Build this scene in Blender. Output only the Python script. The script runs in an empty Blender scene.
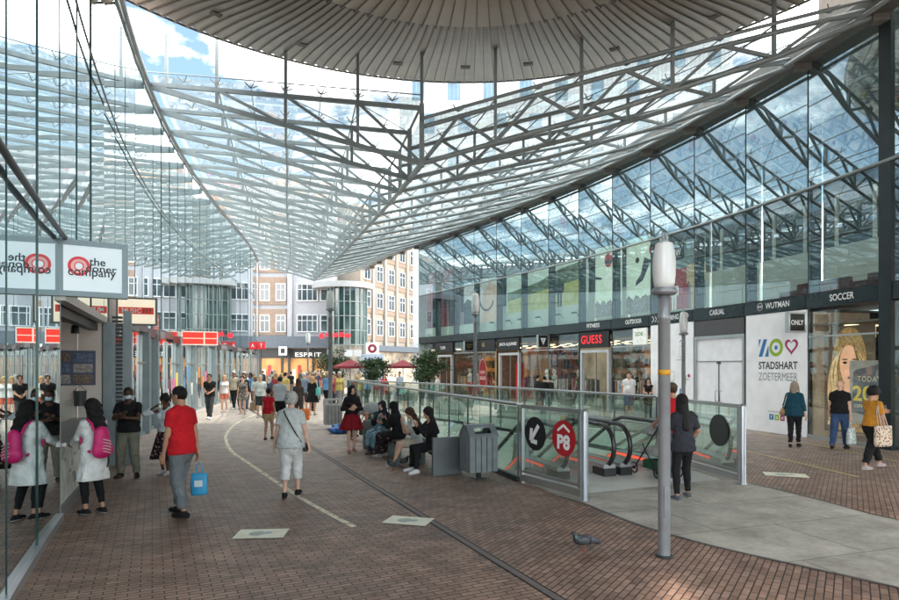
import bpy, bmesh, math, random
import numpy as np
from mathutils import Vector, Matrix
random.seed(7); np.random.seed(7)
S = bpy.context.scene
COL = S.collection
PI = math.pi
V = Vector
EYE = 2.12

# ------------------------------------------------------------------ materials
_mats = {}
def mat(name, col, rough=0.6, metal=0.0, var=0.12, scale=6.0, bump=0.0, emit=0.0, spec=0.5, coat=0.0, dirt=0.0):
    key = name
    if key in _mats: return _mats[key]
    m = bpy.data.materials.new(name); m.use_nodes = True
    nt = m.node_tree; b = nt.nodes['Principled BSDF']
    b.inputs['Roughness'].default_value = rough
    b.inputs['Metallic'].default_value = metal
    b.inputs['Specular IOR Level'].default_value = spec
    if coat: b.inputs['Coat Weight'].default_value = coat
    tc = nt.nodes.new('ShaderNodeTexCoord')
    n = nt.nodes.new('ShaderNodeTexNoise'); n.inputs['Scale'].default_value = scale; n.inputs['Detail'].default_value = 5
    nt.links.new(tc.outputs['Object'], n.inputs['Vector'])
    r = nt.nodes.new('ShaderNodeValToRGB')
    c = Vector(col[:3])
    lo = c*(1-var); hi = c*(1+var)
    r.color_ramp.elements[0].position = 0.3; r.color_ramp.elements[1].position = 0.7
    r.color_ramp.elements[0].color = (*lo, 1); r.color_ramp.elements[1].color = (*hi, 1)
    nt.links.new(n.outputs['Fac'], r.inputs['Fac'])
    nt.links.new(r.outputs['Color'], b.inputs['Base Color'])
    mr = nt.nodes.new('ShaderNodeMapRange')
    mr.inputs['To Min'].default_value = max(0.02, rough-0.08); mr.inputs['To Max'].default_value = min(1, rough+0.08)
    nt.links.new(n.outputs['Fac'], mr.inputs['Value']); nt.links.new(mr.outputs['Result'], b.inputs['Roughness'])
    if bump:
        n2 = nt.nodes.new('ShaderNodeTexNoise'); n2.inputs['Scale'].default_value = scale*5; n2.inputs['Detail'].default_value = 4
        nt.links.new(tc.outputs['Object'], n2.inputs['Vector'])
        bp = nt.nodes.new('ShaderNodeBump'); bp.inputs['Strength'].default_value = bump; bp.inputs['Distance'].default_value = 0.02
        nt.links.new(n2.outputs['Fac'], bp.inputs['Height']); nt.links.new(bp.outputs['Normal'], b.inputs['Normal'])
    if emit:
        nt.links.new(r.outputs['Color'], b.inputs['Emission Color']); b.inputs['Emission Strength'].default_value = emit
    _mats[key] = m
    return m

def fabric(col, name='fabric'):
    key = '%s_%02x%02x%02x' % (name, *[int(255*min(1, max(0, c))**(1/2.2)) for c in col])
    new = key not in _mats
    m = mat(key, col, 0.85, var=0.20, scale=5, bump=0.10, spec=0.2)
    if new:      # creases: a stretched noise pressed into the cloth
        nt = m.node_tree; b = nt.nodes['Principled BSDF']
        tc = nt.nodes.new('ShaderNodeTexCoord'); mp = nt.nodes.new('ShaderNodeMapping'); mp.inputs['Scale'].default_value = (9, 9, 5); mp.inputs['Rotation'].default_value = (.5, .35, 0)
        n = nt.nodes.new('ShaderNodeTexNoise'); n.inputs['Scale'].default_value = 1.1; n.inputs['Detail'].default_value = 3; n.inputs['Distortion'].default_value = 1.6
        nt.links.new(tc.outputs['Object'], mp.inputs['Vector']); nt.links.new(mp.outputs[0], n.inputs['Vector'])
        old = b.inputs['Normal'].links[0].from_node
        bp = nt.nodes.new('ShaderNodeBump'); bp.inputs['Strength'].default_value = .55; bp.inputs['Distance'].default_value = .05
        nt.links.new(n.outputs['Fac'], bp.inputs['Height']); nt.links.new(old.outputs['Normal'], bp.inputs['Normal']); nt.links.new(bp.outputs['Normal'], b.inputs['Normal'])
    return m

def glass_mat(name, tint, gloss_min, gloss_max, rough=0.0, tintgloss=(0.9, 0.97, 0.96), milk=0.0):
    m = bpy.data.materials.new(name); m.use_nodes = True; nt = m.node_tree
    for n in list(nt.nodes): nt.nodes.remove(n)
    out = nt.nodes.new('ShaderNodeOutputMaterial')
    tr = nt.nodes.new('ShaderNodeBsdfTransparent'); tr.inputs['Color'].default_value = (*tint, 1)
    gl = nt.nodes.new('ShaderNodeBsdfGlossy'); gl.inputs['Color'].default_value = (*tintgloss, 1); gl.inputs['Roughness'].default_value = rough
    lw = nt.nodes.new('ShaderNodeLayerWeight'); lw.inputs['Blend'].default_value = 0.35
    mr = nt.nodes.new('ShaderNodeMapRange'); mr.inputs['To Min'].default_value = gloss_min; mr.inputs['To Max'].default_value = gloss_max
    nt.links.new(lw.outputs['Fresnel'], mr.inputs['Value'])
    mx = nt.nodes.new('ShaderNodeMixShader')
    nt.links.new(mr.outputs['Result'], mx.inputs['Fac'])
    src = tr
    if milk:
        tl = nt.nodes.new('ShaderNodeBsdfTranslucent'); tl.inputs['Color'].default_value = (0.9, 0.95, 0.95, 1)
        m2 = nt.nodes.new('ShaderNodeMixShader'); m2.inputs['Fac'].default_value = milk
        nt.links.new(tr.outputs[0], m2.inputs[1]); nt.links.new(tl.outputs[0], m2.inputs[2]); src = m2
    nt.links.new(src.outputs[0], mx.inputs[1]); nt.links.new(gl.outputs[0], mx.inputs[2])
    nt.links.new(mx.outputs[0], out.inputs['Surface'])
    return m

def emis(name, col, strength, var=0.08, scale=1.5):
    return mat(name, col, 0.5, var=var, scale=scale, emit=strength)

# ------------------------------------------------------------------ objects
def tag(o, label=None, cat=None, group=None, kind=None):
    if label: o['label'] = label
    if cat: o['category'] = cat
    if group: o['group'] = group
    if kind: o['kind'] = kind
    return o

def thing(name, label, cat, loc=(0, 0, 0), rz=0.0, group=None):
    o = bpy.data.objects.new(name, None); COL.objects.link(o)
    o.empty_display_size = 0.2
    o.location = loc; o.rotation_euler = (0, 0, rz)
    return tag(o, label, cat, group)

def root_matrix(o):
    if o is None: return Matrix.Identity(4)
    m = Matrix.LocRotScale(o.location, o.rotation_euler, o.scale)
    return root_matrix(o.parent) @ m if o.parent else m

def link_mesh(name, me, parent=None, loc=None):
    o = bpy.data.objects.new(name, me); COL.objects.link(o)
    if parent is not None: o.parent = parent
    if loc is not None: o.location = loc
    return o

class MB:
    """collects shapes given in world coordinates (or in the parent's own when local=True)"""
    def __init__(s): s.v = []; s.f = []; s.mi = []; s.cur = 0; s.sm = []
    def m(s, i): s.cur = i; return s
    def add(s, vs, fs, smooth=False):
        n = len(s.v); s.v += [tuple(p) for p in vs]
        for f in fs: s.f.append(tuple(n+i for i in f)); s.mi.append(s.cur); s.sm.append(smooth)
        return s
    def hexa(s, p):
        return s.add(p, [(0, 3, 2, 1), (4, 5, 6, 7), (0, 1, 5, 4), (1, 2, 6, 5), (2, 3, 7, 6), (3, 0, 4, 7)])
    def box(s, c, d, rz=0.0):
        x, y, z = [k/2 for k in d]; cr, sr = math.cos(rz), math.sin(rz)
        P = [(-x, -y, -z), (x, -y, -z), (x, y, -z), (-x, y, -z), (-x, -y, z), (x, -y, z), (x, y, z), (-x, y, z)]
        return s.hexa([(c[0]+a*cr-b*sr, c[1]+a*sr+b*cr, c[2]+q) for a, b, q in P])
    def obox(s, o, u, v, w):
        o, u, v, w = V(o), V(u), V(v), V(w)
        return s.hexa([o, o+u, o+u+v, o+v, o+w, o+u+w, o+u+v+w, o+v+w])
    def beam(s, p, q, w, h, up=(0, 0, 1)):
        p, q = V(p), V(q); d = (q-p)
        if d.length < 1e-6: return s
        d.normalize(); up = V(up); a = d.cross(up)
        if a.length < 1e-4: a = d.cross(V((0, 1, 0)))
        a.normalize(); b = a.cross(d); a *= w/2; b *= h/2
        return s.hexa([p-a-b, p+a-b, q+a-b, q-a-b, p-a+b, p+a+b, q+a+b, q-a+b])
    def tube(s, p, q, r, n=8, r2=None, cap=True):
        p, q = V(p), V(q); r2 = r if r2 is None else r2; d = q-p
        if d.length < 1e-6: return s
        d.normalize(); a = d.cross(V((0, 0, 1)))
        if a.length < 1e-3: a = V((1, 0, 0))
        a.normalize(); b = d.cross(a)
        vs = []
        for c, rr in ((p, r), (q, r2)):
            for k in range(n):
                t = 2*PI*k/n; vs.append(c+a*(rr*math.cos(t))+b*(rr*math.sin(t)))
        s.add(vs, [(k, (k+1) % n, n+(k+1) % n, n+k) for k in range(n)], True)
        if cap:
            s.add(vs[:n], [tuple(range(n))[::-1]]); s.add(vs[n:], [tuple(range(n))])
        return s
    def path(s, pts, r, n=8, closed=False):
        pts = [V(p) for p in pts]; N = len(pts); rings = []
        pa = None
        for i, p in enumerate(pts):
            if closed: d = pts[(i+1) % N]-pts[i-1]
            else: d = pts[min(i+1, N-1)]-pts[max(i-1, 0)]
            d.normalize()
            if pa is None:
                a = d.cross(V((0, 0, 1)))
                if a.length < 1e-3: a = d.cross(V((1, 0, 0)))
            else: a = pa - d*pa.dot(d)
            a.normalize(); pa = a; b = d.cross(a)
            rr = r[i] if hasattr(r, '__len__') else r
            rings.append([p+a*(rr*math.cos(2*PI*k/n))+b*(rr*math.sin(2*PI*k/n)) for k in range(n)])
        vs = [q for R in rings for q in R]; fs = []
        for i in range(N if closed else N-1):
            j = (i+1) % N
            for k in range(n): fs.append((i*n+k, i*n+(k+1) % n, j*n+(k+1) % n, j*n+k))
        s.add(vs, fs, True)
        if not closed:
            s.add(rings[0], [tuple(range(n))[::-1]]); s.add(rings[-1], [tuple(range(n))])
        return s
    def lathe(s, c, prof, n=20, sx=1.0, sy=1.0):
        vs = []
        for r, z in prof:
            for k in range(n):
                t = 2*PI*k/n; vs.append((c[0]+sx*r*math.cos(t), c[1]+sy*r*math.sin(t), c[2]+z))
        fs = [(i*n+k, i*n+(k+1) % n, (i+1)*n+(k+1) % n, (i+1)*n+k) for i in range(len(prof)-1) for k in range(n)]
        s.add(vs, fs, True)
        s.add(vs[:n], [tuple(range(n))[::-1]]); s.add(vs[-n:], [tuple(range(n))])
        return s
    def prism(s, pts, z0, z1):
        n = len(pts); vs = [(x, y, z0) for x, y in pts]+[(x, y, z1) for x, y in pts]
        return s.add(vs, [tuple(range(n))[::-1], tuple(range(n, 2*n))]+[(k, (k+1) % n, n+(k+1) % n, n+k) for k in range(n)])
    def poly(s, pts): return s.add(pts, [tuple(range(len(pts)))])
    def mesh(s, name, mats, parent=None, local=False):
        me = bpy.data.meshes.new(name)
        vs = s.v
        if parent is not None and not local:
            inv = root_matrix(parent).inverted(); vs = [inv @ V(p) for p in vs]
        me.from_pydata(vs, [], s.f)
        for m_ in (mats if isinstance(mats, (list, tuple)) else [mats]): me.materials.append(m_)
        me.polygons.foreach_set('material_index', s.mi)
        me.polygons.foreach_set('use_smooth', s.sm)
        me.update()
        return me
    def build(s, name, mats, parent=None, label=None, local=False, recalc=False, bevel=0.0):
        me = s.mesh(name, mats, parent, local)
        if recalc or bevel:
            bm = bmesh.new(); bm.from_mesh(me)
            if bevel:
                bmesh.ops.remove_doubles(bm, verts=bm.verts, dist=1e-5)
                bmesh.ops.bevel(bm, geom=[e for e in bm.edges if len(e.link_faces) == 2 and e.calc_face_angle(0) > 0.6], offset=bevel, segments=2, affect='EDGES', profile=0.5)
            bmesh.ops.recalc_face_normals(bm, faces=bm.faces)
            bm.to_mesh(me); bm.free()
        o = link_mesh(name, me, parent)
        if label: o['label'] = label
        return o

def copy_tree(o, parent=None):
    c = o.copy(); COL.objects.link(c)
    if parent is not None:
        c.parent = parent
    for ch in list(o.children): copy_tree(ch, c)
    return c

class Plane:
    """a flat board: origin o, width axis u (unit), height axis v (unit); offset along n = u x v"""
    def __init__(s, o, u, v=(0, 0, 1)):
        s.o = V(o); s.u = V(u).normalized(); s.v = V(v).normalized(); s.n = s.u.cross(s.v).normalized()
    def p(s, x, y, off=0.0): return s.o+s.u*x+s.v*y+s.n*off

def text_on(mb, body, pl, x, y, w, h, off, bold=0.0, mirror=False, shear=0.0, thick=0.0, spacing=1.0):
    """lettering fitted into the box (x,y,w,h) of a Plane, added to mb"""
    cu = bpy.data.curves.new('lettering', 'FONT'); cu.body = body; cu.offset = bold; cu.shear = shear; cu.resolution_u = 3
    cu.extrude = 0.0; cu.space_character = spacing
    ob = bpy.data.objects.new('lettering', cu)
    COL.objects.link(ob)
    dg = bpy.context.evaluated_depsgraph_get()
    me = bpy.data.meshes.new_from_object(ob.evaluated_get(dg))
    co = [v.co.copy() for v in me.vertices]
    fs = [tuple(p.vertices) for p in me.polygons]
    bpy.data.objects.remove(ob); bpy.data.curves.remove(cu); bpy.data.meshes.remove(me)
    if not co: return
    x0 = min(c.x for c in co); x1 = max(c.x for c in co); y0 = min(c.y for c in co); y1 = max(c.y for c in co)
    vs = []
    for c in co:
        a = (c.x-x0)/(x1-x0); b = (c.y-y0)/(y1-y0)
        vs.append(pl.p(x+w*a, y+h*b, off))
    mb.add(vs, fs)

def ring2d(pl, cx, cy, r0, r1, off, a0=0, a1=2*PI, n=28, sx=1.0, sy=1.0):
    vs = []; fs = []
    for k in range(n+1):
        t = a0+(a1-a0)*k/n
        for r in (r0, r1): vs.append(pl.p(cx+sx*r*math.cos(t), cy+sy*r*math.sin(t), off))
    for k in range(n): fs.append((2*k, 2*k+1, 2*k+3, 2*k+2))
    return vs, fs
def disc2d(pl, cx, cy, rx, ry, off, n=28, rot=0.0):
    c, s_ = math.cos(rot), math.sin(rot)
    P = []
    for k in range(n):
        a, b = rx*math.cos(2*PI*k/n), ry*math.sin(2*PI*k/n)
        P.append(pl.p(cx+a*c-b*s_, cy+a*s_+b*c, off))
    return P
def G(px, py):
    """ground point seen at a picture position (survey of the photo)"""
    D = 600*EYE/(py-366.0); return ((px-450)/600*D, D)
# ------------------------------------------------------------------ people: signed distance fields polygonised with surface nets
def surface_nets(f, lo, h):
    neg = f < 0
    nx, ny, nz = f.shape
    c = np.zeros((nx-1, ny-1, nz-1), np.int8)
    for i in (0, 1):
        for j in (0, 1):
            for k in (0, 1):
                c += neg[i:nx-1+i, j:ny-1+j, k:nz-1+k]
    act = (c > 0) & (c < 8)
    ids = -np.ones(act.shape, np.int64)
    idx = np.argwhere(act)
    if len(idx) == 0: return np.zeros((0, 3)), np.zeros((0, 4), int)
    ids[tuple(idx.T)] = np.arange(len(idx))
    sm = np.zeros((len(idx), 3)); cnt = np.zeros(len(idx))
    corners = [(i, j, k) for i in (0, 1) for j in (0, 1) for k in (0, 1)]
    val = {cc: f[idx[:, 0]+cc[0], idx[:, 1]+cc[1], idx[:, 2]+cc[2]] for cc in corners}
    for a in corners:
        for ax in range(3):
            if a[ax] == 0:
                b = list(a); b[ax] = 1; b = tuple(b)
                va, vb = val[a], val[b]; x = (va < 0) != (vb < 0)
                t = np.where(x, va/np.where(x, va-vb, 1), 0)
                p = np.array(a)[None, :]*np.ones((len(idx), 1)); p[:, ax] = t
                sm += p*x[:, None]; cnt += x
    verts = lo+(idx+sm/np.maximum(cnt, 1)[:, None])*h
    faces = []
    for ax in range(3):
        o1, o2 = [(1, 2), (2, 0), (0, 1)][ax]
        sl = [slice(None)]*3; sh = [slice(None)]*3
        sl[ax] = slice(0, f.shape[ax]-1); sh[ax] = slice(1, f.shape[ax])
        a, b = neg[tuple(sl)], neg[tuple(sh)]
        e = np.argwhere(a != b)
        e = e[(e[:, o1] > 0) & (e[:, o2] > 0) & (e[:, o1] < f.shape[o1]-1) & (e[:, o2] < f.shape[o2]-1)]
        if not len(e): continue
        flip = a[tuple(e.T)]
        d1 = np.zeros(3, int); d1[o1] = 1; d2 = np.zeros(3, int); d2[o2] = 1
        q = np.stack([ids[tuple((e-d1-d2).T)], ids[tuple((e-d2).T)], ids[tuple(e.T)], ids[tuple((e-d1).T)]], 1)
        q[~flip] = q[~flip][:, ::-1]
        faces.append(q)
    return verts, np.concatenate(faces)

def grid(lo, hi, h):
    lo = np.array(lo, float)-2*h; hi = np.array(hi, float)+2*h
    n = np.maximum(4, np.ceil((hi-lo)/h).astype(int)+1)
    ax = [lo[i]+h*np.arange(n[i]) for i in range(3)]
    P = np.stack(np.meshgrid(*ax, indexing='ij'), -1)
    return P.astype(np.float32), lo
def smin(a, b, k):
    h = np.clip(0.5+0.5*(b-a)/k, 0, 1)
    return b*(1-h)+a*h-k*h*(1-h)
def s_cap(P, a, b, ra, rb, ysc=1.0):
    a = np.array(a, np.float32); b = np.array(b, np.float32); sc = np.array([1, 1/ysc, 1], np.float32)
    pa = (P-a)*sc; ba = (b-a)*sc
    t = np.clip((pa@ba)/max(float(ba@ba), 1e-9), 0, 1)
    d = np.sqrt(((pa-t[..., None]*ba)**2).sum(-1))-(ra+(rb-ra)*t)
    return d*(0.5+0.5*ysc)
def s_ell(P, c, r):
    q = (P-np.array(c, np.float32))/np.array(r, np.float32)
    l = np.sqrt((q*q).sum(-1)); return (l-1)*min(r)
def s_plane(P, o, n):
    n = np.array(n, np.float32); n = n/np.linalg.norm(n)
    return (P-np.array(o, np.float32))@n
def union(L, k=0.03):
    d = L[0]
    for e in L[1:]: d = smin(d, e, k)
    return d

def np_mesh(name, verts, faces, mats, mi=None, smooth=True):
    me = bpy.data.meshes.new(name)
    me.from_pydata(verts.tolist() if hasattr(verts, 'tolist') else verts, [], faces.tolist() if hasattr(faces, 'tolist') else faces)
    for m_ in mats: me.materials.append(m_)
    if mi is not None: me.polygons.foreach_set('material_index', np.asarray(mi, np.int32))
    if smooth: me.polygons.foreach_set('use_smooth', np.ones(len(me.polygons), bool))
    me.update(); return me

_cache = {}
def head_mesh(h):
    if ('head', h) in _cache: return _cache[('head', h)]
    P, lo = grid((-.10, -.13, -.17), (.10, .15, .14), h)
    d = union([s_ell(P, (0, -.012, .028), (.074, .094, .092)), s_ell(P, (0, .022, -.035), (.058, .068, .085)), s_ell(P, (0, .045, -.082), (.034, .034, .03))], .03)
    d = smin(d, s_cap(P, (0, -.02, -.06), (0, -.03, -.17), .053, .055), .02)
    d = smin(d, s_cap(P, (0, .083, .012), (0, .105, -.022), .009, .015), .012)
    for sx in (-1, 1):
        d = -smin(-d, s_ell(P, (sx*.031, .098, .012), (.017, .016, .011)), .008) if h < .02 else d
        d = smin(d, s_ell(P, (sx*.077, -.012, -.005), (.012, .022, .034)), .008)
        d = smin(d, s_ell(P, (sx*.03, .08, .03), (.022, .012, .007)), .01)
        d = np.minimum(d, s_ell(P, (sx*.031, .078, .010), (.013, .012, .011)))
    d = smin(d, s_ell(P, (0, .083, -.055), (.024, .012, .006)), .006)
    d = smin(d, s_ell(P, (0, .080, -.067), (.02, .012, .007)), .006)
    v, f = surface_nets(d, lo, h)
    c = v[f].mean(1); mi = np.zeros(len(f), int)
    for sx in (-1, 1):
        e = ((c[:, 0]-sx*.031)/.011)**2+((c[:, 2]-.010)/.007)**2 < 1
        mi[e & (c[:, 1] > .06)] = 1
        br = (np.abs(c[:, 0]-sx*.031) < .02) & (np.abs(c[:, 2]-.033) < .0045) & (c[:, 1] > .06); mi[br] = 1
    mo = (np.abs(c[:, 0]) < .022) & (c[:, 2] < -.049) & (c[:, 2] > -.072) & (c[:, 1] > .07); mi[mo] = 2
    _cache[('head', h)] = (v, f, mi); return v, f, mi

def hand_mesh(h, curl):
    """wrist at the origin, fingers towards -z, thumb on +y, palm faces +x"""
    key = ('hand', h, curl)
    if key in _cache: return _cache[key]
    P, lo = grid((-.03, -.06, -.21), (.10, .08, .03), h)
    d = union([s_cap(P, (0, 0, .02), (0, 0, -.02), .024, .022), s_cap(P, (0, .018, -.035), (0, .026, -.085), .015, .013), s_cap(P, (0, 0, -.03), (0, .004, -.092), .016, .013), s_cap(P, (0, -.016, -.035), (0, -.024, -.083), .015, .012)], .014)
    for y, L, spread in ((.028, .072, .10), (.010, .080, .02), (-.009, .074, -.06), (-.026, .058, -.16)):
        p = np.array([0, y, -.088]); ang = 0.15+curl*.35; q = p; r = .0092
        for seg, fr in enumerate((.44, .32, .24)):
            dx, dz = math.sin(ang), -math.cos(ang)
            e = q+L*fr*np.array([dx, spread*abs(dz)*.6, dz])
            d = smin(d, s_cap(P, q, e, r, r*.88), .004); q = e; r *= .9; ang += curl*.75
    t0 = np.array([.004, .022, -.028]); t1 = t0+np.array([.018, .032, -.028]); t2 = t1+np.array([.012+.01*curl, .012-.012*curl, -.030])
    d = smin(d, s_cap(P, t0, t1, .0135, .0115), .01); d = smin(d, s_cap(P, t1, t2, .011, .009), .005)
    v, f = surface_nets(d, lo, h)
    _cache[key] = (v, f); return v, f

def ik(a, c, l1, l2, hint):
    a, c, hint = V(a), V(c), V(hint); d = c-a; L = min(d.length, (l1+l2)*.999); d.normalize()
    c = a+d*L
    x = (l1*l1-l2*l2+L*L)/(2*L); y = math.sqrt(max(0, l1*l1-x*x))
    h = hint-d*hint.dot(d)
    if h.length < 1e-4: h = V((0, 0, 1)).cross(d)
    h.normalize(); return a+d*x+h*y, c

SKIN = {'fair': (.62, .37, .27), 'tan': (.42, .22, .14), 'brown': (.20, .095, .055), 'dark': (.09, .042, .026)}
def skin_mat(t): return mat('skin_'+t, SKIN[t], 0.5, var=.06, scale=14, bump=.05, spec=.35)
def hair_mat(name, col):
    new = 'hair_'+name not in _mats
    m = mat('hair_'+name, col, 0.6, var=.5, scale=34, bump=.3, spec=.25)
    if new:
        nt = m.node_tree; b = nt.nodes['Principled BSDF']; tc = nt.nodes.new('ShaderNodeTexCoord'); mp = nt.nodes.new('ShaderNodeMapping'); mp.inputs['Scale'].default_value = (95, 95, 9)
        n = nt.nodes.new('ShaderNodeTexNoise'); n.inputs['Scale'].default_value = 1; n.inputs['Detail'].default_value = 3; n.inputs['Distortion'].default_value = .6
        nt.links.new(tc.outputs['Object'], mp.inputs['Vector']); nt.links.new(mp.outputs[0], n.inputs['Vector'])
        bp = nt.nodes.new('ShaderNodeBump'); bp.inputs['Strength'].default_value = .9; bp.inputs['Distance'].default_value = .02
        nt.links.new(n.outputs['Fac'], bp.inputs['Height']); nt.links.new(bp.outputs['Normal'], b.inputs['Normal'])
        r = nt.nodes.new('ShaderNodeValToRGB'); c = Vector(col); r.color_ramp.elements[0].position = .35; r.color_ramp.elements[1].position = .68
        r.color_ramp.elements[0].color = (*(c*.45), 1); r.color_ramp.elements[1].color = (*(c*1.5), 1); nt.links.new(n.outputs['Fac'], r.inputs['Fac']); nt.links.new(r.outputs['Color'], b.inputs['Base Color'])
    return m
HAIR = {'black': (.012, .010, .010), 'brown': (.06, .032, .018), 'grey': (.48, .47, .45), 'blond': (.50, .34, .16), 'white': (.62, .60, .57)}

def person(label, X, Y, yaw, H=1.7, skin='fair', hair=('short', 'brown'), top=None, bottom=None, shoes=(.02, .02, .02), sole=None,
           female=False, pose=None, h=.016, z=0.0, group=None, build=1.0, cap=None, mask=False, socks=None, name='person', mannequin=False):
    """yaw 0 faces away from the camera (+Y); everything is modelled 1.75 m tall and scaled"""
    pose = pose or {}
    s = H/1.75
    root = thing(name, label, 'person' if not mannequin else 'mannequin', (X, Y, z), yaw, group)
    pz = pose.get('pelvis', .955); py = pose.get('pelvis_y', 0.0)
    lean = pose.get('lean', 0.03); tw = 0.0
    up = V((pose.get('side', 0.0), math.sin(lean), math.cos(lean))).normalized(); fw = V((0, math.cos(lean), -math.sin(lean)))
    pel = V((0, py, pz)); at = lambda u, f=0, x=0: pel+up*u+fw*f+V((x, 0, 0))
    sw = (.148 if female else .168)*(1+.5*(build-1)); hipx = .088
    # legs
    FT = pose.get('feet', ((-.10, .0, 0), (.10, .0, 0)))        # left (-x), right (+x)
    tilt = pose.get('foot_tilt', (0, 0))
    legs = []
    for i, sx in ((0, -1), (1, 1)):
        hip = pel+V((sx*hipx, 0, -.03)); fx, fy, fz = FT[i]
        kn, an = ik(hip, (fx, fy, fz+.085), .43, .43, pose.get('knee_hint', ((0, 1, .15), (0, 1, .15)))[i])
        legs.append((hip, kn, an))
    # arms
    HT = pose.get('hands', ((-.23, .05, .78), (.23, .05, .78)))
    HH = pose.get('elbow_hint', ((-.35, -1, -.3), (.35, -1, -.3)))
    arms = []
    for i, sx in ((0, -1), (1, 1)):
        sh = at(.455, -.005, sx*sw); el, wr = ik(sh, HT[i], .285, .25, HH[i]); arms.append((sh, el, wr))
    hc = at(.695, .02+pose.get('head_fwd', 0.0))
    waist = (.125 if female else .142)*build; chest = (.148 if female else .168)*build; hipr = (.168 if female else .158)*build
    A = lambda p: np.array(p, np.float32)

    def torso(P, g=0.0, neck=True):
        L = [s_cap(P, at(-.04), at(.06), hipr+g, (hipr+waist)/2+g, .66), s_cap(P, at(.05), at(.20), (hipr+waist)/2+g-.006, waist+g, .66),
             s_cap(P, at(.18), at(.38), waist+g, chest+g, .64), s_cap(P, at(.36), at(.465), chest+g, sw*.55+g*.7, .58),
             s_cap(P, at(.452, -.01, -sw*.80), at(.452, -.01, sw*.80), .048+g*.5, .048+g*.5), s_cap(P, at(.455, -.01, -sw*.5), at(.545, -.01, 0), .035+g*.3, .04), s_cap(P, at(.455, -.01, sw*.5), at(.545, -.01, 0), .035+g*.3, .04)]
        if neck: L.append(s_cap(P, at(.46, -.005), at(.60, .01), .062+g*.6, .052+g*.4))
        if female:
            for sx in (-1, 1): L.append(s_ell(P, at(.335, .085, sx*.07), (.07+g, .06+g, .068+g)))
        elif build > 1.05:
            L.append(s_ell(P, at(.14, .05), (.15*build+g, .13*build+g, .15+g)))
        return union(L, .03)
    def leg(P, i, g=0.0, cut=1.0, g2=None, kk=.03):
        hip, kn, an = legs[i]; g2 = g if g2 is None else g2
        d = union([s_cap(P, hip, kn, .088*build+g, .056+g2), s_cap(P, kn, an, .054+g2, .036+g2), s_cap(P, kn+(an-kn)*.15-fw*.018, kn+(an-kn)*.45-fw*.02, .048+g2*.8, .044+g2*.8)], kk)
        return d
    def legcut(P, d, i, t):
        """t in 0..2: 0 hip, 1 knee, 2 ankle"""
        hip, kn, an = legs[i]
        a, b, tt = (hip, kn, t) if t <= 1 else (kn, an, t-1)
        p = a+(b-a)*tt; return np.maximum(d, s_plane(P, p, (b-a)))
    def arm(P, i, g=0.0, g2=None):
        sh, el, wr = arms[i]; g2 = g if g2 is None else g2
        return union([s_cap(P, sh, el, .047*(.9 if female else 1.05)+g, .040*(.88 if female else 1)+g2), s_cap(P, el, wr, .040*(.88 if female else 1)+g2, .025+g2)], .025)
    def armcut(P, d, i, t):
        sh, el, wr = arms[i]
        a, b, tt = (sh, el, t) if t <= 1 else (el, wr, t-1)
        p = a+(b-a)*tt; near = s_plane(P, p, (b-a))
        return np.maximum(d, near)
    pts = [pel, at(.6), *[q for l in legs for q in l], *[q for a_ in arms for q in a_]]
    mn = V((min(p.x for p in pts), min(p.y for p in pts), min(p.z for p in pts))); mx = V((max(p.x for p in pts), max(p.y for p in pts), max(p.z for p in pts)))
    def emit(nm, fn, lo, hi, mats, midx=None, parent=root, hh=None):
        hh = hh or h
        P, l0 = grid(lo, hi, hh); d = fn(P); v, f = surface_nets(d, l0, hh)
        if len(f) == 0: return None
        me = np_mesh(nm, v*s, f, mats, None if midx is None else midx(v[f].mean(1)))
        return link_mesh(nm, me, parent)

    # ---- body: one continuous mesh (trunk and limbs), with the head and the two hands grown onto it
    sk = skin if not isinstance(skin, str) else skin_mat(skin)
    P, l0 = grid(mn-V((.2, .2, .1)), mx+V((.2, .2, .05)), max(h, .014))
    d = union([torso(P, -.004)]+[leg(P, i, -.004) for i in (0, 1)]+[arm(P, i) for i in (0, 1)], .03)
    for i in (0, 1):
        an = legs[i][2]; ft = V((0, 1, 0)); 
        d = smin(d, s_cap(P, an-V((0, .02, .04)), an+V((0, .11, -.05)), .034, .026), .02)
    v, f = surface_nets(d, l0, max(h, .014)); vs = [v]; fs = [f]; ms = [np.zeros(len(f), int)]
    n = len(v)
    hh = min(.008, h*.6) if h < .022 else .014
    hv, hf, hm = head_mesh(hh)
    hyaw, hpit = pose.get('head', (0, 0)); hr = pose.get('head_roll', 0)
    RH = np.array(Matrix.Rotation(hyaw, 3, 'Z') @ Matrix.Rotation(-hpit-lean*.5, 3, 'X') @ Matrix.Rotation(hr, 3, 'Y'))
    hvv = hv@RH.T*1.05+A(hc); vs.append(hvv); fs.append(hf+n); ms.append(hm); n += len(hv)
    for i, sx in ((0, -1), (1, 1)):
        sh, el, wr = arms[i]
        curl = pose.get('curl', (.45, .45))[i]
        gv, gf = hand_mesh(.0045 if h < .014 else (.006 if h < .022 else .010), curl)
        zax = -(wr-el).normalized()
        bend = pose.get('wrist', (None, None))[i]
        if bend is not None: zax = -V(bend).normalized()
        palm = V(pose.get('palm', ((1, .2, 0), (-1, .2, 0)))[i])
        xax = (palm-zax*palm.dot(zax)).normalized(); yax = zax.cross(xax)
        Mx = np.array([[xax.x, yax.x, zax.x], [xax.y, yax.y, zax.y], [xax.z, yax.z, zax.z]])
        gv2 = gv.copy()
        flip = yax.dot(V(pose.get('thumb', ((0, 1, .3), (0, 1, .3)))[i])) < 0
        if flip: gv2[:, 1] *= -1; gf2 = gf[:, ::-1]
        else: gf2 = gf
        vs.append(gv2@Mx.T*1.04+A(wr)); fs.append(gf2+n); ms.append(np.zeros(len(gf), int)); n += len(gv)
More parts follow.
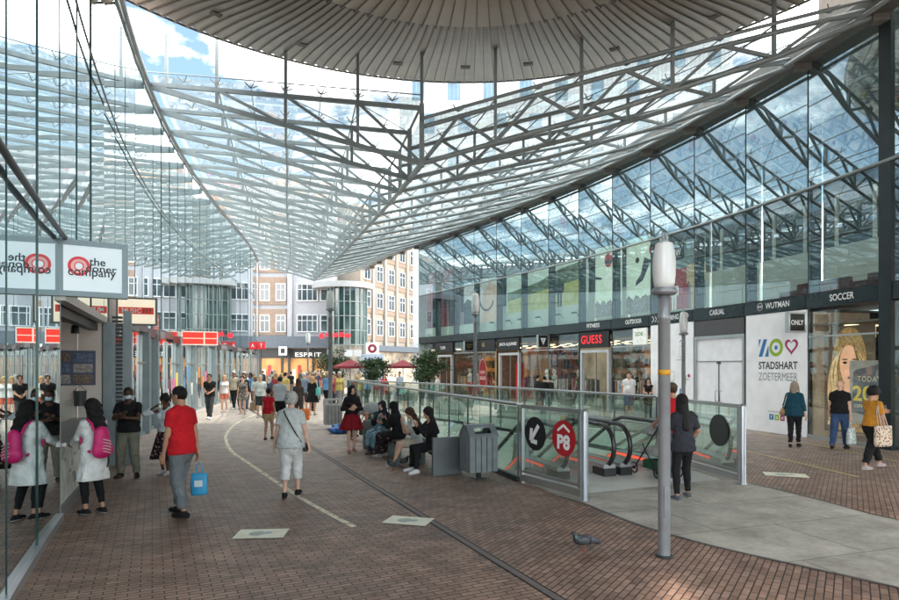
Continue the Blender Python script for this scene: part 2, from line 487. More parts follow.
    me = np_mesh('body', np.concatenate(vs)*s, np.concatenate(fs), [sk, mat('eye_dark', (.03, .02, .016), .35) if not mannequin else sk, mat('lips', (.33, .11, .09), .5) if not mannequin else sk], np.concatenate(ms))
    link_mesh('body', me, root)

    # ---- clothes
    if bottom:
        bk = bottom.get('kind', 'trousers'); g = bottom.get('g', .014); bm = bottom['mat']
        if bk in ('trousers', 'shorts', 'leggings'):
            t = bottom.get('cut', {'trousers': 1.96, 'shorts': .75, 'leggings': 1.93}[bk]); g2 = bottom.get('g2', g)
            def fb(P):
                L = []
                for i in (0, 1):
                    hip, kn, an = legs[i]
                    q = leg(P, i, g, g2=g2)
                    if bk == 'trousers':   # cloth breaks over the shoe and creases behind the knee
                        q = q+.006*np.sin(P[..., 2]*48+P[..., 0]*26+1.5*np.sin(P[..., 2]*13))*np.clip((.62-P[..., 2])*3, .25, 1)
                    L.append(legcut(P, q, i, t))
                hips = np.maximum(union([s_cap(P, at(-.05), at(.10), hipr+g, (hipr+waist)/2+g, .68)], .03), s_plane(P, at(.075), up))
                return union(L+[hips], .025)
            emit('trousers' if bk != 'shorts' else 'shorts', fb, mn-V((.2, .25, .1)), V((mx.x+.2, mx.y+.25, pz+.16)), [bm])
        elif bk == 'skirt':
            zt = bottom.get('top', .12); zh = bottom['hem']; hr_ = bottom.get('r', .30); mid = (legs[0][2]+legs[1][2])/2
            def fsk(P):
                ztop = pz+zt; t = np.clip((ztop-P[..., 2])/(ztop-zh), 0, 1)
                cx = pel.x+(mid.x-pel.x)*t; cy = pel.y+(mid.y-pel.y)*t*.8
                r = waist+.012+(hipr-waist+.02)*np.clip(t*4, 0, 1)+(hr_-hipr)*np.clip(t*1.25-.25, 0, 1)
                dx = P[..., 0]-cx; dy = (P[..., 1]-cy)/.74; a = np.arctan2(dy, dx)
                q = (np.sqrt(dx*dx+dy*dy)-r-t*.022*np.sin(a*8+1.3)-t*.012*np.sin(a*13))*.7
                return np.maximum(np.maximum(q, P[..., 2]-ztop), zh+.012*np.sin(a*5)-P[..., 2])
            emit('skirt', fsk, (-.5, -.5+min(0, mid.y), zh-.03), (.5, .5+max(0, mid.y), pz+zt+.04), [bm])
    if top:
        g = top.get('g', .016); sl = top.get('sleeve', .55); hem = top.get('hem', -.06); ga = top.get('ga', g); tm = top['mat']
        nk = top.get('neck', .075); hg = max(g, bottom.get('g', .014) if bottom else 0)
        def ft(P):
            L = [torso(P, g, False)]
            if top.get('skirt'):      # coat or tunic that runs on over the hips
                zh = pz+hem; hr_ = top['skirt']; mid = pel
                t = np.clip((pz+.16-P[..., 2])/(pz+.16-zh), 0, 1); r = waist+g+.01+(hr_-waist)*t
                dx = P[..., 0]-pel.x; dy = (P[..., 1]-pel.y)/.70; a = np.arctan2(dy, dx)
                q = np.maximum((np.sqrt(dx*dx+dy*dy)-r-t*.014*np.sin(a*7+.6))*.7, P[..., 2]-(pz+.18)); L.append(q)
            else:
                L.append(s_cap(P, at(-.08), at(.12), hipr+hg+.020, waist+g+.018, .74))
            b = union(L, .04)
            b = b+.005*np.sin(P[..., 2]*38+P[..., 0]*25)*np.clip(1-np.abs(P[..., 2]-pz-.12)*5, 0, 1)
            if h < .0145:      # slack folds running off the shoulders and round the waist
                b = b+.0045*np.sin(P[..., 0]*31+P[..., 2]*24+2.2*np.sin(P[..., 2]*9+X))*np.clip(1.25-np.abs(P[..., 2]-pz-.22)*2.6, 0, 1)+.0035*np.sin(P[..., 2]*47-P[..., 0]*19+P[..., 1]*22)
            b = np.maximum(b, -s_plane(P, at(hem), up))
            for i in (0, 1):
                if sl > 0:
                    q = armcut(P, arm(P, i, ga), i, sl); b = smin(b, q, .03)
            b = np.maximum(b, -s_ell(P, at(.56, .035), (nk, nk+.02, .10)))
            return b
        emit(top.get('name', 'shirt'), ft, V((mn.x-.12, min(mn.y, -.3)-.12, pz+hem-.05)), V((mx.x+.12, max(mx.y, .3)+.12, at(.62).z+.02)), [tm])
    # ---- shoes
    for i in (0, 1):
        hip, kn, an = legs[i]; fz = an.z-.085
        tx = pose.get('toe', (-.12, .12))[i]; fd = V((math.sin(tx), math.cos(tx), -math.sin(tilt[i]))).normalized()
        b0 = V((an.x, an.y, fz)); 
        def fs_(P):
            k = pose.get('heel', 0)
            q = union([s_cap(P, b0+V((0, 0, .040))-fd*.05, b0+V((0, 0, .045))+fd*.05, .040, .043), s_cap(P, b0+V((0, 0, .035))+fd*.05, b0+V((0, 0, .028))+fd*.155, .044, .034), s_cap(P, b0+V((0, 0, .05)), b0+V((0, 0, .085)), .042, .038)], .025)
            nrm = V((0, 0, 1)) if tilt[i] == 0 else V((0, math.sin(tilt[i]), math.cos(tilt[i])))
            return np.maximum(np.maximum(q, -s_plane(P, b0+V((0, 0, .002)), nrm)), s_plane(P, b0+nrm*.098, nrm))
        cs = sole or shoes
        emit('shoe', fs_, b0-V((.2, .25, .12)), b0+V((.2, .25, .16)), [fabric(shoes, 'shoe'), mat('sole_%d' % int(cs[0]*99), cs, .6)], midx=lambda c, z0=fz: (c[:, 2] < z0+.024).astype(int), hh=min(h, .012) if h < .022 else h)
    # ---- hair, scarf, cap (modelled in the head's own frame)
    def onhead(nm, fn, lo, hi, mats, hh=None):
        hh2 = hh or (min(h*.7, .011) if h < .022 else .02)
        P_, l_ = grid(lo, hi, hh2); v_, f_ = surface_nets(fn(P_), l_, hh2)
        if len(f_) == 0: return
        link_mesh(nm, np_mesh(nm, (v_@RH.T*1.05+A(hc))*s, f_, mats), root)
    hk, hcol = hair
    hm_ = hair_mat(hcol, HAIR[hcol]) if isinstance(hcol, str) else fabric(hcol)
    face = lambda P: s_ell(P, (0, .115, -.035), (.068, .075, .098))
    if hk in ('short', 'crop', 'curly', 'bun', 'long', 'bob', 'wavy', 'pony'):
        th = {'crop': .006, 'short': .010, 'curly': .034}.get(hk, .018)
        def fh(P):
            q = s_ell(P, (0, -.014, .030), (.074+th, .094+th, .092+th))
            if hk == 'curly': q = q+.008*np.sin(P[..., 0]*90)*np.sin(P[..., 1]*80)*np.sin(P[..., 2]*85)
            q = q+.0035*np.sin(P[..., 0]*120+P[..., 2]*40)*np.sin(P[..., 1]*90+P[..., 2]*70)
            q = np.maximum(q, -face(P)); q = np.maximum(q, -(P[..., 2]+.035+.55*np.clip(-P[..., 1], 0, .1))) if hk in ('short', 'crop', 'curly', 'bun', 'pony') else q
            q = np.maximum(q, (P[..., 1]*1.05-.012-P[..., 2])*.69) if hk in ('short', 'crop') else q
            if hk == 'bun': q = smin(q, s_ell(P, (0, -.09, .075), (.045, .045, .045)), .015)
            if hk == 'pony': q = smin(q, s_cap(P, (0, -.11, .03), (0, -.13, -.20), .03, .015), .02)
            if hk in ('long', 'bob', 'wavy'):
                Lh = {'bob': .17, 'long': .42, 'wavy': .36}[hk]; w = {'bob': .088, 'long': .085, 'wavy': .115}[hk]
                b = s_cap(P, (0, -.035, .0), (0, -.075, -Lh), w, w*.75, .62)
                if hk == 'wavy': b = b+.010*np.sin(P[..., 2]*55+P[..., 0]*40)
                for sx in (-1, 1):
                    b = smin(b, s_cap(P, (sx*.075, .0, .0), (sx*.10, .01, -Lh*.72), .030, .022), .02)
                b = b+.003*np.sin(P[..., 0]*170)
                q = smin(q, np.maximum(b, -face(P)), .02); q = np.maximum(q, -face(P))
            return q
        onhead('hair', fh, (-.24, -.24, -.56 if hk in ('long', 'wavy') else -.30), (.24, .16, .20), [hm_])
    elif hk == 'hijab':
        def fj(P):
            q = s_ell(P, (0, -.012, .022), (.094, .116, .112))
            q = smin(q, s_cap(P, (0, -.02, -.06), (0, -.02, -.15), .085, .10, .8), .04)
            q = smin(q, s_cap(P, (0, -.01, -.16), (0, .0, -.26), .12, .20, .72), .05)
            q = q+.004*np.sin(P[..., 2]*60+P[..., 0]*30)
            q = np.maximum(q, -s_cap(P, (0, .115, .018), (0, .115, -.04), .052, .048))
            q = np.maximum(q, -(P[..., 2]+.30+.3*np.abs(P[..., 0])*-1))
            return q
        onhead('headscarf', fj, (-.26, -.24, -.36), (.26, .26, .16), [hm_])
    if cap:
        def fc(P):
            q = np.maximum(s_ell(P, (0, -.012, .030), (.092, .110, .112)), -(P[..., 2]-.045))
            br = np.maximum(s_ell(P, (0, .11, .048), (.075, .095, .010)), -(P[..., 1]-.04)); return smin(q, br, .01)
        onhead('cap', fc, (-.13, -.16, .0), (.13, .24, .17), [fabric(cap)])
    if mask:
        def fm(P):
            q = s_ell(P, (0, .040, -.055), (.063, .077, .052)); return np.maximum(np.maximum(q, .045-P[..., 1]), np.abs(P[..., 2]+.055)-.04)
        onhead('face_mask', fm, (-.1, 0, -.14), (.1, .16, .04), [fabric((.55, .68, .75))])
    root['_h'] = s
    return root, dict(s=s, arms=arms, legs=legs, pel=pel, at=at, hc=hc, up=up, fw=fw)

def pw(root, p):
    """a point of a person's own 1.75 m frame in world coordinates"""
    return root_matrix(root) @ (V(p)*root['_h'])
# ------------------------------------------------------------------ plan of the place (metres; +Y away from the photographer)
_cR = np.polyfit([-4, 5, 15.3, 18.1, 22.6, 28.1, 35.4, 45, 55.6], [13.8, 12.5, 10.97, 10.5, 9.4, 7.0, 2.95, -2.25, -7.4], 4)
_cL = np.polyfit([0, 5.44, 10.7, 14.9, 19, 24.9, 32.8, 45, 52.4], [-1.1, -3.88, -6.56, -8.1, -9.7, -11.2, -13, -15, -16.8], 4)
def curve_pts(c, D0, D1, step):
    """points every `step` metres of arc along a wall line"""
    out = [(float(np.polyval(c, D0)), D0)]; D = D0; acc = 0; px = out[0][0]
    while D < D1:
        D += .01; x = float(np.polyval(c, D)); acc += math.hypot(x-px, .01); px = x
        if acc >= step: out.append((x, D)); acc = 0
    return out
RJ = curve_pts(_cR, 15.25, 57.0, 2.5)          # joints of the right facade, seen from the near dark post
RJn = [p for p in curve_pts(_cR, -6.7, 15.0, 2.5)]
LJ = curve_pts(_cL, 1.0, 53.5, 1.62)
EAVE = 11.2

# materials
STEEL = mat('steel_blue_grey', (.29, .335, .345), .45, .1, var=.15, scale=2)
STEELL = mat('steel_light', (.34, .37, .38), .38, .4, var=.1, scale=2)
ALU = mat('aluminium', (.50, .52, .53), .32, .85, var=.06, scale=3)
STAIN = mat('stainless', (.36, .37, .38), .34, .9, var=.05, scale=5)
DARK = mat('dark_teal_metal', (.018, .028, .032), .38, .2, var=.2, scale=2)
BAND = mat('dark_band', (.010, .020, .023), .25, .0, var=.2, scale=2)
BLACK = mat('black_panel', (.012, .012, .013), .4, var=.2)
GREYP = mat('grey_post', (.25, .30, .32), .45, .1, var=.12, scale=3)
WHITEP = mat('white_panel', (.86, .87, .90), .45, var=.06, scale=2.5)
WHITET = mat('white_letters', (.85, .86, .86), .5, var=.02)
MIRROR = None
def mirror_glass():
    m = bpy.data.materials.new('mirror_glass'); m.use_nodes = True; nt = m.node_tree; b = nt.nodes['Principled BSDF']
    b.inputs['Metallic'].default_value = 1.0; b.inputs['Roughness'].default_value = 0.0
    n = nt.nodes.new('ShaderNodeTexNoise'); n.inputs['Scale'].default_value = .35
    tc = nt.nodes.new('ShaderNodeTexCoord'); nt.links.new(tc.outputs['Object'], n.inputs['Vector'])
    r = nt.nodes.new('ShaderNodeValToRGB'); r.color_ramp.elements[0].color = (.60, .73, .755, 1); r.color_ramp.elements[1].color = (.71, .82, .84, 1)
    nt.links.new(n.outputs['Fac'], r.inputs['Fac']); nt.links.new(r.outputs['Color'], b.inputs['Base Color'])
    n2 = nt.nodes.new('ShaderNodeTexNoise'); n2.inputs['Scale'].default_value = .55; n2.inputs['Detail'].default_value = 1
    nt.links.new(tc.outputs['Object'], n2.inputs['Vector'])
    bp = nt.nodes.new('ShaderNodeBump'); bp.inputs['Strength'].default_value = .025; bp.inputs['Distance'].default_value = .05
    nt.links.new(n2.outputs['Fac'], bp.inputs['Height']); nt.links.new(bp.outputs['Normal'], b.inputs['Normal'])
    return m
MIRROR = mirror_glass()
FACADE = glass_mat('facade_glass', (.86, .94, .92), .15, .46, tintgloss=(.76, .89, .95))
FACADEL = glass_mat('facade_glass_low', (.84, .88, .86), .04, .17, tintgloss=(.76, .89, .95))
SHOPG = glass_mat('shop_glass', (.95, .98, .96), .01, .11)
RAILG = glass_mat('railing_glass', (.84, .93, .90), .04, .45)
ROOFG = glass_mat('roof_glass', (.90, .94, .94), .03, .5, milk=.10)

# ------------------------------------------------------------------ ground
def ground_mat():
    m = bpy.data.materials.new('brick_paving'); m.use_nodes = True; nt = m.node_tree; b = nt.nodes['Principled BSDF']; L = nt.links
    tc = nt.nodes.new('ShaderNodeTexCoord')
    def bricks(rot):
        mp = nt.nodes.new('ShaderNodeMapping'); mp.inputs['Rotation'].default_value = (0, 0, rot); L.new(tc.outputs['Object'], mp.inputs['Vector'])
        bt = nt.nodes.new('ShaderNodeTexBrick'); L.new(mp.outputs['Vector'], bt.inputs['Vector'])
        bt.inputs['Scale'].default_value = 1; bt.inputs['Brick Width'].default_value = .205; bt.inputs['Row Height'].default_value = .072
        bt.inputs['Mortar Size'].default_value = .0068; bt.inputs['Mortar Smooth'].default_value = .25; bt.inputs['Bias'].default_value = 0
        bt.inputs['Color1'].default_value = (.28, .168, .118, 1); bt.inputs['Color2'].default_value = (.42, .275, .205, 1); bt.inputs['Mortar'].default_value = (.026, .020, .018, 1)
        return bt
    b1, b2 = bricks(-.46), bricks(-.98)
    sep = nt.nodes.new('ShaderNodeSeparateXYZ'); L.new(tc.outputs['Object'], sep.inputs[0])
    # the two fields of paving meet along the drainage channel
    mm = nt.nodes.new('ShaderNodeMath'); mm.operation = 'MULTIPLY_ADD'; mm.inputs[1].default_value = .451; mm.inputs[2].default_value = -3.457
    L.new(sep.outputs['Y'], mm.inputs[0])
    ad = nt.nodes.new('ShaderNodeMath'); ad.operation = 'ADD'; L.new(sep.outputs['X'], ad.inputs[0]); L.new(mm.outputs[0], ad.inputs[1])
    gt = nt.nodes.new('ShaderNodeMath'); gt.operation = 'GREATER_THAN'; gt.inputs[1].default_value = 0; L.new(ad.outputs[0], gt.inputs[0])
    mx = nt.nodes.new('ShaderNodeMix'); mx.data_type = 'RGBA'
    L.new(gt.outputs[0], mx.inputs['Factor']); L.new(b1.outputs['Color'], mx.inputs[6]); L.new(b2.outputs['Color'], mx.inputs[7])
    mf = nt.nodes.new('ShaderNodeMix'); L.new(gt.outputs[0], mf.inputs['Factor']); L.new(b1.outputs['Fac'], mf.inputs[2]); L.new(b2.outputs['Fac'], mf.inputs[3])
    n = nt.nodes.new('ShaderNodeTexNoise'); n.inputs['Scale'].default_value = .55; n.inputs['Detail'].default_value = 8; n.inputs['Roughness'].default_value = .65
    L.new(tc.outputs['Object'], n.inputs['Vector'])
    r = nt.nodes.new('ShaderNodeValToRGB'); r.color_ramp.elements[0].position = .32; r.color_ramp.elements[1].position = .68
    r.color_ramp.elements[0].color = (.58, .56, .55, 1); r.color_ramp.elements[1].color = (1.15, 1.13, 1.13, 1); L.new(n.outputs['Fac'], r.inputs['Fac'])
    # paler with distance: sunlight on the far street is put into the colour
    m1 = nt.nodes.new('ShaderNodeMix'); m1.data_type = 'RGBA'; m1.blend_type = 'MULTIPLY'; m1.inputs['Factor'].default_value = 1
    L.new(mx.outputs[2], m1.inputs[6]); L.new(r.outputs['Color'], m1.inputs[7])
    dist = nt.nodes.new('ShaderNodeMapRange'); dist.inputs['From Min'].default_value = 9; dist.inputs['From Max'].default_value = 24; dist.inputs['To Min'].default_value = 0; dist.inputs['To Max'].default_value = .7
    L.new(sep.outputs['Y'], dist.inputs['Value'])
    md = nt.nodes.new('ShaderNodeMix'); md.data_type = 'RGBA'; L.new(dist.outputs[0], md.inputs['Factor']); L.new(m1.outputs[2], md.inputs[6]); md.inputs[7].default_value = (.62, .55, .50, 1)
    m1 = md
    # patches of relaid and of dirtier bricks
    nb = nt.nodes.new('ShaderNodeTexNoise'); nb.inputs['Scale'].default_value = 2.6; nb.inputs['Detail'].default_value = 10; nb.inputs['Roughness'].default_value = .75; L.new(tc.outputs['Object'], nb.inputs['Vector'])
    rb = nt.nodes.new('ShaderNodeValToRGB'); rb.color_ramp.elements[0].position = .34; rb.color_ramp.elements[1].position = .60; rb.color_ramp.elements[0].color = (.50, .48, .47, 1); rb.color_ramp.elements[1].color = (1.06, 1.05, 1.04, 1); L.new(nb.outputs['Fac'], rb.inputs['Fac'])
    mb_ = nt.nodes.new('ShaderNodeMix'); mb_.data_type = 'RGBA'; mb_.blend_type = 'MULTIPLY'; mb_.inputs['Factor'].default_value = 1; L.new(m1.outputs[2], mb_.inputs[6]); L.new(rb.outputs['Color'], mb_.inputs[7]); m1 = mb_
    # dark stains and gum spots
    v = nt.nodes.new('ShaderNodeTexVoronoi'); v.inputs['Scale'].default_value = 2.4; L.new(tc.outputs['Object'], v.inputs['Vector'])
    rs = nt.nodes.new('ShaderNodeValToRGB'); rs.color_ramp.elements[0].position = .055; rs.color_ramp.elements[1].position = .085
    rs.color_ramp.elements[0].color = (.55, .55, .55, 1); rs.color_ramp.elements[1].color = (1, 1, 1, 1); L.new(v.outputs['Distance'], rs.inputs['Fac'])
    m2 = nt.nodes.new('ShaderNodeMix'); m2.data_type = 'RGBA'; m2.blend_type = 'MULTIPLY'; m2.inputs['Factor'].default_value = 1
    L.new(m1.outputs[2], m2.inputs[6]); L.new(rs.outputs['Color'], m2.inputs[7])
    L.new(m2.outputs[2], b.inputs['Base Color'])
    mr = nt.nodes.new('ShaderNodeMapRange'); mr.inputs['To Min'].default_value = .38; mr.inputs['To Max'].default_value = .7; L.new(n.outputs['Fac'], mr.inputs['Value']); L.new(mr.outputs[0], b.inputs['Roughness'])
    bp = nt.nodes.new('ShaderNodeBump'); bp.invert = True; bp.inputs['Strength'].default_value = .6; bp.inputs['Distance'].default_value = .006
    L.new(mf.outputs[0], bp.inputs['Height']); L.new(bp.outputs['Normal'], b.inputs['Normal'])
    return m

def smooth_poly(pts, n=10):
    out = []
    for i in range(len(pts)-1):
        p0 = pts[max(i-1, 0)]; p1 = pts[i]; p2 = pts[i+1]; p3 = pts[min(i+2, len(pts)-1)]
        for k in range(n):
            t = k/n
            out.append(tuple(.5*((2*p1[j])+(-p0[j]+p2[j])*t+(2*p0[j]-5*p1[j]+4*p2[j]-p3[j])*t*t+(-p0[j]+3*p1[j]-3*p2[j]+p3[j])*t**3) for j in range(len(p1))))
    out.append(tuple(pts[-1])); return out

PIT_L0, PIT_L1 = (1.32, 10.87), (-5.1, 30.0)     # near (left) balustrade
PIT_BACK = smooth_poly([(4.83, 13.4), (4.13, 14.9), (1.05, 21.0), (-2.0, 25.6), (-5.1, 30.0)], 5)
# opening in the ground: starts where the escalators break the floor
PIT = [(1.20, 12.45), (4.55, 13.2), (4.83, 13.4)][:2]+[(x-.06, y-.03) for x, y in PIT_BACK]+[(-5.0, 29.9)]
PIT = [(1.02, 12.2), (4.75, 13.1)]+[(x-.10, y-.02) for x, y in PIT_BACK[1:-1]]+[(-4.95, 29.6)]

def ground():
    bm = bmesh.new()
    B = 320
    def loop(pts):
        vs = [bm.verts.new((x, y, 0)) for x, y in pts]
        return [bm.edges.new((vs[i], vs[(i+1) % len(vs)])) for i in range(len(vs))]
    e = loop([(-B, -60), (B, -60), (B, B), (-B, B)])+loop(PIT)
    bmesh.ops.triangle_fill(bm, use_beauty=True, use_dissolve=False, edges=e)
    bmesh.ops.recalc_face_normals(bm, faces=bm.faces)
    for f in bm.faces:
        if f.normal.z < 0: f.normal_flip()
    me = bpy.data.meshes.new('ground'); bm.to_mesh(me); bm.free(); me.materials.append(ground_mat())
    tag(link_mesh('ground', me), kind='structure')
    # the lower level seen through the railing: pale tiled walls and floor
    pw_ = mat('pit_tiles', (.55, .60, .55), .4, var=.05, scale=1.5, emit=.35); pf = mat('pit_floor', (.42, .44, .42), .4, var=.08)  # tile walls get a glow of their own in place of light below
    mb = MB(); n = len(PIT)
    for i in range(n):
        a, b_ = PIT[i], PIT[(i+1) % n]
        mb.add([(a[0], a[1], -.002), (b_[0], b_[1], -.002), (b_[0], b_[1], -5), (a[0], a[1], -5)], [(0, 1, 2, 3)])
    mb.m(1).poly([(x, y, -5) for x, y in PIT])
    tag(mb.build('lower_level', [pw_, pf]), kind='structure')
ground()

def flat(name, pts, z, m, kind='structure'):
    o = MB().poly([(x, y, z) for x, y in pts]).build(name, m); return tag(o, kind=kind)
def conc_mat():
    m = mat('concrete_slabs', (.47, .44, .385), .7, var=.12, scale=14, bump=.15); nt = m.node_tree; b = nt.nodes['Principled BSDF']; L = nt.links
    tc = nt.nodes.new('ShaderNodeTexCoord'); mp = nt.nodes.new('ShaderNodeMapping'); mp.inputs['Rotation'].default_value = (0, 0, -.32); L.new(tc.outputs['Object'], mp.inputs['Vector'])
    bt = nt.nodes.new('ShaderNodeTexBrick'); L.new(mp.outputs[0], bt.inputs['Vector']); bt.inputs['Scale'].default_value = 1; bt.inputs['Brick Width'].default_value = 1.9; bt.inputs['Row Height'].default_value = 1.25; bt.inputs['Mortar Size'].default_value = .007
    bt.inputs['Color1'].default_value = (.86, .86, .86, 1); bt.inputs['Color2'].default_value = (1.06, 1.06, 1.05, 1); bt.inputs['Mortar'].default_value = (.30, .29, .28, 1)
    n = nt.nodes.new('ShaderNodeTexNoise'); n.inputs['Scale'].default_value = 1.1; n.inputs['Detail'].default_value = 9; n.inputs['Roughness'].default_value = .7; L.new(tc.outputs['Object'], n.inputs['Vector'])
    r = nt.nodes.new('ShaderNodeValToRGB'); r.color_ramp.elements[0].position = .36; r.color_ramp.elements[1].position = .62; r.color_ramp.elements[0].color = (.58, .57, .55, 1); r.color_ramp.elements[1].color = (1.05, 1.05, 1.05, 1); L.new(n.outputs['Fac'], r.inputs['Fac'])
    src = b.inputs['Base Color'].links[0].from_socket
    a = nt.nodes.new('ShaderNodeMix'); a.data_type = 'RGBA'; a.blend_type = 'MULTIPLY'; a.inputs['Factor'].default_value = 1; L.new(src, a.inputs[6]); L.new(bt.outputs['Color'], a.inputs[7])
    c = nt.nodes.new('ShaderNodeMix'); c.data_type = 'RGBA'; c.blend_type = 'MULTIPLY'; c.inputs['Factor'].default_value = 1; L.new(a.outputs[2], c.inputs[6]); L.new(r.outputs['Color'], c.inputs[7]); L.new(c.outputs[2], b.inputs['Base Color'])
    return m
apron = smooth_poly([(1.78, 9.75), (2.06, 9.28), (2.53, 8.0), (3.15, 7.0), (4.29, 5.73), (5.3, 4.3), (6.4, 2.6)], 4)+[(9.6, 4.2), (8.2, 6.2)]+smooth_poly([(7.2, 7.4), (6.18, 8.26), (5.85, 9.5), (5.45, 10.9)], 4)+[(4.9, 13.2), (1.05, 12.18)]
flat('concrete_apron', apron, .004, conc_mat())
edge = smooth_poly([(1.78, 9.75), (2.06, 9.28), (2.53, 8.0), (3.15, 7.0), (4.29, 5.73), (5.3, 4.3), (6.4, 2.6)], 4)
EDGE_PTS = [edge, smooth_poly([(7.2, 7.4), (6.18, 8.26), (5.85, 9.5), (5.45, 10.9)], 4)]
flat('entrance_floor', [(1.55, 10.75), (2.35, 9.98), (5.05, 11.2), (4.85, 12.95), (4.55, 13.05), (1.1, 12.15)], .008, mat('pale_floor', (.55, .54, .50), .38, var=.12, scale=2))
# painted lines
def stripe(name, pts, w, z, m):
    mb = MB(); P = [V((x, y)) for x, y in pts]
    for i in range(len(P)-1):
        d = (P[i+1]-P[i]).normalized(); n_ = V((-d.y, d.x))*w/2
        mb.poly([(P[i]-n_).to_3d()+V((0, 0, z)), (P[i]+n_).to_3d()+V((0, 0, z)), (P[i+1]+n_).to_3d()+V((0, 0, z)), (P[i+1]-n_).to_3d()+V((0, 0, z))])
    return tag(mb.build(name, m), kind='structure')
def paint_mat(name, col):
    """thin worn road paint: the paving shows through where it is rubbed off"""
    m = mat(name, col, .6, var=.1); nt = m.node_tree; b = nt.nodes['Principled BSDF']
    n = nt.nodes.new('ShaderNodeTexNoise'); n.inputs['Scale'].default_value = 9; n.inputs['Detail'].default_value = 6
    tc = nt.nodes.new('ShaderNodeTexCoord'); nt.links.new(tc.outputs['Object'], n.inputs['Vector'])
    r = nt.nodes.new('ShaderNodeValToRGB'); r.color_ramp.elements[0].position = .36; r.color_ramp.elements[1].position = .5
    r.color_ramp.elements[0].color = (.35, .35, .35, 1); r.color_ramp.elements[1].color = (1, 1, 1, 1)
    nt.links.new(n.outputs['Fac'], r.inputs['Fac']); nt.links.new(r.outputs['Color'], b.inputs['Alpha'])
    return m
LINEM = paint_mat('line_paint', (.78, .70, .52))
stripe('road_marking', smooth_poly([G(*p) for p in ((268, 409), (252, 416), (236, 424), (227, 434), (227, 442), (233, 452), (246, 461), (300, 497), (355, 527))], 8), .085, .004, LINEM)
stripe('road_marking', [G(730, 447), G(859, 477)], .07, .0075, mat('line_paint_yellow', (.60, .50, .20), .6, var=.25))
stripe('road_marking', [G(758, 433), G(899, 462)], .07, .0075, mat('line_paint_yellow', (.60, .50, .20)))
for e_ in EDGE_PTS: stripe('kerb_strip', e_, .05, .0065, mat('edge_strip', (.10, .095, .09), .5, var=.2))
# drainage channel
dd = V((.4110, -.9116)); nd = V((.9116, .4110)); c0 = V(G(300, 440))
mb = MB()
for off, w in ((-.05, .02), (.05, .02)):
    a = c0+nd*off-dd*16; b_ = c0+nd*off+dd*15; n_ = nd*w/2
    mb.poly([(*(a-n_), .003), (*(b_-n_), .003), (*(b_+n_), .003), (*(a+n_), .003)])
a = c0-dd*16; b_ = c0+dd*15; n_ = nd*.038
mb.m(1).poly([(*(a-n_), .0045), (*(b_-n_), .0045), (*(b_+n_), .0045), (*(a+n_), .0045)])
tag(mb.build('drainage_channel', [mat('drain_slot', (.012, .012, .012), .7), mat('drain_cover', (.13, .10, .095), .5, var=.2, scale=3)]), kind='structure')

# floor stickers
def sticker(px, py, rz, label, w=.62, hgt=.42):
    x, y = G(px, py)
    t = thing('floor_sticker', label, 'floor sticker', (x, y, 0), rz, 'pale yellow distance stickers on the paving')
    pl = Plane((x-math.cos(rz)*w/2+math.sin(rz)*hgt/2, y-math.sin(rz)*w/2-math.cos(rz)*hgt/2, .009), (math.cos(rz), math.sin(rz), 0), (-math.sin(rz), math.cos(rz), 0))
    mb = MB(); mb.poly([pl.p(0, 0), pl.p(w, 0), pl.p(w, hgt), pl.p(0, hgt)])
    mb.m(1).poly(disc2d(pl, w*.42, hgt*.5, w*.17, hgt*.24, .002)); mb.poly(disc2d(pl, w*.62, hgt*.55, w*.09, hgt*.15, .0025))
    mb.m(2).add(*ring2d(pl, w*.42, hgt*.5, w*.06, w*.09, .004))
    mb.build('printed_sheet', [mat('sticker_paper', (.82, .79, .62), .5, var=.10, scale=6), mat('sticker_print', (.40, .47, .46), .5, var=.3, scale=12), mat('sticker_dark', (.55, .50, .22), .5)], t)
sticker(262, 534, .08, 'pale yellow sticker on the paving nearest the woman in white')
sticker(409, 521, -.28, 'pale yellow sticker on the paving beside the drain and the end of the curved line')
sticker(786, 475, -.35, 'yellow sticker on the paving before the white hoarding', .75, .45)

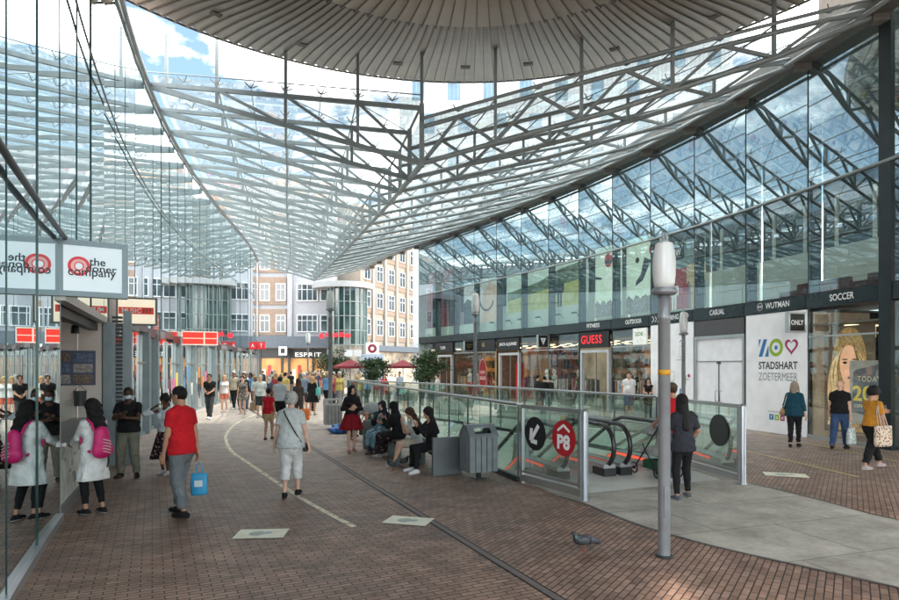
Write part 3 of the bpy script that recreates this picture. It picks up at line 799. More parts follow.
# ------------------------------------------------------------------ right: the long glass front
def rdir(a, b_):
    u = V((b_[0]-a[0], b_[1]-a[1], 0)).normalized(); return u, V((u.y, -u.x, 0))   # along (away), inward (into the shops)
NP = 13
shop = thing('shop_arcade', 'long curved two-storey shop arcade behind tall reflecting glass on the right', 'building', (RJ[0][0], RJ[0][1], 0))
allJ = [RJn[i] for i in range(len(RJn)-1)]+[(RJ[0][0]+.02, RJ[0][1]-.06)]
BACKW = mat('upper_wall_pale', (.50, .53, .47), .6, var=.08, scale=.8, emit=.18)  # wall glows faintly, as if the upper shop were lit
BACKD = mat('upper_wall_dark', (.030, .040, .043), .35, var=.4, scale=.5)
BACKT = mat('upper_wall_grey', (.045, .055, .058), .6, var=.3, scale=.6)
SHOPF = mat('shop_floor', (.22, .19, .17), .4)
def bay(a, b_, k):
    u, n = rdir(a, b_); A = V((a[0], a[1], 0)); B = V((b_[0], b_[1], 0)); L = (B-A).length
    z0 = 4.26
    MB().obox(A+u*.03+V((0, 0, z0)), u*(L-.06), n*.012, V((0, 0, 7.31-z0))).build('pane', FACADEL, shop)
    MB().obox(A+u*.03+V((0, 0, 7.35)), u*(L-.06), n*.012, V((0, 0, EAVE-7.40))).build('pane', FACADE, shop)
    m = MB(); m.obox(A-u*.03+n*.02+V((0, 0, 0)), u*.06, n*.06, V((0, 0, EAVE))).obox(A-u*.045+n*.09+V((0, 0, z0)), u*.09, n*.34, V((0, 0, EAVE-z0-.1)))
    m.build('mullion', DARK, shop)
    MB().obox(A+V((0, 0, 3.80))-n*.03, u*L, n*.05, V((0, 0, .44))).build('floor_band', BAND, shop)
    # upper storey behind the glass
    m = MB(); q = A+n*3.2
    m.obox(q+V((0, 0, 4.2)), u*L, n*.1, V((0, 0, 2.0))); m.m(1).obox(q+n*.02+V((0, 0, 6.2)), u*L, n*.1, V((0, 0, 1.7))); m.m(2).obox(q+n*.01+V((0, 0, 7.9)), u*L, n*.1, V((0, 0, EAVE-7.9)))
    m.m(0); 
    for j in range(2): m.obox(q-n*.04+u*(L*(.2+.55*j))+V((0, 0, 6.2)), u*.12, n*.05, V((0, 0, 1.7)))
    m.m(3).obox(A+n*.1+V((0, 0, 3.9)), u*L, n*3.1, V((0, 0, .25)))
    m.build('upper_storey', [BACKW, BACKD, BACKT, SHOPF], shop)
    if k >= 6: MB().obox(A+n*.5+V((0, 0, 4.2)), u*L, n*.05, V((0, 0, 1.05 if k < 9 else .7))).build('parapet', mat('parapet_pale', (.46, .53, .47), .6, var=.06, emit=.2), shop)  # parapet has a faint glow too, in place of room light
for k in range(NP): bay(RJ[k], RJ[k+1], k)
for k in range(len(allJ)-1): bay(allJ[k], allJ[k+1], -1)
m = MB()
for p_, q_ in list(zip(allJ[:-1], allJ[1:]))+[(RJ[0], RJ[1])]:
    u, n = rdir(p_, q_); m.obox(V((*p_, EAVE+.25))+n*.4, u*2.55, n*6, V((0, 0, 3.6)))
m.build('sun_blocker', mat('sun_blocker_brown', (.17, .14, .115), .6, var=.15), shop)  # unseen block over the near bays, added to keep sun off the foreground
# thick dark post at the near end and rail along the glass
P0 = RJ[0]; u0, n0 = rdir(RJ[0], RJ[1])
MB().obox(V((P0[0], P0[1], 0))-u0*.16-n0*.06, u0*.34, n0*.3, V((0, 0, EAVE))).build('post', DARK, shop, label='thick dark post at the near end')
m = MB(); m.path([(x-.03, y-.05, 7.33) for x, y in allJ[:-1]+RJ[:NP+1]], .045, 6); m.build('rail', STEEL, shop)
e_ = RJ[NP]; u_, n_ = rdir(RJ[NP-1], RJ[NP])
MB().obox(V((e_[0], e_[1], 0)), u_*.12, n_*3.3, V((0, 0, EAVE))).build('end_wall', mat('end_wall_pale', (.42, .50, .48), .5), shop)
# rear wall and roof slab of the arcade
m = MB()
for k in range(NP):
    u, n = rdir(RJ[k], RJ[k+1]); A = V((*RJ[k], 0)); L = 2.5
    m.obox(A+n*.25+V((0, 0, EAVE)), u*L, n*6.5, V((0, 0, .2)))
m.build('roof_slab', mat('roof_slab', (.12, .13, .13), .7), shop)

# ground floor shops, bay by bay
WARM = lambda nm, col, e: emis(nm, col, e, var=.45, scale=1.1)  # wall colour that glows, standing in for the lighting inside the shops
def bay_frame(k):
    a, b_ = RJ[k], RJ[k+1]; u, n = rdir(a, b_); A = V((*a, 0)); return A, u, n, (V((*b_, 0))-A).length
def interior(k, col, e, depth=4.2, ceil=3.3, part=False):
    A, u, n, L = bay_frame(k); nm = 'interior_%d' % k
    m = MB(); m.obox(A+n*depth, u*L, n*.08, V((0, 0, 3.7)))
    m.m(1).obox(A+n*.12+V((0, 0, .004)), u*L, n*(depth-.13), V((0, 0, .02)))
    m.m(2).obox(A+n*.12+V((0, 0, ceil)), u*L, n*(depth-.13), V((0, 0, .06)))
    m.m(3)
    for j in range(5): m.obox(A+n*(.5+.75*j)+u*.35+V((0, 0, ceil-.03)), u*.25, n*.25, V((0, 0, .025))); m.obox(A+n*(.6+.75*j)+u*1.6+V((0, 0, ceil-.03)), u*.25, n*.25, V((0, 0, .025)))
    if part: m.m(4).obox(A+n*.13, u*.04, n*(depth-.14), V((0, 0, 3.7)))
    m.build('shop_interior', [WARM(nm, col, e), mat('interior_floor', (.22, .17, .13), .35), mat('interior_ceiling', (.20, .17, .14), .7), emis('ceiling_light', (1, .80, .56), 2.5, var=0), mat('partition_brown', (.20, .13, .085), .6, var=.3, emit=.10)], shop)
def shelf_stock(k, cols, z0=.25, z1=2.3, seed=0, depth=1.7):
    """rails of clothes, tables and wall shelves inside a shop"""
    rnd = random.Random(k*13+seed); A, u, n, L = bay_frame(k); ms = [mat('stock_%02d_%02d_%02d' % tuple(int(c_*99) for c_ in c), c, .8, var=.35, scale=7, emit=.10) for c in cols]
    m = MB(); z = z0
    while z < z1+.4:
        x = .08
        while x < L-.2:
            w = rnd.uniform(.06, .18); m.m(rnd.randrange(len(ms))); hh = rnd.uniform(.30, .62)
            m.obox(A+n*(3.85+rnd.uniform(-.05, .05))+u*x+V((0, 0, z+.66-hh)), u*w, n*.25, V((0, 0, hh))); x += w+rnd.uniform(.01, .07)
        z += .80
    m.build('stock', ms, shop)
    for d, x0 in ((1.3, .25), (2.1, 1.25), (2.9, .35)):      # clothes rails standing in the room
        m = MB(); x = x0
        while x < x0+1.0:
            m.m(rnd.randrange(len(ms))); w = rnd.uniform(.03, .07); hh = rnd.uniform(.75, 1.0); m.obox(A+n*(d-.22)+u*x+V((0, 0, 1.42-hh)), u*w, n*.44, V((0, 0, hh))); x += w+rnd.uniform(.005, .03)
        m.m(len(ms)).obox(A+n*d+u*(x0-.05)+V((0, 0, 1.44)), u*1.15, n*.03, V((0, 0, .03)))
        for xx in (x0-.05, x0+1.07): m.obox(A+n*d+u*xx+V((0, 0, .03)), u*.03, n*.03, V((0, 0, 1.42)))
        m.build('clothes_rail', ms+[DARK], shop)
def shopglass(k, frame=True, x0=0.0, x1=None, z1=3.72):
    A, u, n, L = bay_frame(k); x1 = L if x1 is None else x1
    MB().obox(A+u*(x0+.03)+n*.0+V((0, 0, .12)), u*(x1-x0-.06), n*.012, V((0, 0, z1-.14))).build('shop_window', SHOPG, shop)
    MB().obox(A+u*x0-n*.02+V((0, 0, .006)), u*(x1-x0), n*.06, V((0, 0, .11))).build('window_sill', ALU, shop)
    m = MB()
    m.obox(A+u*(x0+.02)-n*.015+V((0, 0, 2.95)), u*(x1-x0-.04), n*.045, V((0, 0, .05)))
    m.build('window_frame', ALU, shop)
def doorway(k, x0, x1, zt=2.75):
    A, u, n, L = bay_frame(k); m = MB()
    for x in (x0, x1-.12): m.obox(A+u*x-n*.06, u*.12, n*.16, V((0, 0, zt)))
    m.obox(A+u*x0-n*.06+V((0, 0, zt)), u*(x1-x0), n*.16, V((0, 0, .14)))
    m.build('door_frame', mat('door_frame_white', (.46, .48, .50), .4, var=.05), shop)
    m = MB(); xm = x0+(x1-x0)*.62
    m.obox(A+u*xm+n*.25, u*.06, n*.05, V((0, 0, zt)))
    m.build('door_leaf', ALU, shop)

interior(0, (.30, .19, .10), .4, depth=3); shopglass(0)
A, u, n, L = bay_frame(0); MB().obox(A+u*(L-.05)+n*.14+V((0, 0, .02)), u*.04, n*2.0, V((0, 0, 3.7))).build('partition', mat('partition_beige', (.30, .22, .15), .6, var=.2, emit=.12), shop)
for k in range(NP):
    A, u, n, L = bay_frame(k); MB().obox(A-u*.3+n*(4.6+.02*(k % 2)), u*(L+.9), n*.08, V((0, 0, 3.75))).build('back_wall', WARM('shop_back_brown', (.22, .12, .06), .35) if k > 3 else BACKT, shop)
    if k > 0: MB().obox(A-u*.3+n*.2+V((0, 0, 3.72)), u*(L+.9), n*4.4, V((0, 0, .05+.004*(k % 2)))).build('storey_slab', BACKT, shop)
interior(4, (.26, .08, .06), .35, part=True); shelf_stock(4, [(.4, .06, .05), (.5, .2, .15), (.08, .05, .05), (.6, .5, .4)]); shopglass(4)
interior(5, (.46, .22, .08), .5); shelf_stock(5, [(.05, .05, .06), (.6, .55, .5), (.5, .25, .12), (.35, .4, .5)], depth=1.9); doorway(5, .18, 2.3)
interior(6, (.34, .29, .20), .3, depth=2.0); shelf_stock(6, [(.20, .19, .16), (.10, .12, .10), (.35, .33, .28)], depth=1.5); shopglass(6)
interior(7, (.26, .17, .10), .5); shelf_stock(7, [(.07, .07, .08), (.5, .5, .48), (.3, .05, .05), (.2, .25, .3)]); shopglass(7)
interior(8, (.20, .10, .07), .3); shelf_stock(8, [(.05, .05, .06), (.3, .05, .04), (.12, .12, .15)]); doorway(8, .15, 2.2)
interior(9, (.46, .29, .12), .55, depth=1.6, part=True); shopglass(9)
interior(10, (.36, .21, .10), .55); shelf_stock(10, [(.5, .1, .1), (.7, .65, .6), (.1, .1, .1)]); shopglass(10)
interior(11, (.50, .22, .06), .6); shelf_stock(11, [(.1, .08, .07), (.5, .3, .15), (.25, .2, .15)]); doorway(11, .2, 2.1)
interior(12, (.28, .16, .08), .4, part=True); shelf_stock(12, [(.1, .08, .06), (.4, .3, .2)]); shopglass(12)
A, u, n, L = bay_frame(8); MB().obox(A+u*.75+n*.7+V((0, 0, .03)), u*.75, n*.06, V((0, 0, 2.3))).build('door_panel', mat('red_door', (.50, .012, .018), .35, emit=.25), shop)
# white hoarding of bays 1..3 with boarded doors
for k in (1, 3):
    A, u, n, L = bay_frame(k); MB().obox(A+u*.035-n*.02+V((0, 0, .01)), u*(L-.07), n*.08, V((0, 0, 3.78))).build('hoarding', WHITEP, shop)
A, u, n, L = bay_frame(2)
MB().obox(A+u*.06+n*.03+V((0, 0, .01)), u*(L-.12), n*.05, V((0, 0, 3.1))).build('door_panel', mat('white_film_door', (.82, .83, .87), .35, var=.07, scale=3), shop)
MB().obox(A+u*.06-n*.02+V((0, 0, 3.22)), u*(L-.12), n*.06, V((0, 0, .55))).build('shutter_box', mat('shutter_grey', (.075, .075, .08), .5, var=.1), shop)
m = MB(); m.obox(A+u*.04-n*.03+V((0, 0, .01)), u*.09, n*.09, V((0, 0, 3.2))).obox(A+u*(L-.13)-n*.03+V((0, 0, .01)), u*.09, n*.09, V((0, 0, 3.2))).obox(A+u*.04-n*.035+V((0, 0, 3.1)), u*(L-.08), n*.09, V((0, 0, .11)))
m.build('door_frame', ALU, shop)
m = MB(); m.obox(A+u*.15-n*.0+V((0, 0, 2.28)), u*(L-.3), n*.035, V((0, 0, .018))).obox(A+u*(L/2)-n*.0+V((0, 0, .02)), u*.016, n*.035, V((0, 0, 2.26)))
m.obox(A+u*(L/2-.07)-n*.01+V((0, 0, 2.2)), u*.16, n*.04, V((0, 0, .07)))
m.build('door_joint', mat('dark_joint', (.06, .06, .07), .5), shop)
for x in (-.11, .11):
    p = A+u*(L/2+x)-n*.05; MB().path([p+n*.08+V((0, 0, .85)), p+V((0, 0, .87)), p+V((0, 0, 1.23)), p+n*.08+V((0, 0, 1.25))], .014, 6).build('door_handle', STAIN, shop)

# ---- signs on the right
def board(k, x0, x1, z0, z1, off=-.05, thick=.05, name='sign', label='', cat='sign', group=None, face=None, frame=None):
    """flat sign on the arcade; returns its root and a drawing plane seen from the street"""
    A, u, n, L = bay_frame(k)
    c = A+u*((x0+x1)/2)
    t = thing(name, label, cat, (c.x, c.y, z0), 0, group)
    MB().obox(A+u*x0+n*off+V((0, 0, z0)), u*(x1-x0), n*thick, V((0, 0, z1-z0))).build('panel', face or BLACK, t)
    if frame:
        m = MB(); w = .05
        for p, q in (((x0, z0), (x1, z0+w)), ((x0, z1-w), (x1, z1)), ((x0, z0+w), (x0+w, z1-w)), ((x1-w, z0+w), (x1, z1-w))):
            m.obox(A+u*p[0]+n*(off-.02)+V((0, 0, p[1])), u*(q[0]-p[0]), n*.03, V((0, 0, q[1]-p[1])))
        m.build('frame', frame, t)
    # street side: right-hand end first so that writing reads correctly
    pl = Plane(A+u*x1+n*(off-.004)+V((0, 0, z0)), -u, (0, 0, 1))
    if pl.n.dot(n) > 0: pl.n = -pl.n
    return t, pl
def letter(t, pl, txt, x, y, w, h, m, bold=0.01, name='lettering', **kw):
    mb = MB(); text_on(mb, txt, pl, x, y, w, h, kw.pop('off', .003), bold=bold, **kw); return mb.build(name, m, t)
RED = emis('red_neon', (.80, .02, .035), 1.0, var=0)
bandlab = 'dark fascia strip reading %s above %s'
for k, txt, where, x, w in ((0, 'SOCCER', 'the window with the blonde portrait', .75, .78), (1, 'WUTMAN', 'the emblem hoarding', .85, .95), (2, 'CASUAL', 'the white boarded doors', .8, .72), (3, 'RUNNING', 'the hoarding with small drawings', .7, .95), (4, 'OUTDOOR', 'the shop window with red stock', .9, 1.05), (5, 'FITNESS', 'the red lettered sign', .65, .95)):
    t, pl = board(k, .06, 2.44, 3.85, 4.22, off=-.045, thick=.012, name='fascia_sign', label=bandlab % (txt if k != 1 else 'a name and round emblem', where), group='dark fascia strips with white department names', face=BAND)
    letter(t, pl, txt, x, .09, w, .19, WHITET, .012)
    if k == 1:
        mb = MB(); mb.add(*ring2d(pl, .62, .185, .10, .13, .004)); mb.obox(pl.p(.50, .14, .004), pl.u*.24, pl.v*.09, pl.n*.002); mb.build('emblem', mat('emblem_grey', (.35, .36, .36), .5), t)
    if k == 3:
        mb = MB()
        for sx in (.10, .26, .42, 1.75, 1.91, 2.07):
            for a, b2 in (((sx, .06), (sx+.12, .185)), ((sx, .31), (sx+.12, .185))): mb.beam(pl.p(*a, .004), pl.p(*b2, .004), .035, .004, pl.n)
        mb.build('chevrons', mat('chevron_white', (.7, .6, .6), .5), t)
# big letters sign over the door of bay 5
t, pl = board(5, .12, 2.38, 2.98, 3.72, off=-.10, thick=.09, label='black sign with red capital letters over a lit shop door', face=BLACK)
mb = MB(); text_on(mb, 'GUESS', pl, .22, .20, 1.55, .40, .004, bold=.012, spacing=1.12)
for i, (sx, ws) in enumerate(((.22, .05), (.58, .05))): pass
mb.build('lettering', RED, t)
# ONLY: projecting box sign at the joint between hoarding and window
def box_sign(name, label, c, u, w, h, dep, frame_m, face_m, group=None, fw=.05):
    """projecting box sign: centre c, width axis u (face towards the photographer's side)"""
    u = V(u).normalized(); nrm = V((u.y, -u.x, 0)); 
    if nrm.y > 0: nrm = -nrm
    t = thing(name, label, 'sign', (c[0], c[1], c[2]-h/2), 0, group)
    o = V(c)-u*w/2-V((0, 0, h/2))-nrm*dep/2*-1
    o = V(c)-u*w/2-V((0, 0, h/2))+nrm*dep/2
    m = MB()
    m.obox(o-nrm*(dep-.012), u*w, nrm*(dep-.024), V((0, 0, h))); m.build('box', frame_m, t)
    m = MB()
    for p, q in (((0, 0), (w, fw)), ((0, h-fw), (w, h)), ((0, fw), (fw, h-fw)), ((w-fw, fw), (w, h-fw))):
        m.obox(o-nrm*.012+u*p[0]+V((0, 0, p[1])), u*(q[0]-p[0]), nrm*.016, V((0, 0, q[1]-p[1])))
    m.build('frame', frame_m, t)
    pl = Plane(o, u, (0, 0, 1))
    if pl.n.dot(nrm) < 0: pl.n = -pl.n
    m = MB(); m.poly([pl.p(fw, fw, -.009), pl.p(w-fw, fw, -.009), pl.p(w-fw, h-fw, -.009), pl.p(fw, h-fw, -.009)]); m.build('face', face_m, t)
    return t, pl
A, u, n, L = bay_frame(0); c = A+u*(L+.02)-n*.42+V((0, 0, 3.40))
t, pl = box_sign('projecting_sign', 'square black projecting sign with white capitals beside the white hoarding', c, (n.x, n.y, 0) if n.y > 0 or True else n, .60, .60, .16, ALU, BLACK)
pl2 = pl; letter(t, pl, 'ONLY', .085, .22, .43, .15, WHITET, .03, off=-.004)
# triangle sign
A, u, n, L = bay_frame(7); c = A+u*.05-n*.35+V((0, 0, 3.42))
t, pl = box_sign('projecting_sign', 'square black projecting sign with a pale triangle left of the red lettered sign', c, (n.x, n.y, 0), .68, .70, .14, ALU, BLACK)
mb = MB(); mb.poly([pl.p(.16, .52, -.004), pl.p(.34, .14, -.004), pl.p(.52, .52, -.004)]); mb.build('emblem', WHITET, t)
mb = MB(); text_on(mb, '?', pl, .30, .34, .08, .13, -.001, bold=.01); mb.build('emblem_detail', BLACK, t)
A, u, n, L = bay_frame(10); c = A+u*.1-n*.35+V((0, 0, 3.40))
t, pl = box_sign('projecting_sign', 'square black projecting sign with two ochre lines, farther along the arcade', c, (n.x, n.y, 0), .7, .66, .14, ALU, BLACK)
mb = MB(); text_on(mb, 'SCOTCH', pl, .12, .36, .46, .08, -.004); text_on(mb, 'SODA', pl, .2, .2, .3, .08, -.004); mb.build('lettering', mat('ochre', (.5, .38, .12), .5), t)
for k, x0, x1, txt, lab, colr, bold in ((8, .1, 2.3, 'JACK & JONES', 'long black sign with white name over the doorway with the red panel', WHITET, .02), (11, .0, 2.4, 'CUPS', 'black sign with short white word over the farthest lit doorway', WHITET, .02), (9, .05, 2.45, 'G', 'black strip sign with single ochre mark over the window with the red oval', mat('ochre', (.5, .38, .12), .5), .03)):
    t, pl = board(k, x0, x1, 3.02, 3.72, off=-.09, thick=.08, label=lab, face=BLACK)
    W = x1-x0
    if k == 9: letter(t, pl, txt, W*.42, .30, .26, .24, colr, bold)
    elif k == 11: letter(t, pl, txt, W*.30, .26, .70, .2, colr, bold)
    else: letter(t, pl, txt, W*.10, .25, W*.8, .22, colr, bold)
t, pl = board(4, .15, 1.0, 3.02, 3.72, off=-.09, thick=.08, label='small white panel sign with a green print right of the red lettered sign', face=mat('sign_white', (.7, .72, .68), .5, emit=.25))
letter(t, pl, '2DE', .15, .38, .5, .16, mat('green_print', (.12, .30, .10), .5), .02)
# SALE oval
A, u, n, L = bay_frame(9); t = thing('window_sticker', 'tall dark red oval SALE sticker inside a tan shop window', 'sticker', tuple(A+u*1.45+n*.06+V((0, 0, .8))))
pl = Plane(A+u*1.95-n*.012+V((0, 0, .55)), -u); pl.n = -n if pl.n.dot(n) > 0 else pl.n
mb = MB(); mb.poly(disc2d(pl, .45, 1.05, .45, 1.0, .0)); mb.build('oval', mat('sale_red', (.22, .012, .016), .5, emit=.15), t)
mb = MB(); mb.add(*ring2d(pl, .45, 1.05, .95, 1.0, .004, sx=.45)); text_on(mb, 'SALE', pl, .13, .72, .64, .22, .004, bold=.03); text_on(mb, 'NEW', pl, .16, 1.08, .58, .2, .004, bold=.01); mb.build('lettering', mat('pink_print', (.72, .50, .48), .5), t)

# ZOO / STADSHART lettering on the hoarding
A, u, n, L = bay_frame(1)
t = thing('wall_emblem', 'coloured stripe, ring and heart emblem with black mall name on the white hoarding', 'emblem', tuple(A+u*1.2-n*.03+V((0, 0, 1.6))))
pl = Plane(A+u*L-n*.022+V((0, 0, 0)), -u); pl.n = -n if pl.n.dot(n) > 0 else pl.n
BLU, GRN, MAG = mat('print_blue', (.02, .17, .42), .5, var=.04), mat('print_green', (.28, .45, .03), .5, var=.04), mat('print_magenta', (.36, .02, .13), .5, var=.04)
def zxy(px, py):      # hoarding coordinates from the survey of the photo: bay spans x 752..808
    return 0
X0 = .60
mb = MB(); w = .42; zb, zt = 2.42, 2.98
mb.poly([pl.p(X0, zb, .003), pl.p(X0+.15, zb, .003), pl.p(X0+.36, zt, .003), pl.p(X0+.21, zt, .003)])
mb.poly([pl.p(X0+.27, zb, .003), pl.p(X0+.42, zb, .003), pl.p(X0+.42, zb+.30, .003), pl.p(X0+.40, zb+.34, .003)])
mb.poly([pl.p(X0, zt-.26, .003), pl.p(X0+.10, zt, .003), pl.p(X0, zt, .003)])
mb.build('stripe_mark', BLU, t); mb = MB(); mb.poly(disc2d(pl, X0+.72, 2.70, .065, .07, .003)); mb.build('dot_mark', BLU, t)
mb = MB(); mb.add(*ring2d(pl, X0+.72, 2.70, .17, .28, .003, sx=.98)); mb.build('ring_mark', GRN, t)
H = []
for k in range(41):
    a = 2*PI*k/40; H.append((16*math.sin(a)**3/16*.25, (13*math.cos(a)-5*math.cos(2*a)-2*math.cos(3*a)-math.cos(4*a))/16*.27))
vs = []; fs = []
for k, (x, y) in enumerate(H):
    vs += [pl.p(X0+1.32+x, 2.73+y, .003), pl.p(X0+1.32+x*.66, 2.735+y*.64, .003)]
for k in range(40): fs.append((2*k, 2*k+1, 2*k+3, 2*k+2))
mb = MB(); mb.add(vs, fs); mb.build('heart_mark', MAG, t)
DARKT = mat('print_black', (.03, .03, .035), .5); GRYT = mat('print_grey', (.22, .23, .26), .5)
letter(t, pl, 'STADSHART', X0, 2.02, 1.55, .24, DARKT, .022); letter(t, pl, 'ZOETERMEER', X0, 1.66, 1.55, .25, GRYT, -.004)
for i, mm in enumerate((BLU, GRN, MAG)):
    MB().obox(pl.p(1.05+.22*i, .42, .001), pl.u*.17, pl.v*.18, pl.n*.003).build('colour_square', mm, t)
letter(t, pl, 'stadshart', 1.0, .66, .6, .06, GRYT, 0); letter(t, pl, 'f', 1.11, .45, .05, .12, WHITET, .02, off=.006); letter(t, pl, 'o', 1.32, .46, .07, .08, WHITET, .02, off=.006); letter(t, pl, 'o', 1.54, .46, .07, .08, WHITET, .02, off=.006)
# small drawings on bay 3
A, u, n, L = bay_frame(3)
t = thing('wall_drawing', 'small coloured line drawings printed on the white hoarding beside the slim lamp', 'drawing', tuple(A+u*1.2-n*.03+V((0, 0, 1))))
pl = Plane(A+u*L-n*.022, -u); pl.n = -n if pl.n.dot(n) > 0 else pl.n
mb = MB(); mb.add(*ring2d(pl, 1.05, 2.72, .10, .14, .003, .8, 5.4)); mb.beam(pl.p(1.12, 2.62, .003), pl.p(1.06, 2.45, .003), .03, .003, pl.n); mb.poly(disc2d(pl, 2.25, 1.75, .07, .07, .004, 12)); mb.build('magenta_mark', MAG, t)
mb = MB(); mb.add(*ring2d(pl, 1.85, 3.0, .09, .12, .003, .2, 2.9)); mb.poly(disc2d(pl, 2.0, 2.35, .04, .04, .003, 12)); mb.poly([pl.p(1.72, .95, .003), pl.p(1.80, .95, .003), pl.p(1.84, 1.25, .003), pl.p(1.76, 1.25, .003)]); mb.poly([pl.p(1.90, .95, .003), pl.p(1.98, .95, .003), pl.p(1.94, 1.25, .003), pl.p(1.86, 1.25, .003)]); mb.build('blue_mark', BLU, t)
mb = MB(); mb.obox(pl.p(1.92, 1.42, .002), pl.u*.18, pl.v*.34, pl.n*.002); mb.build('green_mark', GRN, t)
mb = MB()
for x0, z0, ww, hh in ((1.75, 2.45, .22, .45), (1.2, 1.55, .25, .35), (1.6, 2.35, .3, .01), (2.0, 1.6, .25, .02), (1.3, 1.1, .18, .25)):
    for p, q in (((x0, z0), (x0+ww, z0)), ((x0+ww, z0), (x0+ww, z0+hh)), ((x0+ww, z0+hh), (x0, z0+hh)), ((x0, z0+hh), (x0, z0))): mb.beam(pl.p(*p, .003), pl.p(*q, .003), .012, .002, pl.n)
mb.build('pen_lines', GRYT, t)

# portrait poster and TODAY 20% board in bay 0
A, u, n, L = bay_frame(0)
def street_plane(k, x1, off, z):
    A, u, n, L = bay_frame(k); pl = Plane(A+u*x1+n*off+V((0, 0, z)), -u)
    if pl.n.dot(n) > 0: pl.n = -pl.n
    return pl
pl = street_plane(0, 2.28, .35, .25); W, Hh = 1.62, 3.0
t = thing('window_poster', 'tall poster of a blonde woman standing in the shop window', 'poster', tuple(pl.p(W/2, 0)))
mb = MB(); mb.obox(pl.p(0, 0, -.03), pl.u*W, pl.v*Hh, pl.n*.026)
hairA, hairB, skn, drk, lip = 1, 2, 3, 4, 5
def blob(m_, pts, off): mb.m(m_).poly([pl.p(x*W, y*Hh, off) for x, y in pts])
blob(1, smooth_poly([(.16, .02), (.10, .25), (.12, .5), (.18, .75), (.30, .93), (.50, .985), (.70, .94), (.82, .80), (.86, .6), (.84, .3), (.88, .02)], 4), .0)
mb.m(3).poly(disc2d(pl, W*.54, Hh*.62, W*.21, Hh*.20, .004, rot=.12))
blob(3, [(.42, .46), (.66, .46), (.70, .25), (.36, .25)], .003)
rnd = random.Random(4)
for k in range(46):      # strands either side of the face
    side = -1 if k % 2 else 1; x = .5+side*(.20+.16*rnd.random()); w_ = .012+.02*rnd.random(); sway = .05*rnd.uniform(-1, 1); y1 = .92-abs(x-.5)*.5
    pts = [(x*.5+.26, y1), (x, .62), (x+sway+side*.02, .35), (x-sway+side*.03, .06)]
    c = smooth_poly(pts, 5); mb.m(rnd.choice([1, 2, 2, 6]))
    for i in range(len(c)-1):
        a, b2 = c[i], c[i+1]; mb.poly([pl.p((a[0]-w_/2)*W, a[1]*Hh, .006+k*.0002), pl.p((a[0]+w_/2)*W, a[1]*Hh, .006+k*.0002), pl.p((b2[0]+w_/2)*W, b2[1]*Hh, .006+k*.0002), pl.p((b2[0]-w_/2)*W, b2[1]*Hh, .006+k*.0002)])
for x in (.44, .64): mb.m(4).poly(disc2d(pl, W*x, Hh*.655, W*.045, Hh*.012, .017, 14)); mb.poly(disc2d(pl, W*x, Hh*.685, W*.06, Hh*.006, .017, 14))
blob(6, [(.535, .64), (.56, .64), (.585, .565), (.53, .56)], .016)
mb.m(5).poly(disc2d(pl, W*.55, Hh*.515, W*.06, Hh*.013, .017, 14))
mb.build('print', [mat('poster_ground', (.13, .09, .06), .6, emit=.25, var=.3, scale=1.5), mat('poster_hair', (.36, .22, .085), .6, emit=.45, var=.45, scale=14), mat('poster_hair_light', (.60, .42, .22), .6, emit=.6, var=.3, scale=12), mat('poster_skin', (.58, .31, .19), .6, emit=.95, var=.12, scale=2), mat('poster_dark', (.04, .025, .02), .6), mat('poster_lip', (.36, .08, .06), .6, emit=.2), mat('poster_hair_dark', (.24, .13, .05), .6, emit=.2, var=.3, scale=12)], t)  # skin and hair colours glow so the print shows behind the glass
pl = street_plane(0, 1.30, .22, .55); W, Hh = 1.22, 1.72
t = thing('sale_board', 'grey TODAY 20% discount board in front of the blonde portrait', 'sign', tuple(pl.p(W/2, 0)))
mb = MB(); mb.obox(pl.p(0, 0, -.03), pl.u*W, pl.v*Hh, pl.n*.03); mb.m(1).poly([pl.p(.06, .35, .002), pl.p(W-.1, .06, .002), pl.p(W-.05, 1.1, .002), pl.p(W*.72, 1.62, .002), pl.p(.12, 1.45, .002)])
mb.build('panel', [mat('board_grey', (.36, .33, .31), .6, emit=.18, var=.15), mat('board_blue', (.14, .14, .18), .6, emit=.12, var=.2)], t)
YEL = mat('yellow_print', (.72, .55, .08), .5, emit=.25)
letter(t, pl, 'TODAY', .25, 1.15, .70, .15, mat('cream_print', (.66, .58, .38), .5, emit=.25), .01, spacing=1.2, off=.006); letter(t, pl, '20%', .10, .62, 1.02, .42, YEL, .02, off=.006); letter(t, pl, 'OFF ALL', .14, .44, .62, .09, mat('cream_print', (.66, .58, .38)), .01, off=.006)
# hanging lamps and boxes in the window of bay 0
for i, (x, z, w, hgt, c) in enumerate(((1.75, 2.95, .35, .45, (.75, .55, .28)), (.45, 2.2, .5, .75, (.05, .05, .06)), (.9, 3.0, .5, .25, (.05, .045, .04)), (.2, 2.75, .35, .6, (.45, .32, .18)))):
    MB().obox(A+u*x+n*1.3+V((0, 0, z)), u*w, n*.3, V((0, 0, hgt))).build('display_block', mat('display_%d' % i, c, .6, emit=.5 if i in (0, 3) else 0, var=.2), shop)
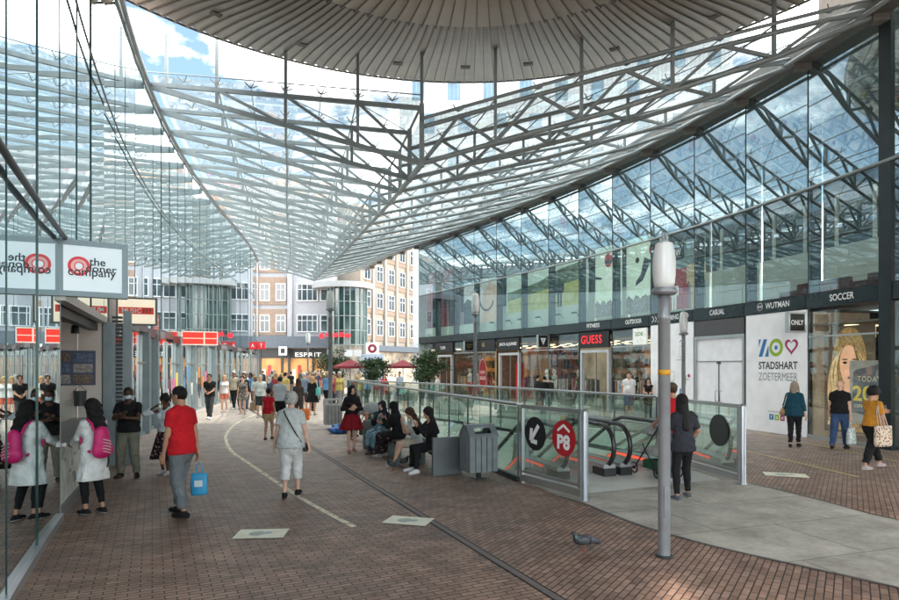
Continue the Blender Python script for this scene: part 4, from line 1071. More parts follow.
# red banner beyond the near post
A2, u2, n2 = V((*allJ[-2], 0)), *rdir(allJ[-2], allJ[-1])
Ln = (V((*allJ[-1], 0))-A2).length
t = thing('banner', 'red hanging banner with white ring print at the right edge behind glass', 'banner', tuple(A2+u2*(Ln-.7)+n2*.5+V((0, 0, 3.0))))
pl = Plane(A2+u2*(Ln-.05)+n2*.5+V((0, 0, 3.05)), -u2); pl.n = -n2 if pl.n.dot(n2) > 0 else pl.n
mb = MB(); mb.obox(pl.p(0, 0, -.01), pl.u*1.6, pl.v*2.5, pl.n*.01); mb.m(1).add(*ring2d(pl, .75, .75, .34, .42, .003)); mb.poly(disc2d(pl, .75, 1.9, .4, .42, .002)); text_on(mb, '2e', pl, .5, .6, .5, .3, .004, bold=.02)
mb.build('cloth', [mat('banner_red', (.55, .02, .03), .6, emit=.25, var=.08), mat('banner_cream', (.66, .5, .38), .6, emit=.25)], t)
m = MB()
m.obox(A2+u2*(Ln-2.5)+n2*1.6, u2*2.5, n2*.1, V((0, 0, 3.7))); m.build('shop_interior', WARM('interior_near', (.34, .26, .19), .4), shop)
MB().obox(A2+V((0, 0, .1)), u2*Ln, n2*.012, V((0, 0, 3.65))).build('shop_window', SHOPG, shop)
m = MB()
for i, (x, z, w, hh) in enumerate(((.35, 1.35, .35, .16), (.75, 1.5, .3, .12), (.3, 1.9, .8, .05))): m.m(i % 2).obox(A2+u2*(Ln-.9+x-.3)+n2*.8+V((0, 0, z)), u2*w, n2*.1, V((0, 0, hh)))
m.build('price_card', [mat('card_yellow', (.7, .6, .1), .5, emit=.4), mat('card_red', (.6, .08, .08), .5, emit=.4)], shop)

# ---- posters upstairs
def poster(k0, x0, k1, x1, z0, z1, label, painter, off=.62, name='poster'):  # prints glow by themselves, standing in for light in the unlit upper storey
    A, u, n, L = bay_frame(k0); A1, u1, n1, L1 = bay_frame(k1)
    p0 = A+u*x0+n*off; p1 = A1+u1*x1+n1*off; uu = (p0-p1); W = uu.length
    pl = Plane(p1+V((0, 0, z0)), uu); nn = (n+n1)/2
    if pl.n.dot(nn) > 0: pl.n = -pl.n
    t = thing(name, label, 'poster', tuple(pl.p(W/2, 0)))
    mb = MB(); mb.obox(pl.p(0, 0, -.05), pl.u*W, pl.v*(z1-z0), pl.n*.05)
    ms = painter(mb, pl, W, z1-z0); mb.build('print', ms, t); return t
def human(mb, pl, cx, y0, h, off, kick=False, w=1.0):
    q = lambda pts: mb.poly([pl.p(cx+x*h*w, y0+y*h, off) for x, y in pts])
    mb.poly(disc2d(pl, cx, y0+h*.93, h*.055, h*.07, off, 14))
    q([(-.16, .80), (.16, .80), (.15, .45), (.12, .42), (-.12, .42), (-.15, .45)]); q([(-.22, .78), (-.15, .80), (-.15, .52), (-.22, .44)]); q([(.15, .80), (.22, .78), (.22, .44), (.15, .52)])
    if kick: q([(-.12, .44), (-.02, .42), (-.05, .05), (-.12, .05)]); q([(.0, .46), (.12, .40), (.42, .18), (.38, .12)])
    else: q([(-.12, .44), (-.01, .42), (-.02, 0), (-.11, 0)]); q([(.01, .42), (.12, .44), (.11, 0), (.02, 0)])
def P_field(mb, pl, W, Hh):
    mb.m(1).poly([pl.p(.1, .1, .003), pl.p(W-.1, .1, .003), pl.p(W-.1, Hh*.62, .003), pl.p(W*.6, Hh*.56, .003), pl.p(W*.3, Hh*.50, .003), pl.p(.1, Hh*.44, .003)])
    mb.m(2).poly([pl.p(.1, Hh*.40, .005), pl.p(W*.45, Hh*.50, .005), pl.p(W-.1, Hh*.63, .005), pl.p(W-.1, Hh*.98, .005), pl.p(W*.7, Hh*.90, .005), pl.p(W*.45, Hh*.72, .005), pl.p(W*.25, Hh*.66, .005), pl.p(.1, Hh*.60, .005)])
    mb.m(3); human(mb, pl, W*.70, Hh*.10, Hh*.62, .008, w=1.1)
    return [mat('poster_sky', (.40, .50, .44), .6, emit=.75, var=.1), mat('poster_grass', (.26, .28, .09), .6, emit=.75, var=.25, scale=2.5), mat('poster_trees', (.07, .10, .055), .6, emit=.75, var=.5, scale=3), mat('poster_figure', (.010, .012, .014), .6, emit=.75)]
poster(6, .1, 8, 2.35, 5.0, 7.5, 'wide poster of a dark figure on a grassy hillside behind the upper glass', P_field)
def P_ball(kx, kick):
    def f(mb, pl, W, Hh):
        mb.m(1).poly([pl.p(.0, .0, .003)]+[pl.p(W*i/24, Hh*(.20+.035*((i*7) % 5)/4+.02*math.sin(i)), .003) for i in range(25)]+[pl.p(W, 0, .003)])
        mb.m(2); 
        if kick:
            mb.poly([pl.p(W*.55, Hh*.72, .005), pl.p(W*.75, Hh*.66, .005), pl.p(W*.50, Hh*.42, .005), pl.p(W*.28, Hh*.36, .005), pl.p(W*.30, Hh*.42, .005), pl.p(W*.44, Hh*.50, .005)])
            mb.poly(disc2d(pl, W*.34, Hh*.70, W*.06, W*.06, .005, 14)); mb.m(3).poly(disc2d(pl, W*.78, Hh*.80, W*.09, W*.12, .006, 14))
        else:
            mb.poly([pl.p(0, Hh*.60, .005), pl.p(W*.26, Hh*.57, .005), pl.p(W*.26, Hh*.54, .005), pl.p(0, Hh*.56, .005)])
            mb.m(3).poly(disc2d(pl, W*.52, Hh*.80, W*.15, W*.18, .005, 18)); mb.m(2).poly([pl.p(W*.38, Hh*.80, .007), pl.p(W*.66, Hh*.80, .007), pl.p(W*.64, Hh*.75, .007), pl.p(W*.40, Hh*.75, .007)])
            mb.m(4).poly(disc2d(pl, W*.52, Hh*.55, W*.16, W*.28, .004, 18))
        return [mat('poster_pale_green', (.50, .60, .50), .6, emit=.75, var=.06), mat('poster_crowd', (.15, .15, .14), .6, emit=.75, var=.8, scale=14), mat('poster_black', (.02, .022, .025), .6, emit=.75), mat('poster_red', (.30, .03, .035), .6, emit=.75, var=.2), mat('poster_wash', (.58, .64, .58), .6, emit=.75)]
    return f
poster(5, .12, 5, 2.0, 4.45, 7.8, 'pale poster with a red and black helmet shape above a crowd, over the red sign', P_ball(0, False))
poster(4, .12, 4, 2.3, 4.45, 7.8, 'pale poster of a kicking leg and a ball above a crowd', P_ball(0, True))
def P_dark(mb, pl, W, Hh):
    mb.m(1).poly([pl.p(.1, 0, .003), pl.p(W*.4, 0, .003), pl.p(W*.42, Hh*.5, .003), pl.p(W*.3, Hh*.62, .003), pl.p(W*.14, Hh*.5, .003)]); mb.poly(disc2d(pl, W*.28, Hh*.7, W*.1, Hh*.09, .003, 14))
    mb.m(2); human(mb, pl, W*.72, 0, Hh*.85, .004, w=1.2)
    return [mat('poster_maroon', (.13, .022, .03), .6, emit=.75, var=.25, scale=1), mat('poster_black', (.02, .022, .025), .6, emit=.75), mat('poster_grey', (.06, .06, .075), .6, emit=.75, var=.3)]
poster(11, .2, 12, 2.3, 4.75, 9.0, 'tall maroon poster with dark figures at the far end of the upper glass', P_dark)
def P_red(mb, pl, W, Hh):
    mb.m(1).poly([pl.p(W*.05, Hh*.72, .003), pl.p(W*.5, Hh*.75, .003), pl.p(W*.5, Hh*.97, .003), pl.p(W*.05, Hh*.94, .003)]); text_on(mb.m(3), 'NEW', pl, W*.12, Hh*.8, W*.3, Hh*.1, .006, bold=.02)
    mb.m(2); human(mb, pl, W*.80, 0, Hh*.80, .005, w=1.1); mb.m(4).poly([pl.p(0, 0, .003), pl.p(W*.62, 0, .003), pl.p(W*.62, Hh*.60, .003), pl.p(0, Hh*.62, .003)]); mb.m(3); human(mb, pl, W*.24, 0, Hh*.45, .006)
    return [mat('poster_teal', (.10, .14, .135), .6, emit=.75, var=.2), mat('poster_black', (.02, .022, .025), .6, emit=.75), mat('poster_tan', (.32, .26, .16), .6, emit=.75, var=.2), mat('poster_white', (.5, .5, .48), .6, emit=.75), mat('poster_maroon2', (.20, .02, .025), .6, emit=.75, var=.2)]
poster(3, .15, 3, 2.35, 4.4, 7.1, 'dark poster with a tan figure on a maroon field above the small drawings', P_red)
def P_port(mb, pl, W, Hh):
    mb.m(1).poly([pl.p(W*.45, 0, .003), pl.p(W*.95, 0, .003), pl.p(W*.95, Hh*.7, .003), pl.p(W*.7, Hh*.95, .003), pl.p(W*.5, Hh*.6, .003)]); mb.m(2).add(*ring2d(pl, W*.62, Hh*.55, W*.16, W*.19, .006, 3.3, 6.0)); mb.m(2).poly([pl.p(0, 0, .004), pl.p(W*.35, 0, .004), pl.p(W*.3, Hh*.5, .004), pl.p(W*.1, Hh*.6, .004), pl.p(0, Hh*.5, .004)])
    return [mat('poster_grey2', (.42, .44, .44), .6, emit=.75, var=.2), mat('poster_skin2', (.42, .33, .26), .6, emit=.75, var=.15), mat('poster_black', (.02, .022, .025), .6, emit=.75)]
poster(9, .3, 10, 2.2, 4.9, 7.7, 'grey poster of a neck with a dark necklace behind the slim lamp', P_port)
# low red seats and spot lamps upstairs
for k in (0, 1):
    A, u, n, L = bay_frame(k)
    t = thing('low_sofa', 'low maroon seat unit upstairs behind the %s glass bay' % ('nearest' if k == 0 else 'second nearest'), 'seat', tuple(A+u*1.2+n*1.4+V((0, 0, 4.16))))
    MB().obox(A+u*.25+n*1.1+V((0, 0, 4.16)), u*2.0, n*.7, V((0, 0, .42))).build('seat', mat('maroon_seat', (.16, .03, .028), .6, var=.2), t, bevel=.03)
    MB().obox(A+u*.25+n*1.82+V((0, 0, 4.16)), u*2.0, n*.15, V((0, 0, .72))).build('backrest', mat('maroon_seat', (.16, .03, .028)), t, bevel=.03)
for k, x in ((6, .6), (6, 1.9), (7, 1.2), (8, .4), (8, 1.6), (9, .8)):
    A, u, n, L = bay_frame(k); p = A+u*x+n*.42+V((0, 0, 4.78))
    t = thing('spot_lamp', 'small black spot lamp on the pale parapet below the hillside poster', 'lamp', tuple(p), group='black spot lamps along the pale parapet')
    mb = MB(); mb.path([p+n*.1-V((0, 0, .2)), p-n*.05, p-n*.22+V((0, 0, .03))], .015, 6); mb.build('bracket', BLACK, t)
    mb = MB(); mb.obox(p-n*.30-u*.16-V((0, 0, .03)), u*.32, n*.12, V((0, 0, .08))); mb.build('lamp_head', BLACK, t)
# ------------------------------------------------------------------ left: mirror glass front in shingled panes, with a food stall cut into it
lefth = thing('mirror_glass_building', 'tall left-hand building front of shingled mirror glass panes reflecting the street', 'building', (LJ[0][0], LJ[0][1], 0))
def ldir(a, b_):
    u = V((b_[0]-a[0], b_[1]-a[1], 0)).normalized(); return u, V((-u.y, u.x, 0))    # along (away), outward (behind the glass)
ST0 = min(range(len(LJ)), key=lambda i: abs(LJ[i][1]-8.3)); ST1 = min(range(len(LJ)), key=lambda i: abs(LJ[i][1]-13.0))
rnd = random.Random(11)
LEDGE = mat('glass_edge_green', (.02, .055, .05), .2, .3, var=.2)
for k in range(len(LJ)-1):
    a, b_ = LJ[k], LJ[k+1]; u, n = ldir(a, b_); A = V((*a, 0)); B = V((*b_, 0)); L = (B-A).length
    z0 = 3.16 if ST0 <= k < ST1 else (.10 if k < ST0 else .12)
    tw = .022+rnd.uniform(-.018, .018); tl = rnd.uniform(-.012, .012)
    p = A+u*.012+n*(.03+tw/2); q = B-u*.012+n*(.03-tw/2); t_ = n*tl
    MB().add([p+V((0, 0, z0)), q+V((0, 0, z0)), q+t_+V((0, 0, EAVE-.08)), p+t_+V((0, 0, EAVE-.08)), p+n*.02+V((0, 0, z0)), q+n*.02+V((0, 0, z0)), q+t_+n*.02+V((0, 0, EAVE-.08)), p+t_+n*.02+V((0, 0, EAVE-.08))],
             [(0, 1, 2, 3), (4, 7, 6, 5), (0, 4, 5, 1), (1, 5, 6, 2), (2, 6, 7, 3), (3, 7, 4, 0)]).build('pane', MIRROR, lefth)
    m = MB(); m.obox(A-u*.006+n*.012+V((0, 0, z0)), u*.012, n*.085, V((0, 0, EAVE-z0-.06)))
    m.build('mullion', LEDGE, lefth)
    if not (ST0 <= k < ST1):
        m = MB(); m.obox(A-n*.03+V((0, 0, .0)), u*L, n*.12, V((0, 0, .10))); m.build('base_rail', ALU if k < ST0 else GREYP, lefth)
m = MB(); m.path([(x+.02, y, EAVE) for x, y in LJ], .085, 8); m.build('eave_pipe', STEELL, lefth)
m = MB(); m.path([(x+.04, y, 7.75) for x, y in LJ], .02, 6); m.build('rail', STEEL, lefth)
m = MB(); m.path([(x+.05, y, 3.88) for x, y in LJ[:ST0+1]], .034, 8); m.build('rail', DARK, lefth)
m = MB()
for k in range(len(LJ)-1):
    u, n = ldir(LJ[k], LJ[k+1]); m.obox(V((*LJ[k], 0))+n*.35, u*1.64, n*.1, V((0, 0, EAVE-.3))) if not (ST0 <= k < ST1) else m.obox(V((*LJ[k], 3.4))+n*.35, u*1.64, n*.1, V((0, 0, EAVE-3.7)))
m.build('core_wall', mat('core_wall', (.06, .07, .07), .8), lefth)
# posts at the shop doors beyond the stall
for k, w in ((ST1, .20), (ST1+1, .07), (ST1+4, .16), (ST1+5, .06), (ST1+8, .14), (ST1+10, .14), (ST1+13, .16)):
    u, n = ldir(LJ[k], LJ[k+1]); A = V((*LJ[k], 0)); MB().obox(A-u*w/2-n*.14, u*w, n*.16, V((0, 0, 3.2 if k != ST1 else 3.05))).build('door_post', GREYP, lefth)
# header band and slim frames of the shop fronts beyond the stall
for k in range(ST1+1, len(LJ)-1):
    u, n = ldir(LJ[k], LJ[k+1]); A = V((*LJ[k], 0))
    MB().obox(A-n*.10+V((0, 0, 3.05+.05*(k % 3))), u*1.64, n*.14, V((0, 0, .26))).build('header_band', [DARK, mat('header_grey', (.16, .18, .19), .45), mat('header_slate', (.06, .06, .07), .4)][k % 3], lefth)
    MB().obox(A+u*.80-n*.05+V((0, 0, .1)), u*.05, n*.07, V((0, 0, 2.95))).build('window_frame', ALU, lefth)
    if k % 2: MB().obox(A-n*.05+V((0, 0, 2.2)), u*1.6, n*.06, V((0, 0, .05))).build('window_frame', ALU, lefth)
# ---- food stall
a, b_ = LJ[ST0], LJ[ST1]; u, n = ldir(a, b_); A = V((*a, 0)); B = V((*b_, 0)); L = (B-A).length
stall = thing('food_stall', 'open food stall with steel counter let into the left front under the lit sign', 'food stall', (a[0], a[1], 0))
PANEL = mat('stall_panel', (.46, .42, .38), .5, var=.12, scale=1.5, emit=.10)  # panels glow slightly so the dark inside of the stall looks lit
m = MB()
for j in range(5): m.obox(B-u*.06+n*(.05+.44*j), n*.43, u*.05, V((0, 0, 3.2)))
m.build('end_wall', PANEL, stall)
m = MB()
for j in range(9): m.obox(A+n*2.2+u*(L/9*j), u*(L/9-.012), n*.05, V((0, 0, 3.2)))
m.build('back_wall', PANEL, stall)
MB().obox(A+n*.02+u*.03, u*.05, n*2.2, V((0, 0, 3.2))).build('near_wall', mat('stall_side', (.40, .44, .45), .3, .3), stall)
MB().obox(A+n*.10+V((0, 0, 3.02)), u*L, n*2.1, V((0, 0, .06))).build('ceiling', mat('stall_ceiling', (.20, .19, .18), .6), stall)
MB().obox(A-n*.05+V((0, 0, 3.02)), u*L, n*.14, V((0, 0, .13))).build('fascia', mat('fascia_light', (.55, .55, .53), .4, var=.05), stall)
MB().obox(A+n*.12+V((0, 0, 2.86)), u*L, n*.16, V((0, 0, .14))).build('shutter_box', mat('stall_dark', (.06, .06, .06), .5), stall)
# counter, lower front, display glass
MB().obox(A+u*.1-n*.04+V((0, 0, 1.00)), u*(L-.2), n*.62, V((0, 0, .05))).build('counter_top', STAIN, stall)
m = MB(); m.obox(A+u*.1+n*.06+V((0, 0, .14)), u*(L-.2), n*.45, V((0, 0, .86)))
fm = mat('stall_front', (.62, .62, .58), .45, var=.30, scale=4)
m.m(1).obox(A+u*.1-n*.0+V((0, 0, .0)), u*(L-.2), n*.5, V((0, 0, .14)))
rr = random.Random(3); m.m(2)
for j in range(26):
    x = rr.uniform(.2, L-.5); z = rr.uniform(.25, .85); m.obox(A+u*x+n*.054+V((0, 0, z)), u*rr.uniform(.06, .22), n*.004, V((0, 0, rr.uniform(.03, .12))))
m.build('counter_front', [fm, mat('stall_plinth', (.16, .15, .15), .6), mat('stall_print', (.30, .31, .29), .5, var=.4)], stall)
MB().obox(A+u*.3+n*.5+V((0, 0, 1.05)), u*(L-.9), n*.012, V((0, 0, .42))).build('display_glass', SHOPG, stall)
m = MB()
for j in range(4): m.obox(B-u*.075+n*(.20+.0)+V((0, 0, 1.78+.0)), n*.01, u*.01, V((0, 0, .01)))
m.m(0).obox(B-u*.085+n*.16+V((0, 0, 1.72)), n*1.25, u*.02, V((0, 0, .72)))
for i in range(3):
    for j in range(3): m.m(1+(i+j) % 3).obox(B-u*.09+n*(.21+.40*i)+V((0, 0, 1.76+.225*j)), n*.35, u*.006, V((0, 0, .18)))
m.build('menu_board', [mat('menu_blue', (.07, .09, .14), .4), mat('menu_a', (.16, .12, .09), .4, var=.6, scale=22), mat('menu_b', (.30, .28, .27), .4, var=.5, scale=25), mat('menu_c', (.10, .13, .22), .4, var=.6, scale=20)], stall)
m = MB(); m.lathe(B-u*.22+n*.42+V((0, 0, 1.30)), [(.10, 0), (.105, .02), (.12, .30), (.125, .31)], 14); m.path([B-u*.22+n*.30+V((0, 0, 1.60)), B-u*.22+n*.42+V((0, 0, 1.72)), B-u*.22+n*.54+V((0, 0, 1.60))], .008, 5); m.build('bucket', mat('bucket_grey', (.10, .11, .115), .35, .5), stall)
MB().obox(A+u*(L*.4)+n*.75+V((0, 0, 1.05)), u*.9, n*.6, V((0, 0, .55))).build('grill', STAIN, stall, bevel=.02)
m = MB(); m.lathe(A+u*(L*.66)+n*.3+V((0, 0, 2.72)), [(.03, .16), (.06, .14), (.07, 0)], 12); m.build('lamp_head', BLACK, stall)
# louvred strip and posts at the far end of the stall
m = MB(); m.obox(B-u*.10-n*.20, u*.12, n*.22, V((0, 0, 3.02))); m.build('post', GREYP, stall)
m = MB(); c1 = B+u*.02-n*.33
for j in range(22): m.obox(c1+V((0, 0, 1.35+.085*j)), n*.20, u*.06, V((0, 0, .05)))
m.build('louvre', mat('louvre_dark', (.035, .04, .042), .5), stall)
m = MB(); m.obox(c1-n*.17, n*.16, u*.12, V((0, 0, 3.3))); m.build('post', GREYP, stall)
m = MB(); m.obox(c1+V((0, 0, 0)), n*.2, u*.08, V((0, 0, 1.33))); m.build('door_post', mat('post_dark', (.10, .11, .115), .5), stall)

# ---- projecting light boxes on the left
LIGHTBOX = emis('lightbox_white', (.74, .86, .91), .35, var=.05, scale=.8)
FRAMEB = mat('frame_blue_grey', (.23, .30, .33), .4, .2, var=.05)
A0 = V((-5.42, 8.25, 3.475)); uu = V((.80, .50, 0)).normalized()
t, pl = box_sign('projecting_sign', 'large lit white box sign with red ring and dark lettering over the food stall', A0+uu*.43+V((.02, 0, 0)), uu, .86, .78, .16, FRAMEB, LIGHTBOX, fw=.075)
REDP = mat('ring_red', (.62, .05, .06), .5, emit=.35, var=.05); INK = mat('sign_ink', (.03, .045, .06), .5); PINK = mat('ring_pink', (.75, .40, .38), .5, emit=.4)
mb = MB(); mb.add(*ring2d(pl, .26, .42, .095, .135, -.003)); mb.m(1).add(*ring2d(pl, .26, .42, .065, .092, -.003)); mb.m(0).add(*ring2d(pl, .26, .42, .045, .062, -.003)); mb.build('ring_mark', [REDP, PINK], t)
mb = MB(); text_on(mb, 'the', pl, .38, .44, .20, .11, -.001, bold=.015); text_on(mb, 'doner', pl, .34, .355, .38, .095, -.001, bold=.015); text_on(mb, 'company', pl, .13, .25, .58, .12, -.001, bold=.012); mb.build('lettering', INK, t)
def lsign(px, py0, py1, D, w, name, label, frame, face, yaw=None, dep=.14, fw=.04):
    x = (px-450)/600*D; z1 = EYE+(366-py0)/600*D; z0 = EYE+(366-py1)/600*D
    u_ = V(yaw or (.93, .36, 0)).normalized()
    return box_sign(name, label, V((x, D, (z0+z1)/2))+u_*w/2, u_, w, z1-z0, dep, frame, face, fw=fw), w, z1-z0
(t, pl), w, hh = lsign(117, 297, 325, 14.0, .86, 'projecting_sign', 'cream lit box sign with a red band and white music lettering on the left', mat('frame_dark', (.12, .14, .14), .4), emis('lightbox_cream', (.88, .76, .58), .7))
mb = MB(); mb.obox(pl.p(.05, hh*.40, -.008), pl.u*(w-.12), pl.v*(hh*.25), pl.n*.004); mb.build('band', mat('band_red', (.60, .05, .03), .5, emit=.4), t)
mb = MB(); text_on(mb, 'MUSIC', pl, .12, hh*.44, .40, hh*.17, -.002, bold=.02); mb.m(1); text_on(mb, 'FIT', pl, .56, hh*.44, .20, hh*.17, -.002, bold=.02); mb.build('lettering', [WHITET, INK], t)
mb = MB(); mb.obox(pl.p(-.36, -.02, -.02), pl.u*.36, pl.v*(hh+.06), pl.n*.02); mb.build('side_panel', mat('side_panel_orange', (.52, .42, .36), .5, var=.35, scale=2, emit=.15), t)
(t, pl), w, hh = lsign(148, 314, 341, 20.8, .40, 'projecting_sign', 'narrow pink and red striped panel sign above the left shop doors', mat('frame_dark', (.12, .14, .14), .4), mat('stripe_pink', (.66, .25, .23), .5, emit=.35), dep=.1)
mb = MB()
for j in range(4): mb.obox(pl.p(.045, hh*(.1+.22*j), -.008), pl.u*(w-.09), pl.v*(hh*.07), pl.n*.003)
mb.build('stripe', mat('stripe_light', (.75, .6, .58), .5, emit=.3), t)
(t, pl), w, hh = lsign(110, 324, 345, 13.7, .30, 'projecting_sign', 'small grey and red picture sign hanging below the music sign', GREYP, mat('flag_grey', (.20, .22, .24), .5, var=.5, scale=8), dep=.06, fw=.015)
mb = MB(); mb.poly(disc2d(pl, w*.5, hh*.2, w*.3, hh*.12, -.004, 14)); mb.poly([pl.p(w*.3, hh*.3, -.004), pl.p(w*.45, hh*.3, -.004), pl.p(w*.42, hh*.62, -.004)]); mb.build('emblem', mat('flag_red', (.6, .06, .05), .5, emit=.2), t)
mb = MB(); mb.poly([pl.p(w*.15, hh*.35, -.003), pl.p(w*.38, hh*.3, -.003), pl.p(w*.28, hh*.85, -.003)]); mb.poly([pl.p(w*.6, hh*.3, -.003), pl.p(w*.85, hh*.4, -.003), pl.p(w*.75, hh*.9, -.003)]); mb.build('emblem', WHITET, t)
(t, pl), w, hh = lsign(182, 331, 345, 25.6, 1.45, 'projecting_sign', 'wide bright red sign in two lit fields with pale frame on the left front', mat('frame_cream', (.72, .62, .55), .4, emit=.3), emis('red_field', (.80, .035, .02), .5), fw=.045)
mb = MB(); mb.obox(pl.p(.05, hh*.46, -.008), pl.u*(w-.1), pl.v*.035, pl.n*.003); mb.obox(pl.p(w*.60, .05, -.008), pl.u*.06, pl.v*(hh-.1), pl.n*.004); mb.build('cross_bar', mat('bar_cream', (.85, .6, .5), .5, emit=.4), t)
# shop windows with bright displays further down the left front
WPM = [mat('disp_pink', (.6, .12, .25), .5, emit=.2), mat('disp_yellow', (.65, .52, .12), .5, emit=.2), mat('disp_blue', (.10, .25, .42), .5, emit=.2), mat('disp_white', (.66, .66, .62), .5, emit=.1), mat('disp_orange', (.6, .25, .08), .5, emit=.2)]
for k in range(ST1+7, ST1+12):
    u, n = ldir(LJ[k], LJ[k+1]); A = V((*LJ[k], 0)); 
    for j in (0, 1):
        MB().obox(A+u*(.25+.62*j)-n*.06+V((0, 0, .8+.25*((k*3+j*5) % 4))), u*.36, n*.03, V((0, 0, .55))).build('window_poster', WPM[(k+j) % 5], lefth)

# ------------------------------------------------------------------ steel roof
NT = 18
LE = curve_pts(_cL, 19.35, 53.3, 1.0)
def on_curve(c, D): return (float(np.polyval(c, D)), D)
ORD = ['first', 'second', 'third', 'fourth', 'fifth', 'sixth', 'seventh', 'eighth', 'ninth', 'tenth', 'eleventh', 'twelfth', 'thirteenth', 'fourteenth', 'fifteenth', 'sixteenth', 'seventeenth', 'eighteenth']
nodes = []
for i in range(NT):
    t_ = i/(NT-1)
    l = LE[min(len(LE)-1, round(t_*(len(LE)-1)))]; r = on_curve(_cR, 15.4+(RJ[-1][1]-15.4)*(t_*.97)) if i >= len(RJ) else RJ[min(i, len(RJ)-1)]
    l, r = V((l[0]+.12, l[1])), V((r[0]-.12, r[1])); c = l.lerp(r, .5)
    for _ in range(20):      # straight beams: the low joint lies where the span crosses the valley line
        xv = float(np.interp(c.y, [17.5, 23, 38, 54], [-.79, -2.07, -6.84, -12.3])); c = l.lerp(r, (xv-l.x)/(r.x-l.x))
    nodes.append((l, c, r))
ZT = 11.2
ZBS = [float(np.interp(n_[1].y, [17.5, 23, 38, 55], [8.05, 8.6, 9.2, 9.8])) for n_ in nodes]; C0 = nodes[0][1]
LT = [0, .26, .52, .78, 1.0]; RT = [0, .18, .38, .58, .79, 1.0]
def left_pt(i, t, top):
    l, c, r = nodes[i]; p = l.lerp(c, t); k = (ZT-ZBS[i])/3.15; zb = (ZT-.1)+(ZBS[i]-ZT+.1)*t; return V((p.x, p.y, ZT+(ZBS[i]+1.62*k-ZT)*t if top else zb))
def right_pt(i, t, top):
    l, c, r = nodes[i]; p = c.lerp(r, t); k = (ZT-ZBS[i])/3.15; z1 = ZBS[i]+1.07*k; zt_ = z1+(ZT+.06-z1)*(t+.12*t*(1-t)); return V((p.x, p.y, zt_ if top else zt_-k*float(np.interp(t, [0, .45, .8, 1], [1.07, 1.0, .64, .16]))))
for i in range(NT):
    l, c, r = nodes[i]
    tr = thing('roof_truss', 'blue-grey steel roof truss, %s behind the round canopy' % ORD[i], 'roof truss', (c.x, c.y, ZBS[i]), 0, 'steel trusses under the glass roof')
    th = .09
    for side, P, T in (('l', left_pt, LT), ('r', right_pt, RT)):
        for top, hh, nm in ((1, .125, 'top_chord'), (0, .14, 'bottom_chord')):
            m = MB()
            if side == 'l': m.beam(P(i, 0, top), P(i, 1, top), th, hh)
            else: m.path([P(i, t_, top) for t_ in (0, .225, .45, .625, .8, 1.0)], hh*.56, 4)
            m.build(nm, STEEL, tr)
        for t_ in T[1:-1]: MB().beam(P(i, t_, 0), P(i, t_, 1), .085, .09).build('web_post', STEEL, tr)
        for j in range(len(T)-1):
            if side == 'l':
                MB().beam(P(i, T[j], 1), P(i, T[j+1], 0), .085, .085).build('web_diagonal', STEEL, tr)
            else:
                mid = (T[j]+T[j+1])/2
                MB().beam(P(i, T[j], 0), P(i, mid, 1), .075, .075).build('web_diagonal', STEEL, tr); MB().beam(P(i, mid, 1), P(i, T[j+1], 0), .085, .085).build('web_diagonal', STEEL, tr)
    MB().beam((c.x, c.y, ZBS[i]-.1), (c.x, c.y, left_pt(i, 1, 1).z+.12), .14, .14).build('king_post', STEEL, tr)
    MB().box((r.x-.05, r.y, ZT-.15), (.42, .26, .42), math.atan2(r.y-c.y, r.x-c.x)).build('bracket', mat('bracket_brown', (.16, .15, .14), .5), tr)
# long members, glazing bars, fittings
rf = thing('glass_roof', 'pale see-through glass roof over the street with thin glazing bars', 'glass roof', (C0.x, C0.y, ZT))
def run(P, t, top, r, dz=0.0, name='purlin', m_=STEEL, i0=0, i1=NT):
    mb = MB(); mb.path([P(i, t, top)+V((0, 0, dz)) for i in range(i0, i1)], r, 6); mb.build(name, m_, rf)
for t_ in (.26, .52, .78): run(left_pt, t_, 1, .024, .20)
for t_ in (.18, .38, .58, .79): run(right_pt, t_, 1, .024, .20)
for t_ in (.39, .65): run(left_pt, t_, 1, .014, .20, 'glazing_bar')
for t_ in (.28, .68): run(right_pt, t_, 1, .014, .20, 'glazing_bar')
run(left_pt, 1.0, 0, .09, 0, 'centre_beam'); run(left_pt, 1.0, 1, .05, .1, 'centre_beam')
run(left_pt, .52, 0, .022, 0, 'tie_rod'); run(right_pt, .58, 0, .022, 0, 'tie_rod')
for i in range(NT-1):
    for P, T in ((left_pt, LT), (right_pt, RT)):
        g = V((0, 0, .30))
        MB().add([P(i, 0, 1)+g, P(i, 1, 1)+g, P(i+1, 1, 1)+g, P(i+1, 0, 1)+g], [(0, 1, 2, 3)]).build('pane', ROOFG, rf)
        mb = MB()
        for j in range(len(T)-1):
            if i % 2: pass
            elif i < 12 and P is left_pt: mb.tube(P(i, T[j], 1), P(i+1, T[j+1], 1), .014, 5, cap=False)
            elif i < 12: mb.tube(P(i+1, T[j], 1), P(i, T[j+1], 1), .014, 5, cap=False)
        if mb.v: mb.build('bracing_rod', STEEL, rf)
# spider fittings of the glazing
mb = MB()
for i in range(0, 10):
    for P, ts in ((left_pt, (.13, .26, .39, .52, .65, .78, .9)), (right_pt, (.09, .28, .48, .68, .9))):
        for t_ in ts:
            c = P(i, t_, 1)+V((0, 0, .27))
            for a in (.78, 2.36, 3.93, 5.5): mb.tube(c-V((0, 0, .12)), c+V((math.cos(a)*.22, math.sin(a)*.22, .02)), .016, 5, cap=False)
o = mb.build('spider_fittings', STEEL, rf)
